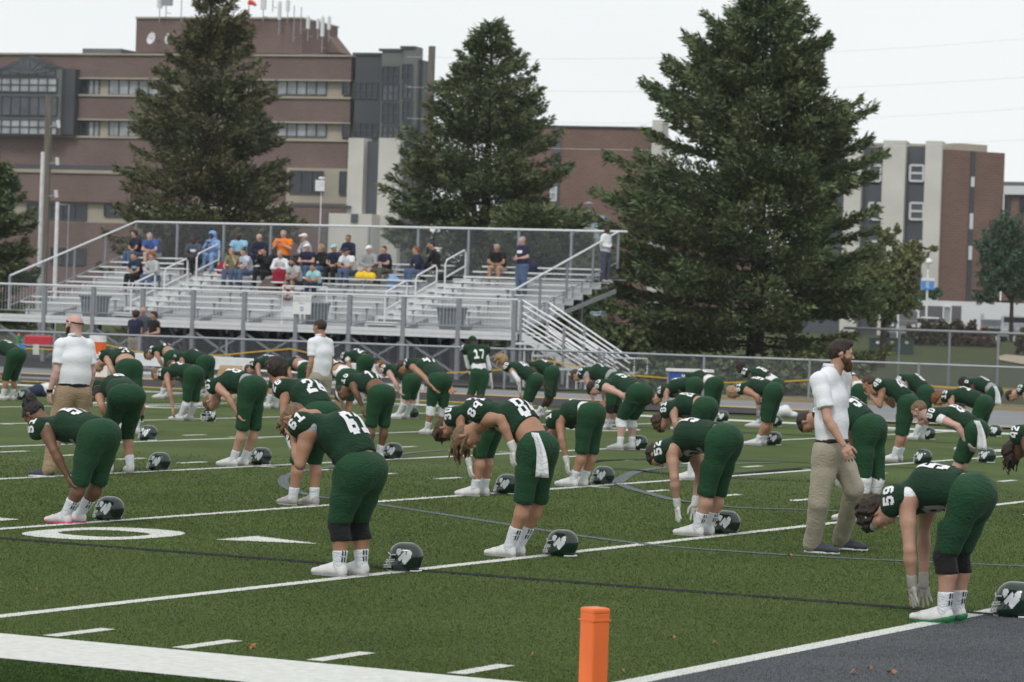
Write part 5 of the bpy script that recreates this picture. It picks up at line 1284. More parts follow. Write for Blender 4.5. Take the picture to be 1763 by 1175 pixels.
        part('skirt', mesh_sdf([Prim(pel, hk, .14, .15, .03, lat, 1.3), Prim(hk, kk, .15, .15, .05, lat, 1.35), Prim(kk, aa+ZD*.06, .13, .15, .05, lat, 1.5)], h*1.05, noise=.008, nf=22), pm, root)
    # ---- legwear and shoes
    for sd, sgn in (('L', 1), ('R', -1)):
        kn, an = J['kn'+sd], J['an'+sd]; top_ = look.get('sock', .38)
        if top_ and lk != 'trousers' and lk != 'skirt':
            q = an+(kn-an)*top_; rr = .040+.022*min(top_/.6, 1)*b**.6
            sv = mesh_sdf([Prim(an-ZD*.02, an, .043, .043, .01), Prim(pts_s[sd], an, .060*b**.7+.007, .044, .02), Prim(pts_s[sd], kn, .060*b**.7+.007, .054*b**.7+.007, .02)], h*.8, cuts=[(q, nrm(kn-an))], noise=.0012, nf=70)
            so = part('sock', sv, look.get('sockm', M_SOCK), root)
            if h < .018 and top_ < .6 and so is not None and len(sv[1]):
                bk = nrm(-F+L*(.4 if np.dot(L, CP-pel) > 0 else -.4)); uu = nrm(kn-an); sdv = nrm(np.cross(uu, bk))
                Pp = patch(bvh_of(sv), an+(q-an)*.55+ZD*.01, sdv, uu, -bk, ['# #', '# #', '# #', '   ', '# #', '# #', '# #'], .011, .012, off=.003, reach=.2)
                part('sock_stripes', Pp, M_NAVY, so)
        if look.get('kneepad'):
            p0 = kn-nrm(kn-J['hip'+sd])*.06; p1 = kn+nrm(an-kn)*.12
            part('knee_sleeve', mesh_sdf([Prim(p0, kn, .078*b**.7, .072*b**.7, .02), Prim(kn, pts_s[sd]+(an-kn)*.05, .074*b**.7, .074*b**.7, .02)], h*.8, cuts=[(p1, nrm(an-kn)), (p0, -nrm(kn-J['hip'+sd]))], noise=.003, nf=40), look['kneepad'], root)
        toe = J.get('toe'+sd, F); toe = nrm(v3(toe[0], toe[1], 0) if 'pitch'+sd not in J else v3(toe[0], toe[1], J['pitch'+sd])); ly = nrm(np.cross(ZD, toe)); uz = np.cross(toe, ly)
        o0 = v3(an[0], an[1], an[2]) - uz*.085
        sm = T(shoe_tmpl, .0095 if h < .018 else (.014 if h < .025 else .019)); Sv = place(sm, o0, toe, ly, uz, look.get('shs', 1.06)); so = part('shoe', Sv, look.get('shoem', M_SHOE), root)
        if look.get('shell'): part('heel_shell', place(T(shell_tmpl), o0, toe, ly, uz, look.get('shs', 1.06)), look['shell'], so)
        V_, F_ = T(sole_tmpl); W = o0+look.get('shs', 1.06)*(V_[:, :1]*toe+V_[:, 1:2]*ly+V_[:, 2:3]*uz); k = MB(); k.add(W, F_); k.build('sole', look.get('solem', M_SOLE), so)
        if h < .018:
            k = MB()
            for q in range(4):
                c_ = o0+toe*(.085+.024*q)+uz*(.088-.010*q); k.bar(c_-ly*.026, c_+ly*.026, .007, .005)
            k.build('laces', look.get('lacem', M_SHOEG), so)['kind'] = 'stuff'
    # ---- hair and headwear
    hk = look.get('hair')
    hm = HR[look.get('hairc', 'brown')] if look.get('hairc') in HR or 'hairc' not in look else look['hairc']
    if hk:
        part('hair', place(T(hair_tmpl, hk, .008 if h < .018 else (.013 if h < .025 else .019)), hd, fc, hl, cd), hm, root)
    if look.get('hat'):
        kd, m_ = look['hat']; part('cap' if kd == 'cap' else ('hood' if kd == 'hood' else 'beanie'), place(T(hair_tmpl, kd, .008 if h < .018 else (.013 if h < .025 else .019)), hd, fc, hl, cd, 1.04), m_, root)
    if look.get('beard'):
        part('beard', place(T(hair_tmpl, 'beard', .008 if h < .018 else (.013 if h < .025 else .019)), hd, fc, hl, cd), HR[look['beard']], root)
    if h < .02:
        part('eye', place(T(eyes), hd, fc, hl, cd), mat('dark_eye', (.02, .015, .012), .2, .5), root)
    if look.get('strands'):
        r = np.random.default_rng(int(look.get('seed', 1)*10)); pr = []
        ln, spread = look['strands']; gdir = v3(0, 0, -1)
        for i in range(64):
            u = nrm(v3(r.normal()*.6-.25, r.normal(), r.normal()*.6+.7)); p = hd+fc*u[0]*.085+hl*u[1]*.078+cd*(u[2]*.09+.025)
            q = p+nrm(cd*.3+gdir*.6+nrm(p-hd)*.35)*.06; e2 = q+(gdir+r.normal(size=3)*spread)*ln*(.5+.6*r.random())
            pr += [Prim(p, q, .017, .012, .006), Prim(q, e2, .011, .004, .004)]
        part('long_hair', mesh_sdf(pr, .009 if h < .018 else .014, noise=.002, nf=90), hm, root)
    if look.get('headband'):
        k = MB(); n = 22
        V = []
        for rr, zz in ((.104, .022), (.106, .05)):
            for i in range(n): a = 2*math.pi*i/n; V.append(hd+fc*(math.cos(a)*rr-.010)+hl*math.sin(a)*rr*.88+cd*(zz+.012*math.cos(a)+.01))
        k.add(V, [(i, (i+1) % n, n+(i+1) % n, n+i) for i in range(n)]); k.build('headband', look['headband'], root, smooth=True)
    if look.get('towel'):
        side = look['towel']; c = J['hip'+side]+(L if side == 'L' else -L)*(.085*b)-F*.085*b+ZD*.06; dn = v3(0, 0, -1); w = nrm(-F*.95+L*(.3 if side == 'L' else -.3)); nn = nrm(np.cross(w, dn))
        k = MB(); V = []; n1, n2 = 7, 8
        for j in range(n2):
            for i in range(n1):
                V.append(c+dn*(j/(n2-1)*.36-.07)+w*((i/(n1-1)-.5)*(.09+.08*j/n2))-F*(.020*math.sin(j*.5)+.012*j)+nn*(.012*math.sin(i*2.1+j*.3)))
        Fq = [(j*n1+i, j*n1+i+1, (j+1)*n1+i+1, (j+1)*n1+i) for j in range(n2-1) for i in range(n1-1)]
        k.add(V, Fq); o = k.build('towel', M_WHT, root, smooth=True); sm_ = o.modifiers.new('thick', 'SOLIDIFY'); sm_.thickness = .006
    return root
def jfield(heel, knee, hip, sh, head, elbow, hand, rot=0., wf=.12, b=1.0, Yg=None, far=None, wsh=.185, hx=None):
    """joints from image positions of the side that faces the camera; the person's own mid plane is vertical and holds F"""
    Fd = rotz(FWD, rot); Ld = np.cross(ZD, Fd)
    gp = G(*heel)
    near = 'L' if np.dot(Ld, CP-gp) > 0 else 'R'; n = Ld if near == 'L' else -Ld; fr = 'R' if near == 'L' else 'L'
    mid0 = gp-n*wf
    def pl(q, w): return onplane(q[0], q[1], mid0+n*w, n)
    J = {'ground': v3(mid0[0], mid0[1], 0)}
    r = np.random.default_rng(int(heel[0]*7+heel[1]))
    an = v3(gp[0], gp[1], .085)+Fd*.055; J['an'+near] = an; J['an'+fr] = an-n*2*wf+Fd*float(r.normal()*.03)
    wk = .11 if wf > .1 else wf; kn = pl(knee, wk); J['kn'+near] = kn; J['kn'+fr] = kn-n*2*wk+Fd*float(r.normal()*.02)
    hp = pl(hip, .095*b)+Fd*.045*b; J['hip'+near] = hp; J['hip'+fr] = hp-n*.19*b; pel = hp-n*.095*b; J['pel'] = pel+ZD*.02
    s_ = pl(sh, wsh*b); J['sh'+near] = s_; J['sh'+fr] = s_-n*2*wsh*b; J['shc'] = s_-n*wsh*b
    J['head'] = pl(head, hx if hx is not None else 0.0)
    e_ = pl(elbow, wsh*b+.04); w_ = pl(hand, .17)
    ul = np.linalg.norm(e_-s_); J['el'+near] = e_; J['wr'+near] = w_
    J['el'+fr] = e_-n*2*(wsh*b+.04); J['wr'+fr] = w_-n*.34
    if far: 
        for k_, q in far.items(): J[k_+fr] = pl(q, -{'kn': wk, 'wr': .17, 'el': wsh*b+.04, 'an': wf}[k_]) if k_ != 'an' else v3(*(G(*q)[:2]), .085)+Fd*.055
    return J, Fd, near, fr
# ================================================================ helmets
def helmet_tmpl():
    # x front, y left, z up, origin on the ground under the shell
    P = [Prim(v3(-.035, 0, .128), v3(.025, 0, .132), .122, .118, .02, Y3, .92), Prim(v3(-.02, 0, .07), v3(.02, 0, .065), .108, .095, .03, Y3, .95),
         Prim(v3(.02, .075, .06), v3(.085, .07, .05), .045, .035, .03), Prim(v3(.02, -.075, .06), v3(.085, -.07, .05), .045, .035, .03)]
    cv = [Prim(v3(.10, 0, .075), v3(.20, 0, .05), .078, .10, 0, Y3, 1.0), Prim(v3(0, 0, -.02), v3(.02, 0, .08), .085, .07), Prim(v3(.115, .0, .10), v3(.25, 0, .10), .066, .09)]
    return mesh_sdf(P, .0085, cuts=[(v3(-.08, 0, .012), nrm(v3(-.1, 0, -1)))], carve=cv)
HT = helmet_tmpl(); HB = bvh_of(HT)
LOGO = ['   ####             ', '  ######        ##  ', '  ######   #   #### ', '  #####   ### ######', '  #####  #### ######', '   ###  ##### ######', '    #  ############ ', '      ############# ', '     ############## ',
 '    ##############  ', '    #### ########   ', '     ##  #######    ', '         ######     ', '          ####      ', '           ##       ']
m_shell = mat('dark_green_helmet_shell', (.006, .024, .016), .22, .4, var=.03, coat=.7)
m_mask = mat('white_face_mask', (.70, .71, .72), .35, .5, var=.02); m_pad = mat('black_helmet_padding', (.015, .015, .017), .8)
m_logo = mat('white_helmet_decal', (.66, .70, .72), .3, .5, var=.02)
_hp = {}
def helm_meshes():
    if _hp: return _hp
    _hp['shell'] = raw_mesh('shell', HT[0], HT[1], m_shell, True)
    pats = [patch(HB, v3(.012, s*.0, .135), X3*(-1), Z3, v3(0, -s, 0), LOGO, .0074, .0088, off=.0015, reach=.3) for s in (1, -1)]
    # mirrored so that the front of the mark is always towards the mask
    for i, p_ in enumerate(pats): _hp['logo%d' % i] = raw_mesh('logo', p_[0], p_[1], m_logo, True)
    k = MB()
    def bar(pts, r=.0048): k.tube([v3(*p) for p in pts], r, 6)
    for z, x in ((.098, .150), (.082, .158)): bar([(.085, .105, z+.01), (.135, .07, z), (x+.012, 0, z-.004), (.135, -.07, z), (.085, -.105, z+.01)])
    for z, x in ((.048, .165), (.030, .162)): bar([(.08, .098, z+.02), (.13, .075, z+.006), (x+.02, 0, z), (.13, -.075, z+.006), (.08, -.098, z+.02)])
    for s in (1, -1):
        bar([(.075, .108*s, .15), (.12, .085*s, .145), (.135, .07*s, .098), (.13, .075*s, .05), (.105, .06*s, .008)]); bar([(.150, .035*s, .096), (.165, .035*s, .04), (.15, .03*s, .008)])
    bar([(.105, .06, .008), (.15, .03, .006), (.15, -.03, .006), (.105, -.06, .008)]); bar([(.12, .085, .145), (.148, 0, .158), (.12, -.085, .145)])
    _hp['mask'] = raw_mesh('face_mask', k.v, k.f, m_mask, True)
    _hp['pad'] = raw_mesh('padding', *mesh_sdf([Prim(v3(-.02, 0, .10), v3(.02, 0, .09), .094, .08)], .014, cuts=[(v3(0, 0, .02), v3(0, 0, -1))], carve=[Prim(v3(.02, 0, .02), v3(.14, 0, .08), .07, .09)]), m_pad, True)
    k = MB(); n = 12
    k.tube([v3(-.03+.112*math.cos(t), .103*math.sin(t), .011) for t in np.linspace(math.pi*.55, math.pi*1.45, n)], .0075, 6); _hp['rim'] = raw_mesh('white_neck_bumper', k.v, k.f, m_mask, True)
    _hp['bump'] = raw_mesh('front_bumper', *mesh_sdf([Prim(v3(.108, .02, .178), v3(.108, -.02, .178), .014)], .005), m_mask, True)
    k = MB(); 
    for s in (1, -1): k.tube([v3(.09, .1*s, .03), v3(.14, .05*s, .02), v3(.15, 0, .02)], .004, 5)
    _hp['strap'] = raw_mesh('chin_strap', k.v, k.f, m_pad)
    bn = [patch(HB, v3(-.10, s*.02, .05), Y3*(-1 if True else 1), Z3, v3(1, 0, 0), ['## ##', '## ##', '## ##'], .005, .006, off=.001, reach=.2) for s in (0,)]
    _hp['bnum'] = raw_mesh('rear_number', *bn[0], m_mask)
    return _hp
def helmet(px, py, yaw, label, tilt=0., s=.89, z=0.):
    hm_ = helm_meshes(); c = G(px, py); 
    e = empty('football_helmet', v3(c[0], c[1], z), label, 'helmet', 'green football helmets set down on the turf')
    d = rotz(FWD, yaw); e.rotation_euler = (tilt, 0, math.atan2(d[1], d[0])); e.scale = (s,)*3
    for k in ('shell', 'mask', 'pad', 'rim', 'bump', 'strap', 'bnum'):
        link({'mask': 'face_mask', 'pad': 'padding', 'rim': 'neck_bumper', 'bump': 'front_bumper', 'strap': 'chin_strap', 'bnum': 'rear_number'}.get(k, k), hm_[k], e)
    sh = [c_ for c_ in e.children if c_.name.startswith('shell')]
    for i in (0, 1): link('logo', hm_['logo%d' % i], e)
    return e
HELM = [
 (188, 897, 12, 'green helmet beside the gray-sleeved player at the left, behind the painted zero'),
 (274, 811, 10, 'green helmet on the white line right of the left coach and the player behind him'),
 (255, 759, 6, 'small green helmet just above another, right of the bent player near the left coach'),
 (234, 727, 18, 'small distant helmet half behind the green pants of the player next to the left coach'),
 (359, 726, 78, 'small helmet seen from behind under the hanging head of player 87'),
 (449, 801, 12, 'helmet just behind the white shoes of player 87'),
 (676, 791, 14, 'helmet right of the wide back of player 61, on the far line'),
 (709, 721, -10, 'tiny helmet behind the white shoes between the two players left of 17'),
 (697, 984, 26, 'large helmet turned away on the line behind player 61'),
 (967, 958, 12, 'large helmet on the line behind player 84'),
 (873, 851, 8, 'helmet partly hidden by the leg of player 84'),
 (1038, 835, 10, 'helmet behind the feet of the player with a black armband'),
 (1099, 775, 14, 'helmet beside the striped shoes of the heavy player with white knee bands'),
 (1249, 920, 18, 'helmet behind the striped socks of player 52'),
 (1243, 727, 10, 'tiny helmet top showing over the hips of player 52'),
 (1334, 735, 25, 'tiny distant helmet above the helmet behind player 91'),
 (1331, 767, 22, 'small helmet behind the white high shoes of player 91'),
 (1589, 800, -14, 'helmet facing left in front of the head of player 80 on the white line'),
 (1699, 797, -8, 'helmet with mask turned left under the hand of player 80'),
 (1597, 757, 14, 'distant helmet behind striped socks left of player 80'),
 (1712, 752, 14, 'distant helmet half hidden behind the white towel of player 80'),
 (1748, 1063, 4, 'largest helmet with white face mask at the right edge behind player 59'),
 (40, 689, 14, 'distant helmet by white shoes at the far left edge')]
for (x, y, yw, lb) in HELM: helmet(x, y, yw, lb, s=1.0 if x == 1748 else .89)
helmet(1812, 1050, -10, 'helmet cut off by the right edge resting against the largest helmet', s=.93)
# ================================================================ sideline things
def bench(x0, x1, ytop, ybot, label, seat=.55):
    p0 = G(x0, ybot[0]); p1 = G(x1, ybot[1]); d = nrm(p1-p0); n = np.cross(d, ZD); n = n if n[1] > 0 else -n
    zt = onplane(x0, ytop, p0, n)[2]; e = empty('bench', (p0+p1)/2, label, 'bench'); L_ = np.linalg.norm(p1-p0)
    for i in range(3): MB().boxv((p0+p1)/2+n*(i*.30)+ZD*(zt-.02), d*L_/2, n*.14, ZD*.02).build('top_plank', m_rail, e)
    MB().boxv((p0+p1)/2-n*.16+ZD*(zt-.13), d*L_/2, n*.012, ZD*.125).build('front_board', m_rail, e)
    MB().boxv((p0+p1)/2-n*.3+ZD*zt*.5, d*L_/2, n*.12, ZD*.02).build('seat_plank', m_alu, e)
    for t in np.linspace(.05, .95, max(2, int(L_/2))):
        q = p0+(p1-p0)*t
        for o_ in (0, .6): MB().bar(q+n*o_, q+n*o_+ZD*(zt-.04), .05, .05).build('leg', m_alu, e)
    MB().boxv((p0+p1)/2+n*.65+ZD*zt*.45, d*L_/2, n*.01, ZD*.06).build('rear_board', m_alu, e)
bench(205, 370, 608, (672, 680), 'long white bench behind the players left of the plywood board')
bench(373, 540, 616, (680, 688.5), 'long white bench just right of the plywood board')
bench(545, 700, 624, (689, 697), 'long white bench ending beside player 47')
pb = G(395, 688); MB().boxv(pb+v3(-.05, -.2, .34), v3(.24, 0, 0), v3(0, .02, .04), v3(.08, .05, .33)).build('plywood_board', mat('raw_plywood', (.42, .30, .17), .8, .2, var=.12)).update_tag()
tag([o for o in COL.objects if o.name.startswith('plywood_board')][0], 'tan plywood board leaning on the white bench', 'board')
# cooler
m_or = mat('orange_plastic', (.75, .13, .02), .45, .4); cb = A(168, 600, 83)
e = empty('drink_cooler', v3(cb[0], 83, .75), 'orange drink cooler with white lid standing behind the left coach', 'cooler'); zc0, zc1, zc2 = A(168, 606, 83)[2], A(168, 589, 83)[2], A(168, 578, 83)[2]
MB().tube([v3(cb[0], 83, zc0-.05), v3(cb[0], 83, zc1)], [.20, .215], 16).build('tub', m_or, e, smooth=False); MB().tube([v3(cb[0], 83, zc1), v3(cb[0], 83, zc2)], [.225, .215], 16).build('lid', m_wp, e)
MB().boxv(v3(cb[0], 83, (zc0-.05)/2), v3(.3, 0, 0), v3(0, .25, 0), ZD*(zc0-.05)/2).build('stand', m_alu, e)
# equipment table frame with red bag
q0, q1 = G(30, 660), G(92, 662); e = empty('equipment_rack', (q0+q1)/2, 'gray metal table frame under a red bag at the far left', 'table'); d = nrm(q1-q0); n = np.cross(d, ZD); n = n if n[1] > 0 else -n; L_ = np.linalg.norm(q1-q0)
for zf in (.12, .88): MB().boxv((q0+q1)/2+n*.25+ZD*zf*1.0, d*L_/2, n*.25, ZD*.02).build('shelf', m_galv, e)
for t in (0, 1):
    for o_ in (0, .5): MB().bar(q0+(q1-q0)*t+n*o_, q0+(q1-q0)*t+n*o_+ZD*.9, .04, .04).build('leg', m_galv, e)
c = A(67, 588, q0[1]+.3); w = .31
tag(MB().boxv(c, d*w, n*.2, ZD*.14).build('equipment_bag', mat('red_vinyl', (.42, .03, .045), .5, .4, var=.1), bevel=.04), 'long red equipment bag on the gray metal table at the far left', 'bag')
c = A(32, 585, q0[1]+.3); b_ = MB(); b_.tube([c-ZD*.16, c+ZD*.08, c+ZD*.10], [.04, .04, .025], 10); e = empty('water_bottle', c-ZD*.16, 'green water bottle with orange cap left of the red bag', 'bottle'); b_.build('bottle', mat('green_plastic', (.03, .25, .08), .4), e); MB().tube([c+ZD*.10, c+ZD*.15], [.026, .015], 8).build('cap', m_or, e)
for (x, y, m, lb, sx) in ((75, 680, m_wp, 'white towel heaped on a dark bag by the metal table', .4), (62, 683, M_NAVY, 'dark navy bag under the white towel by the metal table', .35), (1345, 718, m_wp, 'white and black equipment heap on the track edge right of player 91', .55), (1420, 716, m_tan, 'tan board stack lying beside the white heap near the coach', .6)):
    c = G(x, y); V_ = mesh_sdf([Prim(c+v3(-sx*.4, 0, .06), c+v3(sx*.1, 0, .12), .10, .14, .05), Prim(c+v3(sx*.1, .05, .08), c+v3(sx*.5, 0, .05), .11, .06, .05)], .03, cuts=[(v3(0, 0, 0), v3(0, 0, -1))], noise=.012, nf=14)
    e = empty('gear_heap', c, lb, 'gear'); part('heap', V_, m, e)
for (x, m, lb) in ((38, 'blue', 'small blue cloth hanging from the gray metal table'), (62, 'white', 'small pale cloth hanging from the gray metal table')):
    c = A(x, 602, q0[1]); o = MB().boxv(c, v3(.07, 0, 0), v3(0, .01, 0), ZD*.12).build('hanging_cloth', mat(m+'_rag', (.06, .2, .5) if m == 'blue' else (.5, .5, .48), .8)); tag(o, lb, 'cloth')
# blue and white scorer table behind 41
q = A(1187, 655, 76); e = empty('folding_table', v3(q[0], 76, 0), 'white topped table with blue skirt behind player 41', 'table'); zt = A(1187, 638, 76)[2]; zb2 = A(1187, 655, 76)[2]
MB().boxv(v3(q[0], 76, zt), v3(.55, 0, 0), v3(0, .35, 0), ZD*.03).build('tabletop', m_wp, e); MB().boxv(v3(q[0], 75.7, (zt+zb2)/2-.03), v3(.5, 0, 0), v3(0, .02, 0), ZD*(zt-zb2)/2).build('blue_skirt', mat('blue_fabric', (.03, .08, .30), .7), e)
for s in (-.5, .5): MB().bar(v3(q[0]+s, 76, 0), v3(q[0]+s, 76, zt), .04, .04).build('leg', m_galv, e)
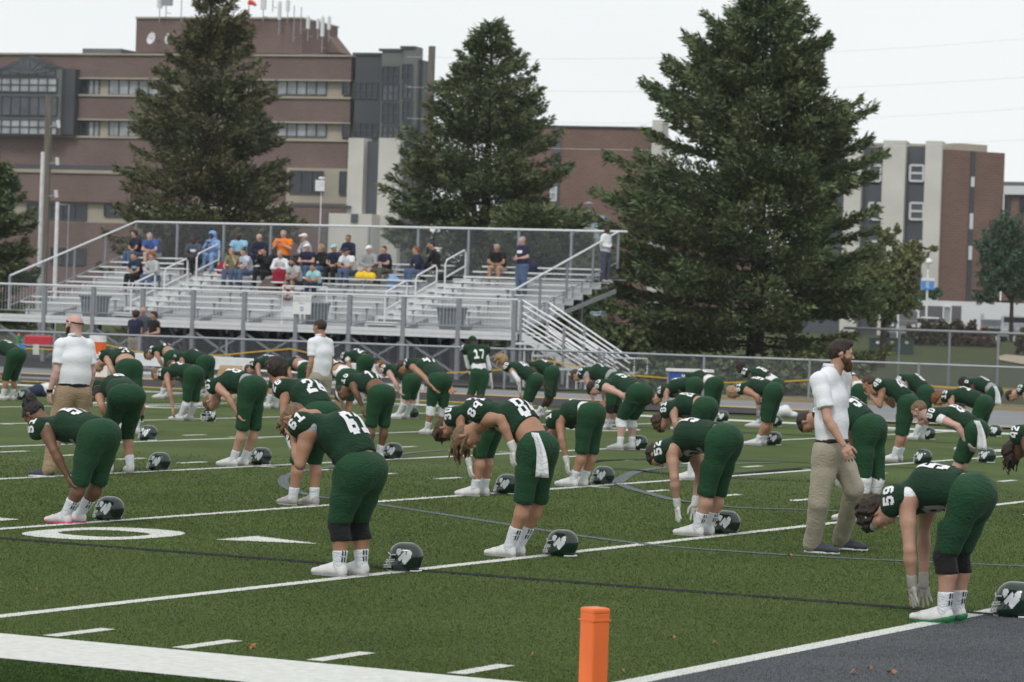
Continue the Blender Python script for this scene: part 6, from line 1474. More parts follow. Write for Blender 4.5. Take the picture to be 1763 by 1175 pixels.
# ================================================================ CAST
GP = 'football players in green stretching on the field'
PL = [
 # near row
 dict(n='61', hl=(594, 995), kn=(583, 905), hp=(614, 812), sh=(530, 745), hd=(514, 722), el=(517, 800), hn=(505, 748), b=1.16, rot=-5, look=dict(skin='m', kneepad=M_BLK, hair='short', hairc='dblond', ush=M_GRY, ushl=.02, cap=.06, strands=(.05, .3)), crown=(-.8, .25, .05),
      lb='heavy player 61 bent forward in front with black knee sleeves and hands at his face', hunch=.09, face=(0, 0, -1)),
 dict(n='84', hl=(886, 961), kn=(902, 858), hp=(922, 772), sh=(838, 722), hd=(806, 752), el=(862, 722), hn=(884, 772), b=1.0, rot=-4, look=dict(skin='m', ride=.13, hair='short', hairc='dblond', strands=(.13, .18), glove=M_GLV, towel='L', shs=1.0, cap=.07, hand='relaxed', sock=.42),
      lb='long-haired player 84 bent with gloved hands on thighs and a white towel', fd=(882, 795), hunch=.09),
 dict(n='59', hl=(1638, 1075), kn=(1627, 958), hp=(1670, 858), sh=(1561, 862), hd=(1512, 886), el=(1566, 946), hn=(1570, 1003), b=1.12, rot=-2, look=dict(skin='l', kneepad=M_BLK, hair='curly', hairc='dbrown', ush=M_WHT, ushl=.0, glove=M_GLVG, sock=.36, cap=.06, shell=mat('green_white_cleat', (.03, .17, .07), .35, .5), solem=mat('green_white_cleat', (.03, .17, .07), .35), hand='open', headband=mat('pale_green_band', (.4, .6, .5), .7)),
      lb='player 59 at the right touching his green cleats with white gloves, black knee sleeves', fd=(1574, 1060), far=dict(wr=(1590, 1003), el=(1591, 910)), hunch=.07),
 # second row
 dict(n='51', hl=(121, 903), kn=(139, 826), hp=(164, 752), sh=(79, 742), hd=(60, 716), el=(93, 776), hn=(117, 822), b=1.08, rot=-4, look=dict(skin='b', hair='bun', hairc='black', ush=M_GRY, ushl=.03, cap=.06, sock=.45, shoem=mat('white_pink_cleat', (.64, .60, .60), .5), solem=mat('pink_sole', (.65, .06, .22), .5), shs=1.0),
      lb='player 51 at the left with hair bun and gray sleeve bent with hand on shin', fd=(126, 840), crown=(-.7, .3, .45)),
 dict(n='52', hl=(1209, 925), kn=(1217, 846), hp=(1242, 762), sh=(1156, 776), hd=(1134, 784), el=(1161, 822), hn=(1166, 868), b=1.12, rot=-4, look=dict(skin='l', hair='short', hairc='dbrown', glove=M_GLV, sock=.42, cap=.055, hand='open', ride=.0),
      lb='player 52 in the middle right hanging one white-gloved hand toward the turf', fd=(1168, 905), hunch=.10),
 dict(n='55', hl=(1478, 899), kn=(1487, 828), hp=(1494, 738), sh=(1424, 712), hd=(1392, 728), el=(1432, 770), hn=(1437, 812), b=1.1, rot=-6, look=dict(skin='m', hair='short', hairc='dbrown', glove=M_GLV, sock=.42, kneepad=M_WHT),
      lb='player mostly hidden behind the walking coach, white knee bands showing', fd=(1442, 835)),
 # third row
 dict(n='26', hl=(509, 872), kn=(512, 792), hp=(545, 715), sh=(492, 676), hd=(474, 640), el=(489, 710), hn=(496, 750), b=1.0, rot=-22, look=dict(skin='m', hair='curly', hairc='dbrown', headband=M_WHT, glove=M_GLV, sock=.28, shoem=M_SHOEG, solem=M_SHOEG, ush=M_WHT, ushl=.0), crown=(-.15, .2, .9),
      lb='player 26 with white headband and gloves standing behind player 61', fd=(498, 772)),
 dict(n='30', hl=(824, 856), kn=(826, 782), hp=(850, 716), sh=(790, 718), hd=(768, 738), el=(800, 762), hn=(808, 798), b=.95, rot=-4, look=dict(skin='m', hair='short', hairc='brown', strands=(.05, .3), glove=M_GLV, sock=.30),
      lb='player 30 largely behind player 84, arm hanging straight in a white glove', fd=(811, 830)),
 dict(n='1', hl=(993, 839), kn=(1002, 775), hp=(1014, 715), sh=(963, 722), hd=(950, 745), el=(967, 756), hn=(976, 794), b=1.0, rot=-6, look=dict(skin='m', hair='short', hairc='brown', glove=M_GLV, sock=.32, under=M_WHT, ride=.05),
      lb='player with black armband reaching to his shoe, white glove, behind player 84', fd=(978, 822), hunch=.06),
 dict(n='81', hl=(1196, 828), kn=(1192, 765), hp=(1211, 704), sh=(1158, 706), hd=(1143, 726), el=(1163, 728), hn=(1170, 756), b=1.0, rot=-4, look=dict(skin='l', hair='curly', hairc='brown', sock=.42, ride=.05),
      lb='player 81 with tousled brown hair bent down behind player 52'),
 # left group
 dict(n='6', hl=(190, 815), kn=(187, 750), hp=(205, 684), sh=(168, 672), hd=(150, 690), el=(176, 700), hn=(184, 722), b=1.05, rot=-42, look=dict(skin='m', hair='short', hairc='dbrown', ride=.05, sock=.32, glove=M_GLVB, ush=M_BLK, ushl=.2),
      lb='player seen from behind in green pants just right of the left coach'),
 dict(n='3', hl=(212, 748), kn=(214, 685), hp=(214, 634), sh=(184, 617), hd=(170, 630), el=(192, 636), hn=(200, 652), b=1.0, rot=-30, look=dict(skin='l', hair='short', hairc='brown', ride=.14, sock=.32),
      lb='player with bare lower back bending behind the left coach'),
 dict(n='9', hl=(8, 690), kn=(10, 652), hp=(24, 612), sh=(-12, 601), hd=(-24, 612), el=(-8, 625), hn=(0, 645), b=1.0, rot=-12, look=dict(skin='m', hair='short', hairc='brown', sock=.45),
      lb='distant player cut by the far left edge of the photo'),
 dict(n='14', hl=(282, 687), kn=(286, 650), hp=(294, 614), sh=(268, 606), hd=(257, 612), el=(274, 618), hn=(280, 632), b=1.0, rot=-4, look=dict(skin='m', hair='short', hairc='dbrown', under=M_GRY, ride=.12, sock=.42),
      lb='distant player with gray undershirt hem just above player 23'),
 dict(n='23', hl=(315, 725), kn=(322, 687), hp=(330, 645), sh=(286, 645), hd=(272, 646), el=(292, 672), hn=(298, 702), b=1.0, rot=-4, look=dict(skin='l', hair='short', hairc='dblond', sock=.85), fd=(297, 716),
      lb='player 23 reaching one hand to the turf, tall white socks'),
 dict(n='7', hl=(338, 702), kn=(345, 662), hp=(350, 624), sh=(312, 618), hd=(298, 630), el=(318, 640), hn=(324, 660), b=1.0, rot=-10, look=dict(skin='m', hair='short', hairc='brown', sock=.8),
      lb='player behind player 23, only his green hips and legs showing'),
 dict(n='87', hl=(407, 804), kn=(417, 735), hp=(430, 668), sh=(374, 667), hd=(366, 692), el=(392, 682), hn=(409, 712), b=1.03, rot=-4, look=dict(skin='l', hair='short', hairc='dblond', under=M_GRY, ride=.05, sock=.30, hand='grip'), fd=(415, 726), hunch=.07,
      lb='player 87 with gray hem bent low, one hand on his knee'),
 dict(n='19', hl=(465, 704), kn=(468, 665), hp=(482, 632), sh=(443, 628), hd=(431, 637), el=(446, 645), hn=(452, 664), b=1.0, rot=-4, look=dict(skin='l', hair='short', hairc='brown', sock=.6),
      lb='distant player left of the head of player 26'),
 dict(n='5', hl=(516, 706), kn=(520, 668), hp=(525, 636), sh=(494, 630), hd=(484, 636), el=(499, 645), hn=(505, 662), b=1.0, rot=-10, look=dict(skin='m', hair='short', hairc='brown', under=M_WHT, ride=.2, sock=.6),
      lb='distant player with white shirt tail above the back of player 26'),
 dict(n='10', hl=(576, 745), kn=(584, 692), hp=(594, 650), sh=(549, 636), hd=(536, 640), el=(554, 658), hn=(558, 680), b=1.0, rot=-16, look=dict(skin='m', hair='short', hairc='dbrown', under=M_WHT, ride=.2, sock=.32, kneecut=-.02),
      lb='player 10 with long white undershirt in front of the middle coach'),
 dict(n='22', hl=(612, 697), kn=(617, 656), hp=(626, 622), sh=(598, 616), hd=(588, 625), el=(602, 632), hn=(608, 648), b=1.0, rot=-12, look=dict(skin='m', hair='short', hairc='brown', ush=M_WHT, ushl=.1, sock=.5),
      lb='distant player above player 18 with round green hips'),
 dict(n='18', hl=(636, 793), kn=(639, 730), hp=(651, 680), sh=(606, 660), hd=(592, 677), el=(613, 677), hn=(624, 700), b=1.0, rot=-14, look=dict(skin='b', hair='short', hairc='black', headband=M_WHT, ride=.12, sock=.32), fd=(626, 716),
      lb='player 18 with white headband and bare lower back above player 61'),
 dict(n='38', hl=(690, 722), kn=(699, 684), hp=(706, 656), sh=(668, 640), hd=(655, 633), el=(680, 658), hn=(688, 675), b=.98, rot=-8, look=dict(skin='p', hair='short', hairc='red', headband=M_WHT, sock=.7, hand='grip'), fd=(695, 684), crown=(-.4, .1, .8),
      lb='red-haired player 38 with white headband and wristband left of player 47'),
 dict(n='47', hl=(738, 749), kn=(742, 703), hp=(750, 656), sh=(709, 631), hd=(694, 634), el=(731, 650), hn=(746, 668), b=1.0, rot=-30, look=dict(skin='m', hair='shoulder', hairc='brown', kneepad=M_WHT, sock=.38, hand='grip'), fd=(754, 680), crown=(-.6, .3, .1),
      lb='player 47 with white knee bands and both hands on his thighs'),
 dict(n='48', hl=(898, 722), kn=(905, 694), hp=(921, 655), sh=(878, 636), hd=(863, 622), el=(892, 654), hn=(896, 676), b=1.0, rot=4, look=dict(skin='l', hair='shoulder', hairc='blond', hat=('beanie', M_JER), strands=(.12, .5), kneepad=M_WHT, sleeve_arm=M_WHT, sleeve_sides='L', sock=.4), crown=(-.25, .1, .9),
      lb='player with long blond hair and green cap looking left beside player 17'),
 dict(n='4', hl=(930, 719), kn=(944, 680), hp=(948, 642), sh=(915, 634), hd=(905, 645), el=(930, 650), hn=(940, 665), b=.95, rot=-4, look=dict(skin='d', hair='short', hairc='black', sock=.4),
      lb='slim player with dark skin bent behind the long-haired blond player'),
 dict(n='75', hl=(1043, 740), kn=(1050, 700), hp=(1060, 655), sh=(1008, 645), hd=(994, 647), el=(1014, 665), hn=(1022, 690), b=1.12, rot=-4, look=dict(skin='l', hair='short', hairc='brown', ush=M_GRY, ushl=.08, under=M_GRY, ride=.10, sock=.35, kneepad=M_BLK),
      lb='player 75 with gray undershirt behind the player with white knee bands'),
 dict(n='53', hl=(1072, 776), kn=(1069, 724), hp=(1096, 678), sh=(1041, 667), hd=(1024, 670), el=(1067, 678), hn=(1082, 690), b=1.18, rot=-14, look=dict(skin='p', hair='shoulder', hairc='dbrown', kneepad=M_WHT, glove=M_GLVB, sock=.35, hand='grip', shoem=mat('white_black_striped_cleat', (.42, .42, .42), .5)), fd=(1092, 697),
      lb='heavy player 53 with pale arms, black gloves and white knee bands'),
 dict(n='41', hl=(1180, 742), kn=(1183, 705), hp=(1194, 664), sh=(1146, 674), hd=(1130, 688), el=(1148, 695), hn=(1152, 715), b=1.0, rot=-4, look=dict(skin='l', hair='short', hairc='brown', sock=.4),
      lb='player 41 with brown hair directly behind player 81'),
 dict(n='2', hl=(1218, 735), kn=(1220, 700), hp=(1226, 662), sh=(1186, 653), hd=(1174, 662), el=(1190, 670), hn=(1196, 690), b=1.0, rot=-14, look=dict(skin='m', hair='short', hairc='brown', under=M_WHT, ride=.12, sock=.4),
      lb='distant player with white hem above the hips of player 81'),
 dict(n='61', hl=(1308, 737), kn=(1322, 705), hp=(1336, 664), sh=(1289, 645), hd=(1277, 634), el=(1296, 662), hn=(1304, 684), b=1.0, rot=0, look=dict(skin='d', hair='short', hairc='black', under=M_WHT, ride=.16, sock=.4), crown=(-.6, .2, .5),
      lb='dark-haired player with white shirt hem behind player 91'),
 dict(n='91', hl=(1310, 768), kn=(1318, 725), hp=(1330, 675), sh=(1282, 672), hd=(1263, 676), el=(1304, 683), hn=(1306, 704), b=1.1, rot=-2, look=dict(skin='m', hair='short', hairc='blond', sock=.30, glove=M_GLVG, hand='relaxed', kneecut=.02), fd=(1305, 716),
      lb='blond player 91 with high white shoes bending left of the walking coach'),
 # right group
 dict(n='8', hl=(1470, 735), kn=(1474, 712), hp=(1478, 672), sh=(1448, 655), hd=(1436, 665), el=(1450, 675), hn=(1456, 690), b=1.0, rot=-10, look=dict(skin='m', hair='short', hairc='brown', under=M_WHT, ride=.2, sock=.4),
      lb='player peeking out behind the walking coach, white shirt hem visible'),
 dict(n='45', hl=(1545, 796), kn=(1550, 745), hp=(1562, 694), sh=(1519, 668), hd=(1496, 662), el=(1515, 699), hn=(1499, 681), b=1.0, rot=-4, look=dict(skin='m', hair='short', hairc='brown', sock=.42), crown=(-.45, .1, .75), fd=(1491, 666),
      lb='player right of the coach holding both hands to his face'),
 dict(n='6', hl=(1580, 758), kn=(1588, 715), hp=(1592, 676), sh=(1556, 658), hd=(1543, 668), el=(1560, 680), hn=(1566, 700), b=1.0, rot=-4, look=dict(skin='m', hair='short', hairc='brown', sock=.55),
      lb='player whose green hips show behind the player covering his face'),
 dict(n='80', hl=(1640, 838), kn=(1652, 790), hp=(1680, 742), sh=(1614, 720), hd=(1583, 708), el=(1649, 734), hn=(1664, 762), b=1.05, rot=-2, look=dict(skin='p', hair='short', hairc='dblond', ush=M_WHT, ushl=.11, glove=M_GLVG, towel='L', sock=.42, hand='grip'), fd=(1674, 776), crown=(-.55, .1, .62),
      lb='blond player 80 with white sleeve and gloved hand on thigh in the right group'),
 dict(n='13', hl=(1672, 778), kn=(1678, 735), hp=(1693, 696), sh=(1636, 685), hd=(1618, 688), el=(1640, 704), hn=(1645, 725), b=1.05, rot=-2, look=dict(skin='l', hair='shoulder', hairc='red', sock=.4),
      lb='red-haired player 13 just behind player 80'),
 dict(n='0', hl=(1688, 740), kn=(1695, 705), hp=(1712, 676), sh=(1672, 663), hd=(1659, 660), el=(1677, 680), hn=(1682, 695), b=1.0, rot=-4, look=dict(skin='d', hair='short', hairc='black', under=M_GRY, ride=.12, towel='L', sock=.4), crown=(-.6, .2, .5),
      lb='distant dark-haired player with white towel above player 13'),
 dict(n='43', hl=(1808, 760), kn=(1812, 720), hp=(1826, 690), sh=(1764, 674), hd=(1743, 682), el=(1770, 700), hn=(1780, 720), b=1.05, rot=-2, look=dict(skin='l', hair='short', hairc='dbrown', sock=.4),
      lb='player 43 entering at the right edge above player 42'),
 dict(n='42', hl=(1818, 890), kn=(1822, 822), hp=(1842, 765), sh=(1762, 752), hd=(1750, 776), el=(1775, 790), hn=(1790, 815), b=1.05, rot=-2, look=dict(skin='b', hair='curly', hairc='dbrown', strands=(.12, .3), sock=.4),
      lb='player 42 with long dark hair cut by the right edge'),
]
for i, p in enumerate(PL):
    b = p['b']; J, Fd, near, far = jfield(p['hl'], p['kn'], p['hp'], p['sh'], p['hd'], p['el'], p['hn'], rot=p['rot'], b=b, far=p.get('far'), wf=(.10 if p['rot'] > -10 else .12)*b)
    Y = J['ground'][1]; h = .0155 if Y < 31 else (.0205 if Y < 42 else (.029 if Y < 60 else .035))
    Ld = np.cross(ZD, Fd)
    if 'crown' in p: c = p['crown']; J['crown'] = c[0]*-Fd + Ld*0 + ZD*c[2]*1.0 if False else Fd*(-c[0]) + ZD*c[2]
    if 'fd' in p:
        n = Ld if near == 'L' else -Ld; q = onplane(p['fd'][0], p['fd'][1], J['wr'+near], n); d = q-J['wr'+near]
        J['fd'+near] = d; J['fd'+far] = d
    J['hunch'] = p.get('hunch', .05)
    for sd in 'LR':
        s_ = 1 if sd == 'L' else -1; J['th'+sd] = -Ld*s_*.5+Fd*.7
    look = dict(p['look']); look.update(top='jersey', num=p['n'], build=b, seed=1.3+i*.77)
    look['clean'] = 1
    root = person(p['lb'], J, Fd, look, GP, h)

# player 17, nearly upright, seen from behind
def jstand(x, ytop, ground, F_, H=1.83, lean=0., Y=None):
    g_ = np.array([ground[0], ground[1], 0.]); L = np.cross(ZD, F_); s = H/1.83
    J = {'ground': g_, 'pel': g_+ZD*.98*s-F_*.0, 'shc': g_+ZD*1.47*s+F_*lean*.5, 'head': g_+ZD*1.695*s+F_*(lean*.75+.03), 'hunch': .02}
    for sd, sg in (('L', 1), ('R', -1)):
        J['hip'+sd] = g_+L*sg*.10+ZD*.93*s; J['kn'+sd] = g_+L*sg*.12+ZD*.50*s+F_*.02; J['an'+sd] = g_+L*sg*.13+ZD*.085-F_*.02
        J['sh'+sd] = J['shc']+L*sg*.162*s; J['el'+sd] = J['sh'+sd]+L*sg*.05-ZD*.29*s-F_*.03; J['wr'+sd] = J['el'+sd]+L*sg*.0-ZD*.24*s+F_*.07
        J['th'+sd] = F_; J['fd'+sd] = -ZD+F_*.12
    return J
g17 = A(815, 640, 66.5); F17 = rotz(FWD, -38)
J = jstand(0, 0, g17, F17, 1.80, .0); q17 = lambda x, y, d=0.: A(x, y, 66.5+d)
g0 = A(818, 640, 66.5); J['ground'] = v3(g0[0], 66.5, 0)
J.update(pel=q17(825, 641), shc=q17(817.5, 604, .22), head=q17(813, 590, .3), hipL=q17(819, 647), hipR=q17(833, 648), knL=q17(811, 678), knR=q17(828, 678), shL=q17(801, 605, .2), shR=q17(835, 606, .2), elL=q17(806, 630, .25), elR=q17(842, 632, .25), wrL=q17(813, 650, .3), wrR=q17(845, 655, .3))
for sd, x in (('L', 808), ('R', 826)): p_ = A(x, 640, 66.4); J['an'+sd] = v3(p_[0], 66.4, .085)
J['crown'] = F17*.4+ZD-v3(.12, 0, 0); J['fdL'] = -ZD+v3(.25, 0, 0); J['fdR'] = -ZD+v3(.25, 0, 0); J['hunch'] = .04
person('player 17 standing almost upright with long white sleeves and white gloves', J, F17, dict(top='jersey', num='17', skin='d', hat=('beanie', M_JER), sleeve_arm=M_WHT, glove=M_GLV, hand='open', under=M_WHT, ride=.14, cap=.02, sock=.4), GP, .022)

# ---------------------------------------------------------------- coaches
GC = 'coaches in white polo shirts'
M_POLO = cloth('white_polo_fabric', (.74, .755, .80), .12, fold=.16)
# right coach walking to the right
Fc_ = nrm(v3(.93, -.36, 0)); gR = G(1432, 955); Lc = np.cross(ZD, Fc_)
def px_on(x, y, w=0.): return onplane(x, y, gR+v3(0, 0, 0)+np.cross(ZD, Fc_)*w, np.cross(ZD, Fc_))
# near side is his right
J = {'ground': v3(gR[0], gR[1], 0)}
J['hipR'], J['hipL'] = px_on(1424, 778, -.09), px_on(1441, 776, .09); J['pel'] = (J['hipR']+J['hipL'])/2+ZD*.04
J['shR'], J['shL'] = px_on(1411, 655, -.19), px_on(1449, 650, .19); J['shc'] = (J['shR']+J['shL'])/2
J['head'] = px_on(1448, 612, 0); J['elR'], J['elL'] = px_on(1425, 722, -.26), px_on(1446, 722, .22); J['wrR'], J['wrL'] = px_on(1453, 768, -.27), px_on(1440, 770, .17)
J['crown'] = Fc_*.05+ZD; J['face'] = nrm(v3(.97, .05, 0))
J['knR'], J['knL'] = px_on(1410, 865, -.10), px_on(1470, 842, .09)
ga, gb = G(1392, 952), G(1443, 949)
J['anR'] = v3(ga[0], ga[1], .085)+Fc_*.03; J['anL'] = v3(gb[0], gb[1], .10)+Fc_*.02
J['fdR'] = Fc_*.55-ZD; J['thR'] = Fc_+Lc*.3; J['fdL'] = Fc_*.4-ZD; J['thL'] = Fc_; J['hunch'] = .0
person('bearded coach in white polo and khaki trousers walking to the right', J, Fc_, dict(top='shirt', topm=M_POLO, sl=.72, legs='trousers', botm=M_KHAKI, skin='l', hair='quiff', hairc='dbrown', beard='beard', collar=1, belt=mat('brown_leather', (.03, .018, .014), .5), shoem=M_SHOEK, solem=M_WHT, build=1.0, hemd=-.045, waist=.045, hand='relaxed', handR='grip', shs=1.05, seed=4.1), GC, .0145)
# left coach, bald, seen from behind
FL = rotz(FWD, -28); gL = G(121, 822); H1 = 1.84
J = jstand(0, 0, gL, FL, H1, .0); LL = np.cross(ZD, FL)
J['face'] = rotz(FL, 22); J['elL'] = J['shL']+LL*.055-ZD*.29-FL*.02; J['wrL'] = J['elL']-ZD*.23+LL*.05+FL*.06
gs = G(84, 822); J['anL'] = v3(gs[0], gs[1], .085); J['toeL'] = rotz(FWD, 6); J['knL'] = (J['hipL']+J['anL'])/2+FL*.04
rt_ = person('bald bearded coach in white polo at the left seen from behind', J, FL, dict(top='shirt', topm=M_POLO, sl=.74, wide=1.42, legs='trousers', botm=M_TAN, skin='p', beard='dbrown', collar=1, belt=M_BLK, shoem=M_SHOEK, solem=M_WHT, build=.98, hemd=-.045, waist=.045, hand='relaxed', shs=1.08, seed=5.2), GC, .015)
hd_ = J['head']; fcx = nrm(J['face']); lx = np.cross(ZD, fcx); k = MB(); n = 24; V = []
for zz in (.028, .042):
    for i in range(n): a = 2*math.pi*i/n; V.append(hd_+fcx*(math.cos(a)*.108-.012)+lx*math.sin(a)*.086+ZD*(zz-.0+.018*math.cos(a)))
k.add(V, [(i, (i+1) % n, n+(i+1) % n, n+i) for i in range(n)]); k.build('sunglass_strap', M_BLK, rt_)
k = MB(); w_ = J['wrL']; k.tube([w_+ZD*.02, w_-ZD*.015], .036, 12); k.build('wrist_watch', M_BLK, rt_)
# middle coach
FM = rotz(FWD, -14); gM = A(548, 700, 48.5); gM[2] = 0
J = jstand(0, 0, gM, FM, 1.81, .0); J['face'] = rotz(FM, 10)
person('dark-haired coach in white polo standing in the middle before the bleacher', J, FM, dict(top='shirt', topm=M_POLO, sl=.72, wide=1.38, legs='trousers', botm=M_KHAKI, skin='m', hair='short', hairc='dbrown', collar=1, build=.95, shoem=M_SHOEK), GC, .02)

# ---------------------------------------------------------------- spectators
GS = 'spectators sitting on the bleacher'
FS = -UD; LS = np.cross(ZD, FS)
def C(name, c, **k): return cloth(name, c, **k)
cl = dict(navy=C('navy_cloth', (.018, .022, .05)), blue=C('royal_blue_cloth', (.05, .11, .30)), lblue=C('light_blue_cloth', (.22, .36, .62)), aqua=C('aqua_cloth', (.32, .56, .58)), orange=C('orange_cloth', (.80, .20, .02)), olive=C('olive_cloth', (.20, .20, .11)), pale=C('pale_blue_cloth', (.50, .56, .68)), black=M_BLK, white=M_WHT, gray=M_GRY, dgray=C('slate_cloth', (.07, .08, .11)), red=C('dark_red_cloth', (.25, .012, .03)), jean=C('denim_cloth', (.07, .11, .19)), khaki=M_KHAKI, dkhaki=C('gray_brown_cloth', (.09, .085, .07)), lgray=C('light_gray_cloth', (.42, .42, .43)), skyblue=C('sky_blue_cloth', (.28, .50, .68)))
def seat(x, row, label, top, bot, skin='l', hair='short', hairc='brown', lean=.12, sl=.5, turn=0., legs='trousers', H=1.0, hands='lap', b=1.0, **kw):
    u = su(row); v = at_u(x, 450, u)[0]; zs = tz(row)+.42; Fp = rotz(FS, turn); Lp = np.cross(ZD, Fp)
    g_ = F(u, v, tz(row)); J = {'ground': g_}
    pel = F(u, v, zs+.12*H); J['pel'] = pel; tr = nrm(ZD+Fp*lean*2.2); J['shc'] = pel+tr*.44*H; J['head'] = J['shc']+tr*.12*H+ZD*.09*H+Fp*.03; J['crown'] = nrm(ZD+Fp*(lean*1.2)); J['hunch'] = .04
    r = np.random.default_rng(int(x)); ks = .11+.05*r.random()
    for sd, sg in (('L', 1), ('R', -1)):
        J['hip'+sd] = pel+Lp*sg*.09-ZD*.03; J['kn'+sd] = pel+Lp*sg*ks+Fp*.40*H-ZD*.02*H; an = J['kn'+sd]-ZD*.41*H+Fp*float(r.normal()*.04); an[2] = tz(row)+.085 if H > .9 else an[2]; J['an'+sd] = an
        J['sh'+sd] = J['shc']+Lp*sg*.18*H*b
        if hands == 'lap': J['el'+sd] = J['sh'+sd]+Lp*sg*.07-ZD*.24*H+Fp*.10; J['wr'+sd] = J['kn'+sd]*.55+pel*.45+ZD*.10-Lp*sg*.05
        elif hands == 'fold': J['el'+sd] = J['sh'+sd]+Lp*sg*.08-ZD*.23*H+Fp*.08; J['wr'+sd] = J['shc']-ZD*.22*H+Fp*.24-Lp*sg*.05
        elif hands == 'face': J['el'+sd] = J['sh'+sd]+Lp*sg*.06-ZD*.18*H+Fp*.20; J['wr'+sd] = J['head']+Fp*.17-ZD*.08+Lp*sg*.04
        elif hands == 'oneface':
            if sd == 'L': J['el'+sd] = J['sh'+sd]+Lp*sg*.06-ZD*.2*H+Fp*.2; J['wr'+sd] = J['head']+Fp*.12-ZD*.06+Lp*sg*.08
            else: J['el'+sd] = J['sh'+sd]+Lp*sg*.05-ZD*.25*H+Fp*.12; J['wr'+sd] = J['kn'+sd]+ZD*.05-Fp*.03
        elif hands == 'chest': J['el'+sd] = J['sh'+sd]+Lp*sg*.10-ZD*.22*H+Fp*.10; J['wr'+sd] = J['shc']-ZD*.05*H+Fp*.26+Lp*sg*.03
        J['th'+sd] = -Lp*sg+ZD*.3; J['fd'+sd] = J['wr'+sd]-J['el'+sd]
    look = dict(top='shirt', topm=cl[top], sl=sl, legs=legs, botm=cl[bot], skin=skin, hair=hair, hairc=hairc, build=b, waist=.04, shoem=kw.pop('shoem', M_SHOEG), hand='relaxed', hs=1.05, hemd=-.01); look.update(kw)
    return person(label, J, Fp, look, GS, .038)
seat(237, 9, 'woman in dark top and jeans at the left end of the top row', 'navy', 'jean', 'l', 'shoulder', 'dbrown', .12, .7, turn=-25)
seat(266, 9, 'gray-bearded man in royal blue shirt and khaki shorts on the top row', 'blue', 'khaki', 'p', 'short', 'gray', .3, .6, legs='shorts', hands='lap', b=1.15, beard='gray', sock=.15)
seat(337, 8, 'seated person in slate printed shirt and black trousers with a face mask', 'dgray', 'black', 'd', 'short', 'black', .12, .7, b=1.1, print=M_WHT)
seat(369, 9, 'person in light blue hooded jacket eating on the top row', 'lblue', 'lblue', 'd', None, 'black', .12, 1.4, hands='chest', hat=('hood', cl['lblue']), b=1.1)
seat(415, 9, 'bald man in aqua blue shirt on the top row', 'skyblue', 'navy', 'd', None, 'black', .15, .6, b=1.2, legs='shorts')
seat(452, 9, 'bald man in navy jacket on the top row beside the orange shirt', 'navy', 'navy', 'p', None, 'gray', .2, 1.4, b=1.1)
seat(487, 9, 'man in bright orange shirt clasping his hands on the top row', 'orange', 'navy', 'p', 'short', 'gray', .0, .7, hands='chest', b=1.2, H=1.12)
seat(404, 6, 'man in olive shirt and jeans covering his face with one hand', 'olive', 'jean', 'l', 'short', 'gray', .15, .5, hands='oneface')
seat(429, 6, 'man in pale blue shirt and jeans looking left', 'pale', 'jean', 'l', 'short', 'dbrown', .18, .5, turn=-25)
seat(458, 6, 'person dressed in black holding a camera to the face', 'black', 'black', 'l', 'short', 'black', .12, 1.4, hands='face')
seat(487, 6, 'gray-haired woman in white blouse and long dark red skirt', 'white', 'red', 'l', 'short', 'gray', .3, 1.4, turn=15, legs='skirt')
seat(514, 4.4, 'long-haired bearded man in light gray shirt hugging his knees', 'lgray', 'navy', 'm', 'shoulder', 'dbrown', .2, .6, legs='shorts', turn=-15, beard='dbrown')
seat(545, 4.2, 'child in aqua shirt sitting low beside the aisle rail', 'aqua', 'navy', 'm', 'short', 'dbrown', .2, .6, H=.82)
seat(532, 7, 'man in white cap and navy polo with folded arms', 'navy', 'jean', 'p', None, 'brown', .1, .5, hands='fold', hat=('cap', M_WHT), b=1.1)
seat(529, 9, 'person in pale hooded top and white cap leaning on the top row', 'lgray', 'black', 'l', None, 'brown', .1, 1.4, hat=('cap', M_WHT), turn=-30)
seat(558, 7, 'long blond-haired woman in black jacket', 'black', 'jean', 'l', 'shoulder', 'blond', .1, 1.4, turn=-20)
seat(579, 7, 'woman in aqua cap and navy and white jacket', 'navy', 'black', 'l', None, 'blond', .12, .6, hat=('cap', cl['aqua']), ush=None)
seat(605, 6.7, 'man in white polo, navy cap and dark jeans leaning forward', 'white', 'jean', 'm', None, 'brown', .25, .6, hat=('cap', cl['navy']), turn=-8, b=1.1)
seat(602, 9, 'man in navy top and sunglasses alone on the top row behind the white polo', 'navy', 'black', 'm', 'short', 'dbrown', .1, 1.4, hands='fold')
seat(640, 7, 'man in gray long-sleeved shirt, white cap and khaki shorts', 'gray', 'khaki', 'p', None, 'gray', .15, 1.4, legs='shorts', hat=('cap', M_WHT), b=1.2, sock=.1)
seat(667, 7, 'dark-haired woman in navy printed shirt and gray trousers', 'navy', 'dkhaki', 'l', 'short', 'dbrown', .12, .6, turn=-20, hands='fold')
seat(723, 7, 'red-haired woman in navy cardigan and jeans right of the crowd', 'navy', 'jean', 'l', 'shoulder', 'red', .1, 1.4, turn=-40)
seat(752, 8, 'person in dark vest leaning sideways on the upper row', 'black', 'black', 'l', 'short', 'black', .12, 1.4, turn=-60, hands='oneface', sleeve_arm=M_GRY)
seat(861, 8, 'man in black polo and khaki shorts sitting alone at the right', 'black', 'khaki', 'm', 'short', 'gray', .2, .6, legs='shorts', b=1.15, sock=.1)
seat(239, 4.6, 'man in navy shirt with light blue print in the lower left rows', 'navy', 'black', 'l', 'short', 'brown', .18, .6, turn=-12, print=cl['skyblue'])
seat(267, 4.6, 'curly-haired woman in gray hooded jacket and jeans in the lower left rows', 'lgray', 'jean', 'l', 'curly', 'red', .12, 1.4, turn=-8)
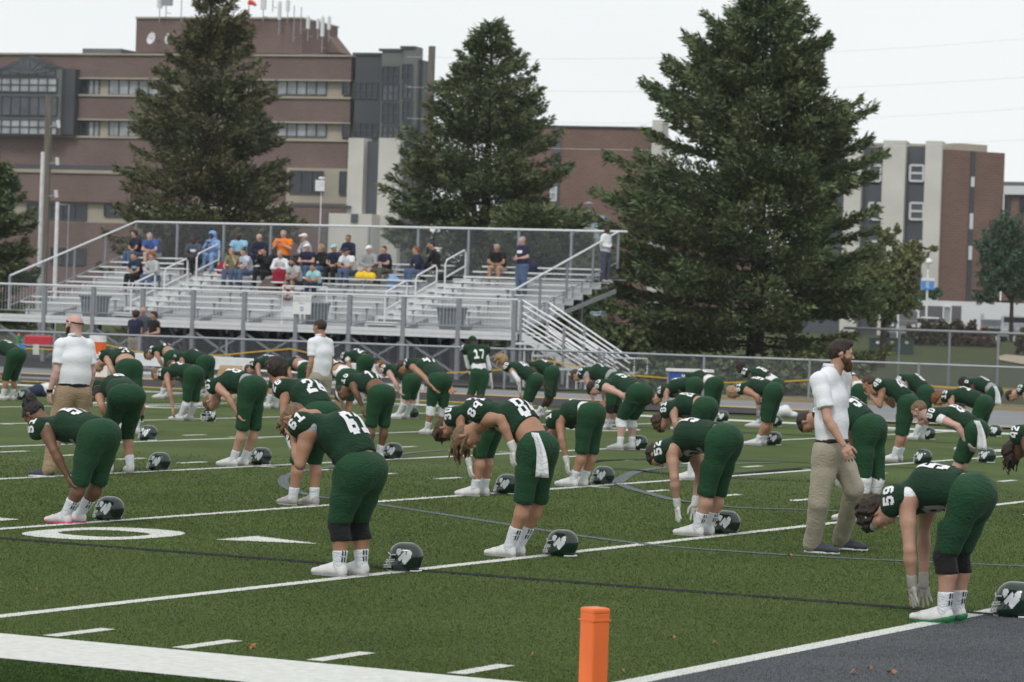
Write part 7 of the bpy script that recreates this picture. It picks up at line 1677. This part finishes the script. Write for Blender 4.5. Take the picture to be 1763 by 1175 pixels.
def stand(x, u, zf, label, top, bot, F_, H=1.75, **kw):
    v = at_u(x, 480, u)[0]; g_ = F(u, v, 0); J = jstand(0, 0, g_, F_, H, kw.pop('lean', 0.))
    for k_ in J:
        if isinstance(J[k_], np.ndarray): J[k_] = J[k_]+ZD*zf
    L = np.cross(ZD, F_)
    if kw.pop('fold', None):
        for sd, sg in (('L', 1), ('R', -1)): J['el'+sd] = J['sh'+sd]+L*sg*.09-ZD*.27; J['wr'+sd] = J['shc']-ZD*.32+F_*.22+L*sg*.04; J['fd'+sd] = J['wr'+sd]-J['el'+sd]; J['th'+sd] = ZD
    look = dict(top='shirt', topm=cl[top], sl=.5, legs='trousers', botm=cl[bot], waist=.03, shoem=M_SHOEG, hs=1.05); look.update(kw)
    return person(label, J, F_, look, kw.get('grp'), .038)
stand(898, 71.6, tz(6), 'man in navy football shirt and jeans standing in the upper right rows', 'navy', 'jean', rotz(FS, -20), 1.85, skin='p', hair='short', hairc='gray', fold=1, build=1.15, print=M_WHT, sl=.7)
stand(1041, 73.6, tz(9), 'person in white hooded top standing at the right end of the top row', 'white', 'dgray', rotz(FS, 80), 1.75, skin='d', hair='short', hairc='black', fold=1, sl=1.4)
g1 = 61.8
for (x, lb, top, bot, kw) in ((236, 'dark curly-haired woman in navy shirt and tan trousers, back turned, behind the fence', 'navy', 'khaki', dict(F_=rotz(UD, 10), H=1.68, skin='m', hair='curly', hairc='dbrown')),
                   (249, 'bald man in slate shirt standing behind the fence between two women', 'dgray', 'dgray', dict(F_=rotz(FS, 10), H=1.80, skin='l')),
                   (268, 'woman with long dark hair and dark top leaning at the fence', 'black', 'black', dict(F_=rotz(FS, -20), H=1.68, skin='l', hair='shoulder', hairc='dbrown', fold=1))):
    stand(x, g1 if x != 249 else g1+.7, 0, lb, top, bot, **kw)
# things on the seats
def heap(x, row, label, m, sx=.35, name='bag', dz=.42, y=.12, du=0.):
    u = su(row)-.05+du; v = at_u(x, 480, u)[0]; c = F(u, v, tz(row)+dz); e = empty(name, c, label, name.replace('_', ' '))
    part(name+'_body', mesh_sdf([Prim(c-VD*sx*.4+ZD*y*.7, c+VD*sx*.4+ZD*y*.6, y*.9, y, .04), Prim(c+ZD*y, c+ZD*y*1.3+VD*.05, y*.7)], .03, cuts=[(c, v3(0, 0, -1))], noise=.012, nf=18), m, e)
heap(630, 6, 'bright yellow poncho heaped on the seat below the gray-shirted man', mat('yellow_plastic', (.75, .50, .02), .6), .62, 'poncho', .42, .13)
heap(463, 5, 'brown backpack hanging below the person in black', mat('brown_bag_cloth', (.10, .075, .065), .8), .22, 'backpack', .0, .26)
heap(494, 4.2, 'small red bag standing below the dark red skirt', mat('red_bag_cloth', (.45, .03, .03), .7), .1, 'red_bag', .0, .2)
heap(385, 8, 'dark red bag on the upper row near the light blue jacket', cl['red'], .15, 'shopping_bag', .1, .2)
heap(679, 6.5, 'light blue bag hanging beside the dark-haired woman', cl['lblue'], .1, 'tote_bag', .05, .22)
heap(765, 8, 'black jacket lying on the upper seat by the right aisle rail', M_BLK, .5, 'jacket', .1, .12)
heap(912, 9, 'navy jacket on the top seat right of the standing man', cl['navy'], .2, 'jacket', .2, .25)

# ---------------------------------------------------------------- thin air haze
hz_ = MB(); hz_.boxv([0, 180, 17], v3(330, 0, 0), v3(0, 215, 0), ZD*18.5); HZ = hz_.build('haze', None); HZ['kind'] = 'stuff'; HZ['label'] = 'thin pale haze in the overcast air'
hm = bpy.data.materials.new('thin_haze'); hm.use_nodes = True; hm.node_tree.nodes.clear(); o_ = hm.node_tree.nodes.new('ShaderNodeOutputMaterial'); v_ = hm.node_tree.nodes.new('ShaderNodeVolumePrincipled')
v_.inputs['Density'].default_value = .00015; v_.inputs['Color'].default_value = (.86, .9, .95, 1); hm.node_tree.links.new(v_.outputs[0], o_.inputs['Volume']); HZ.data.materials.append(hm)
sc.cycles.volume_bounces = 0
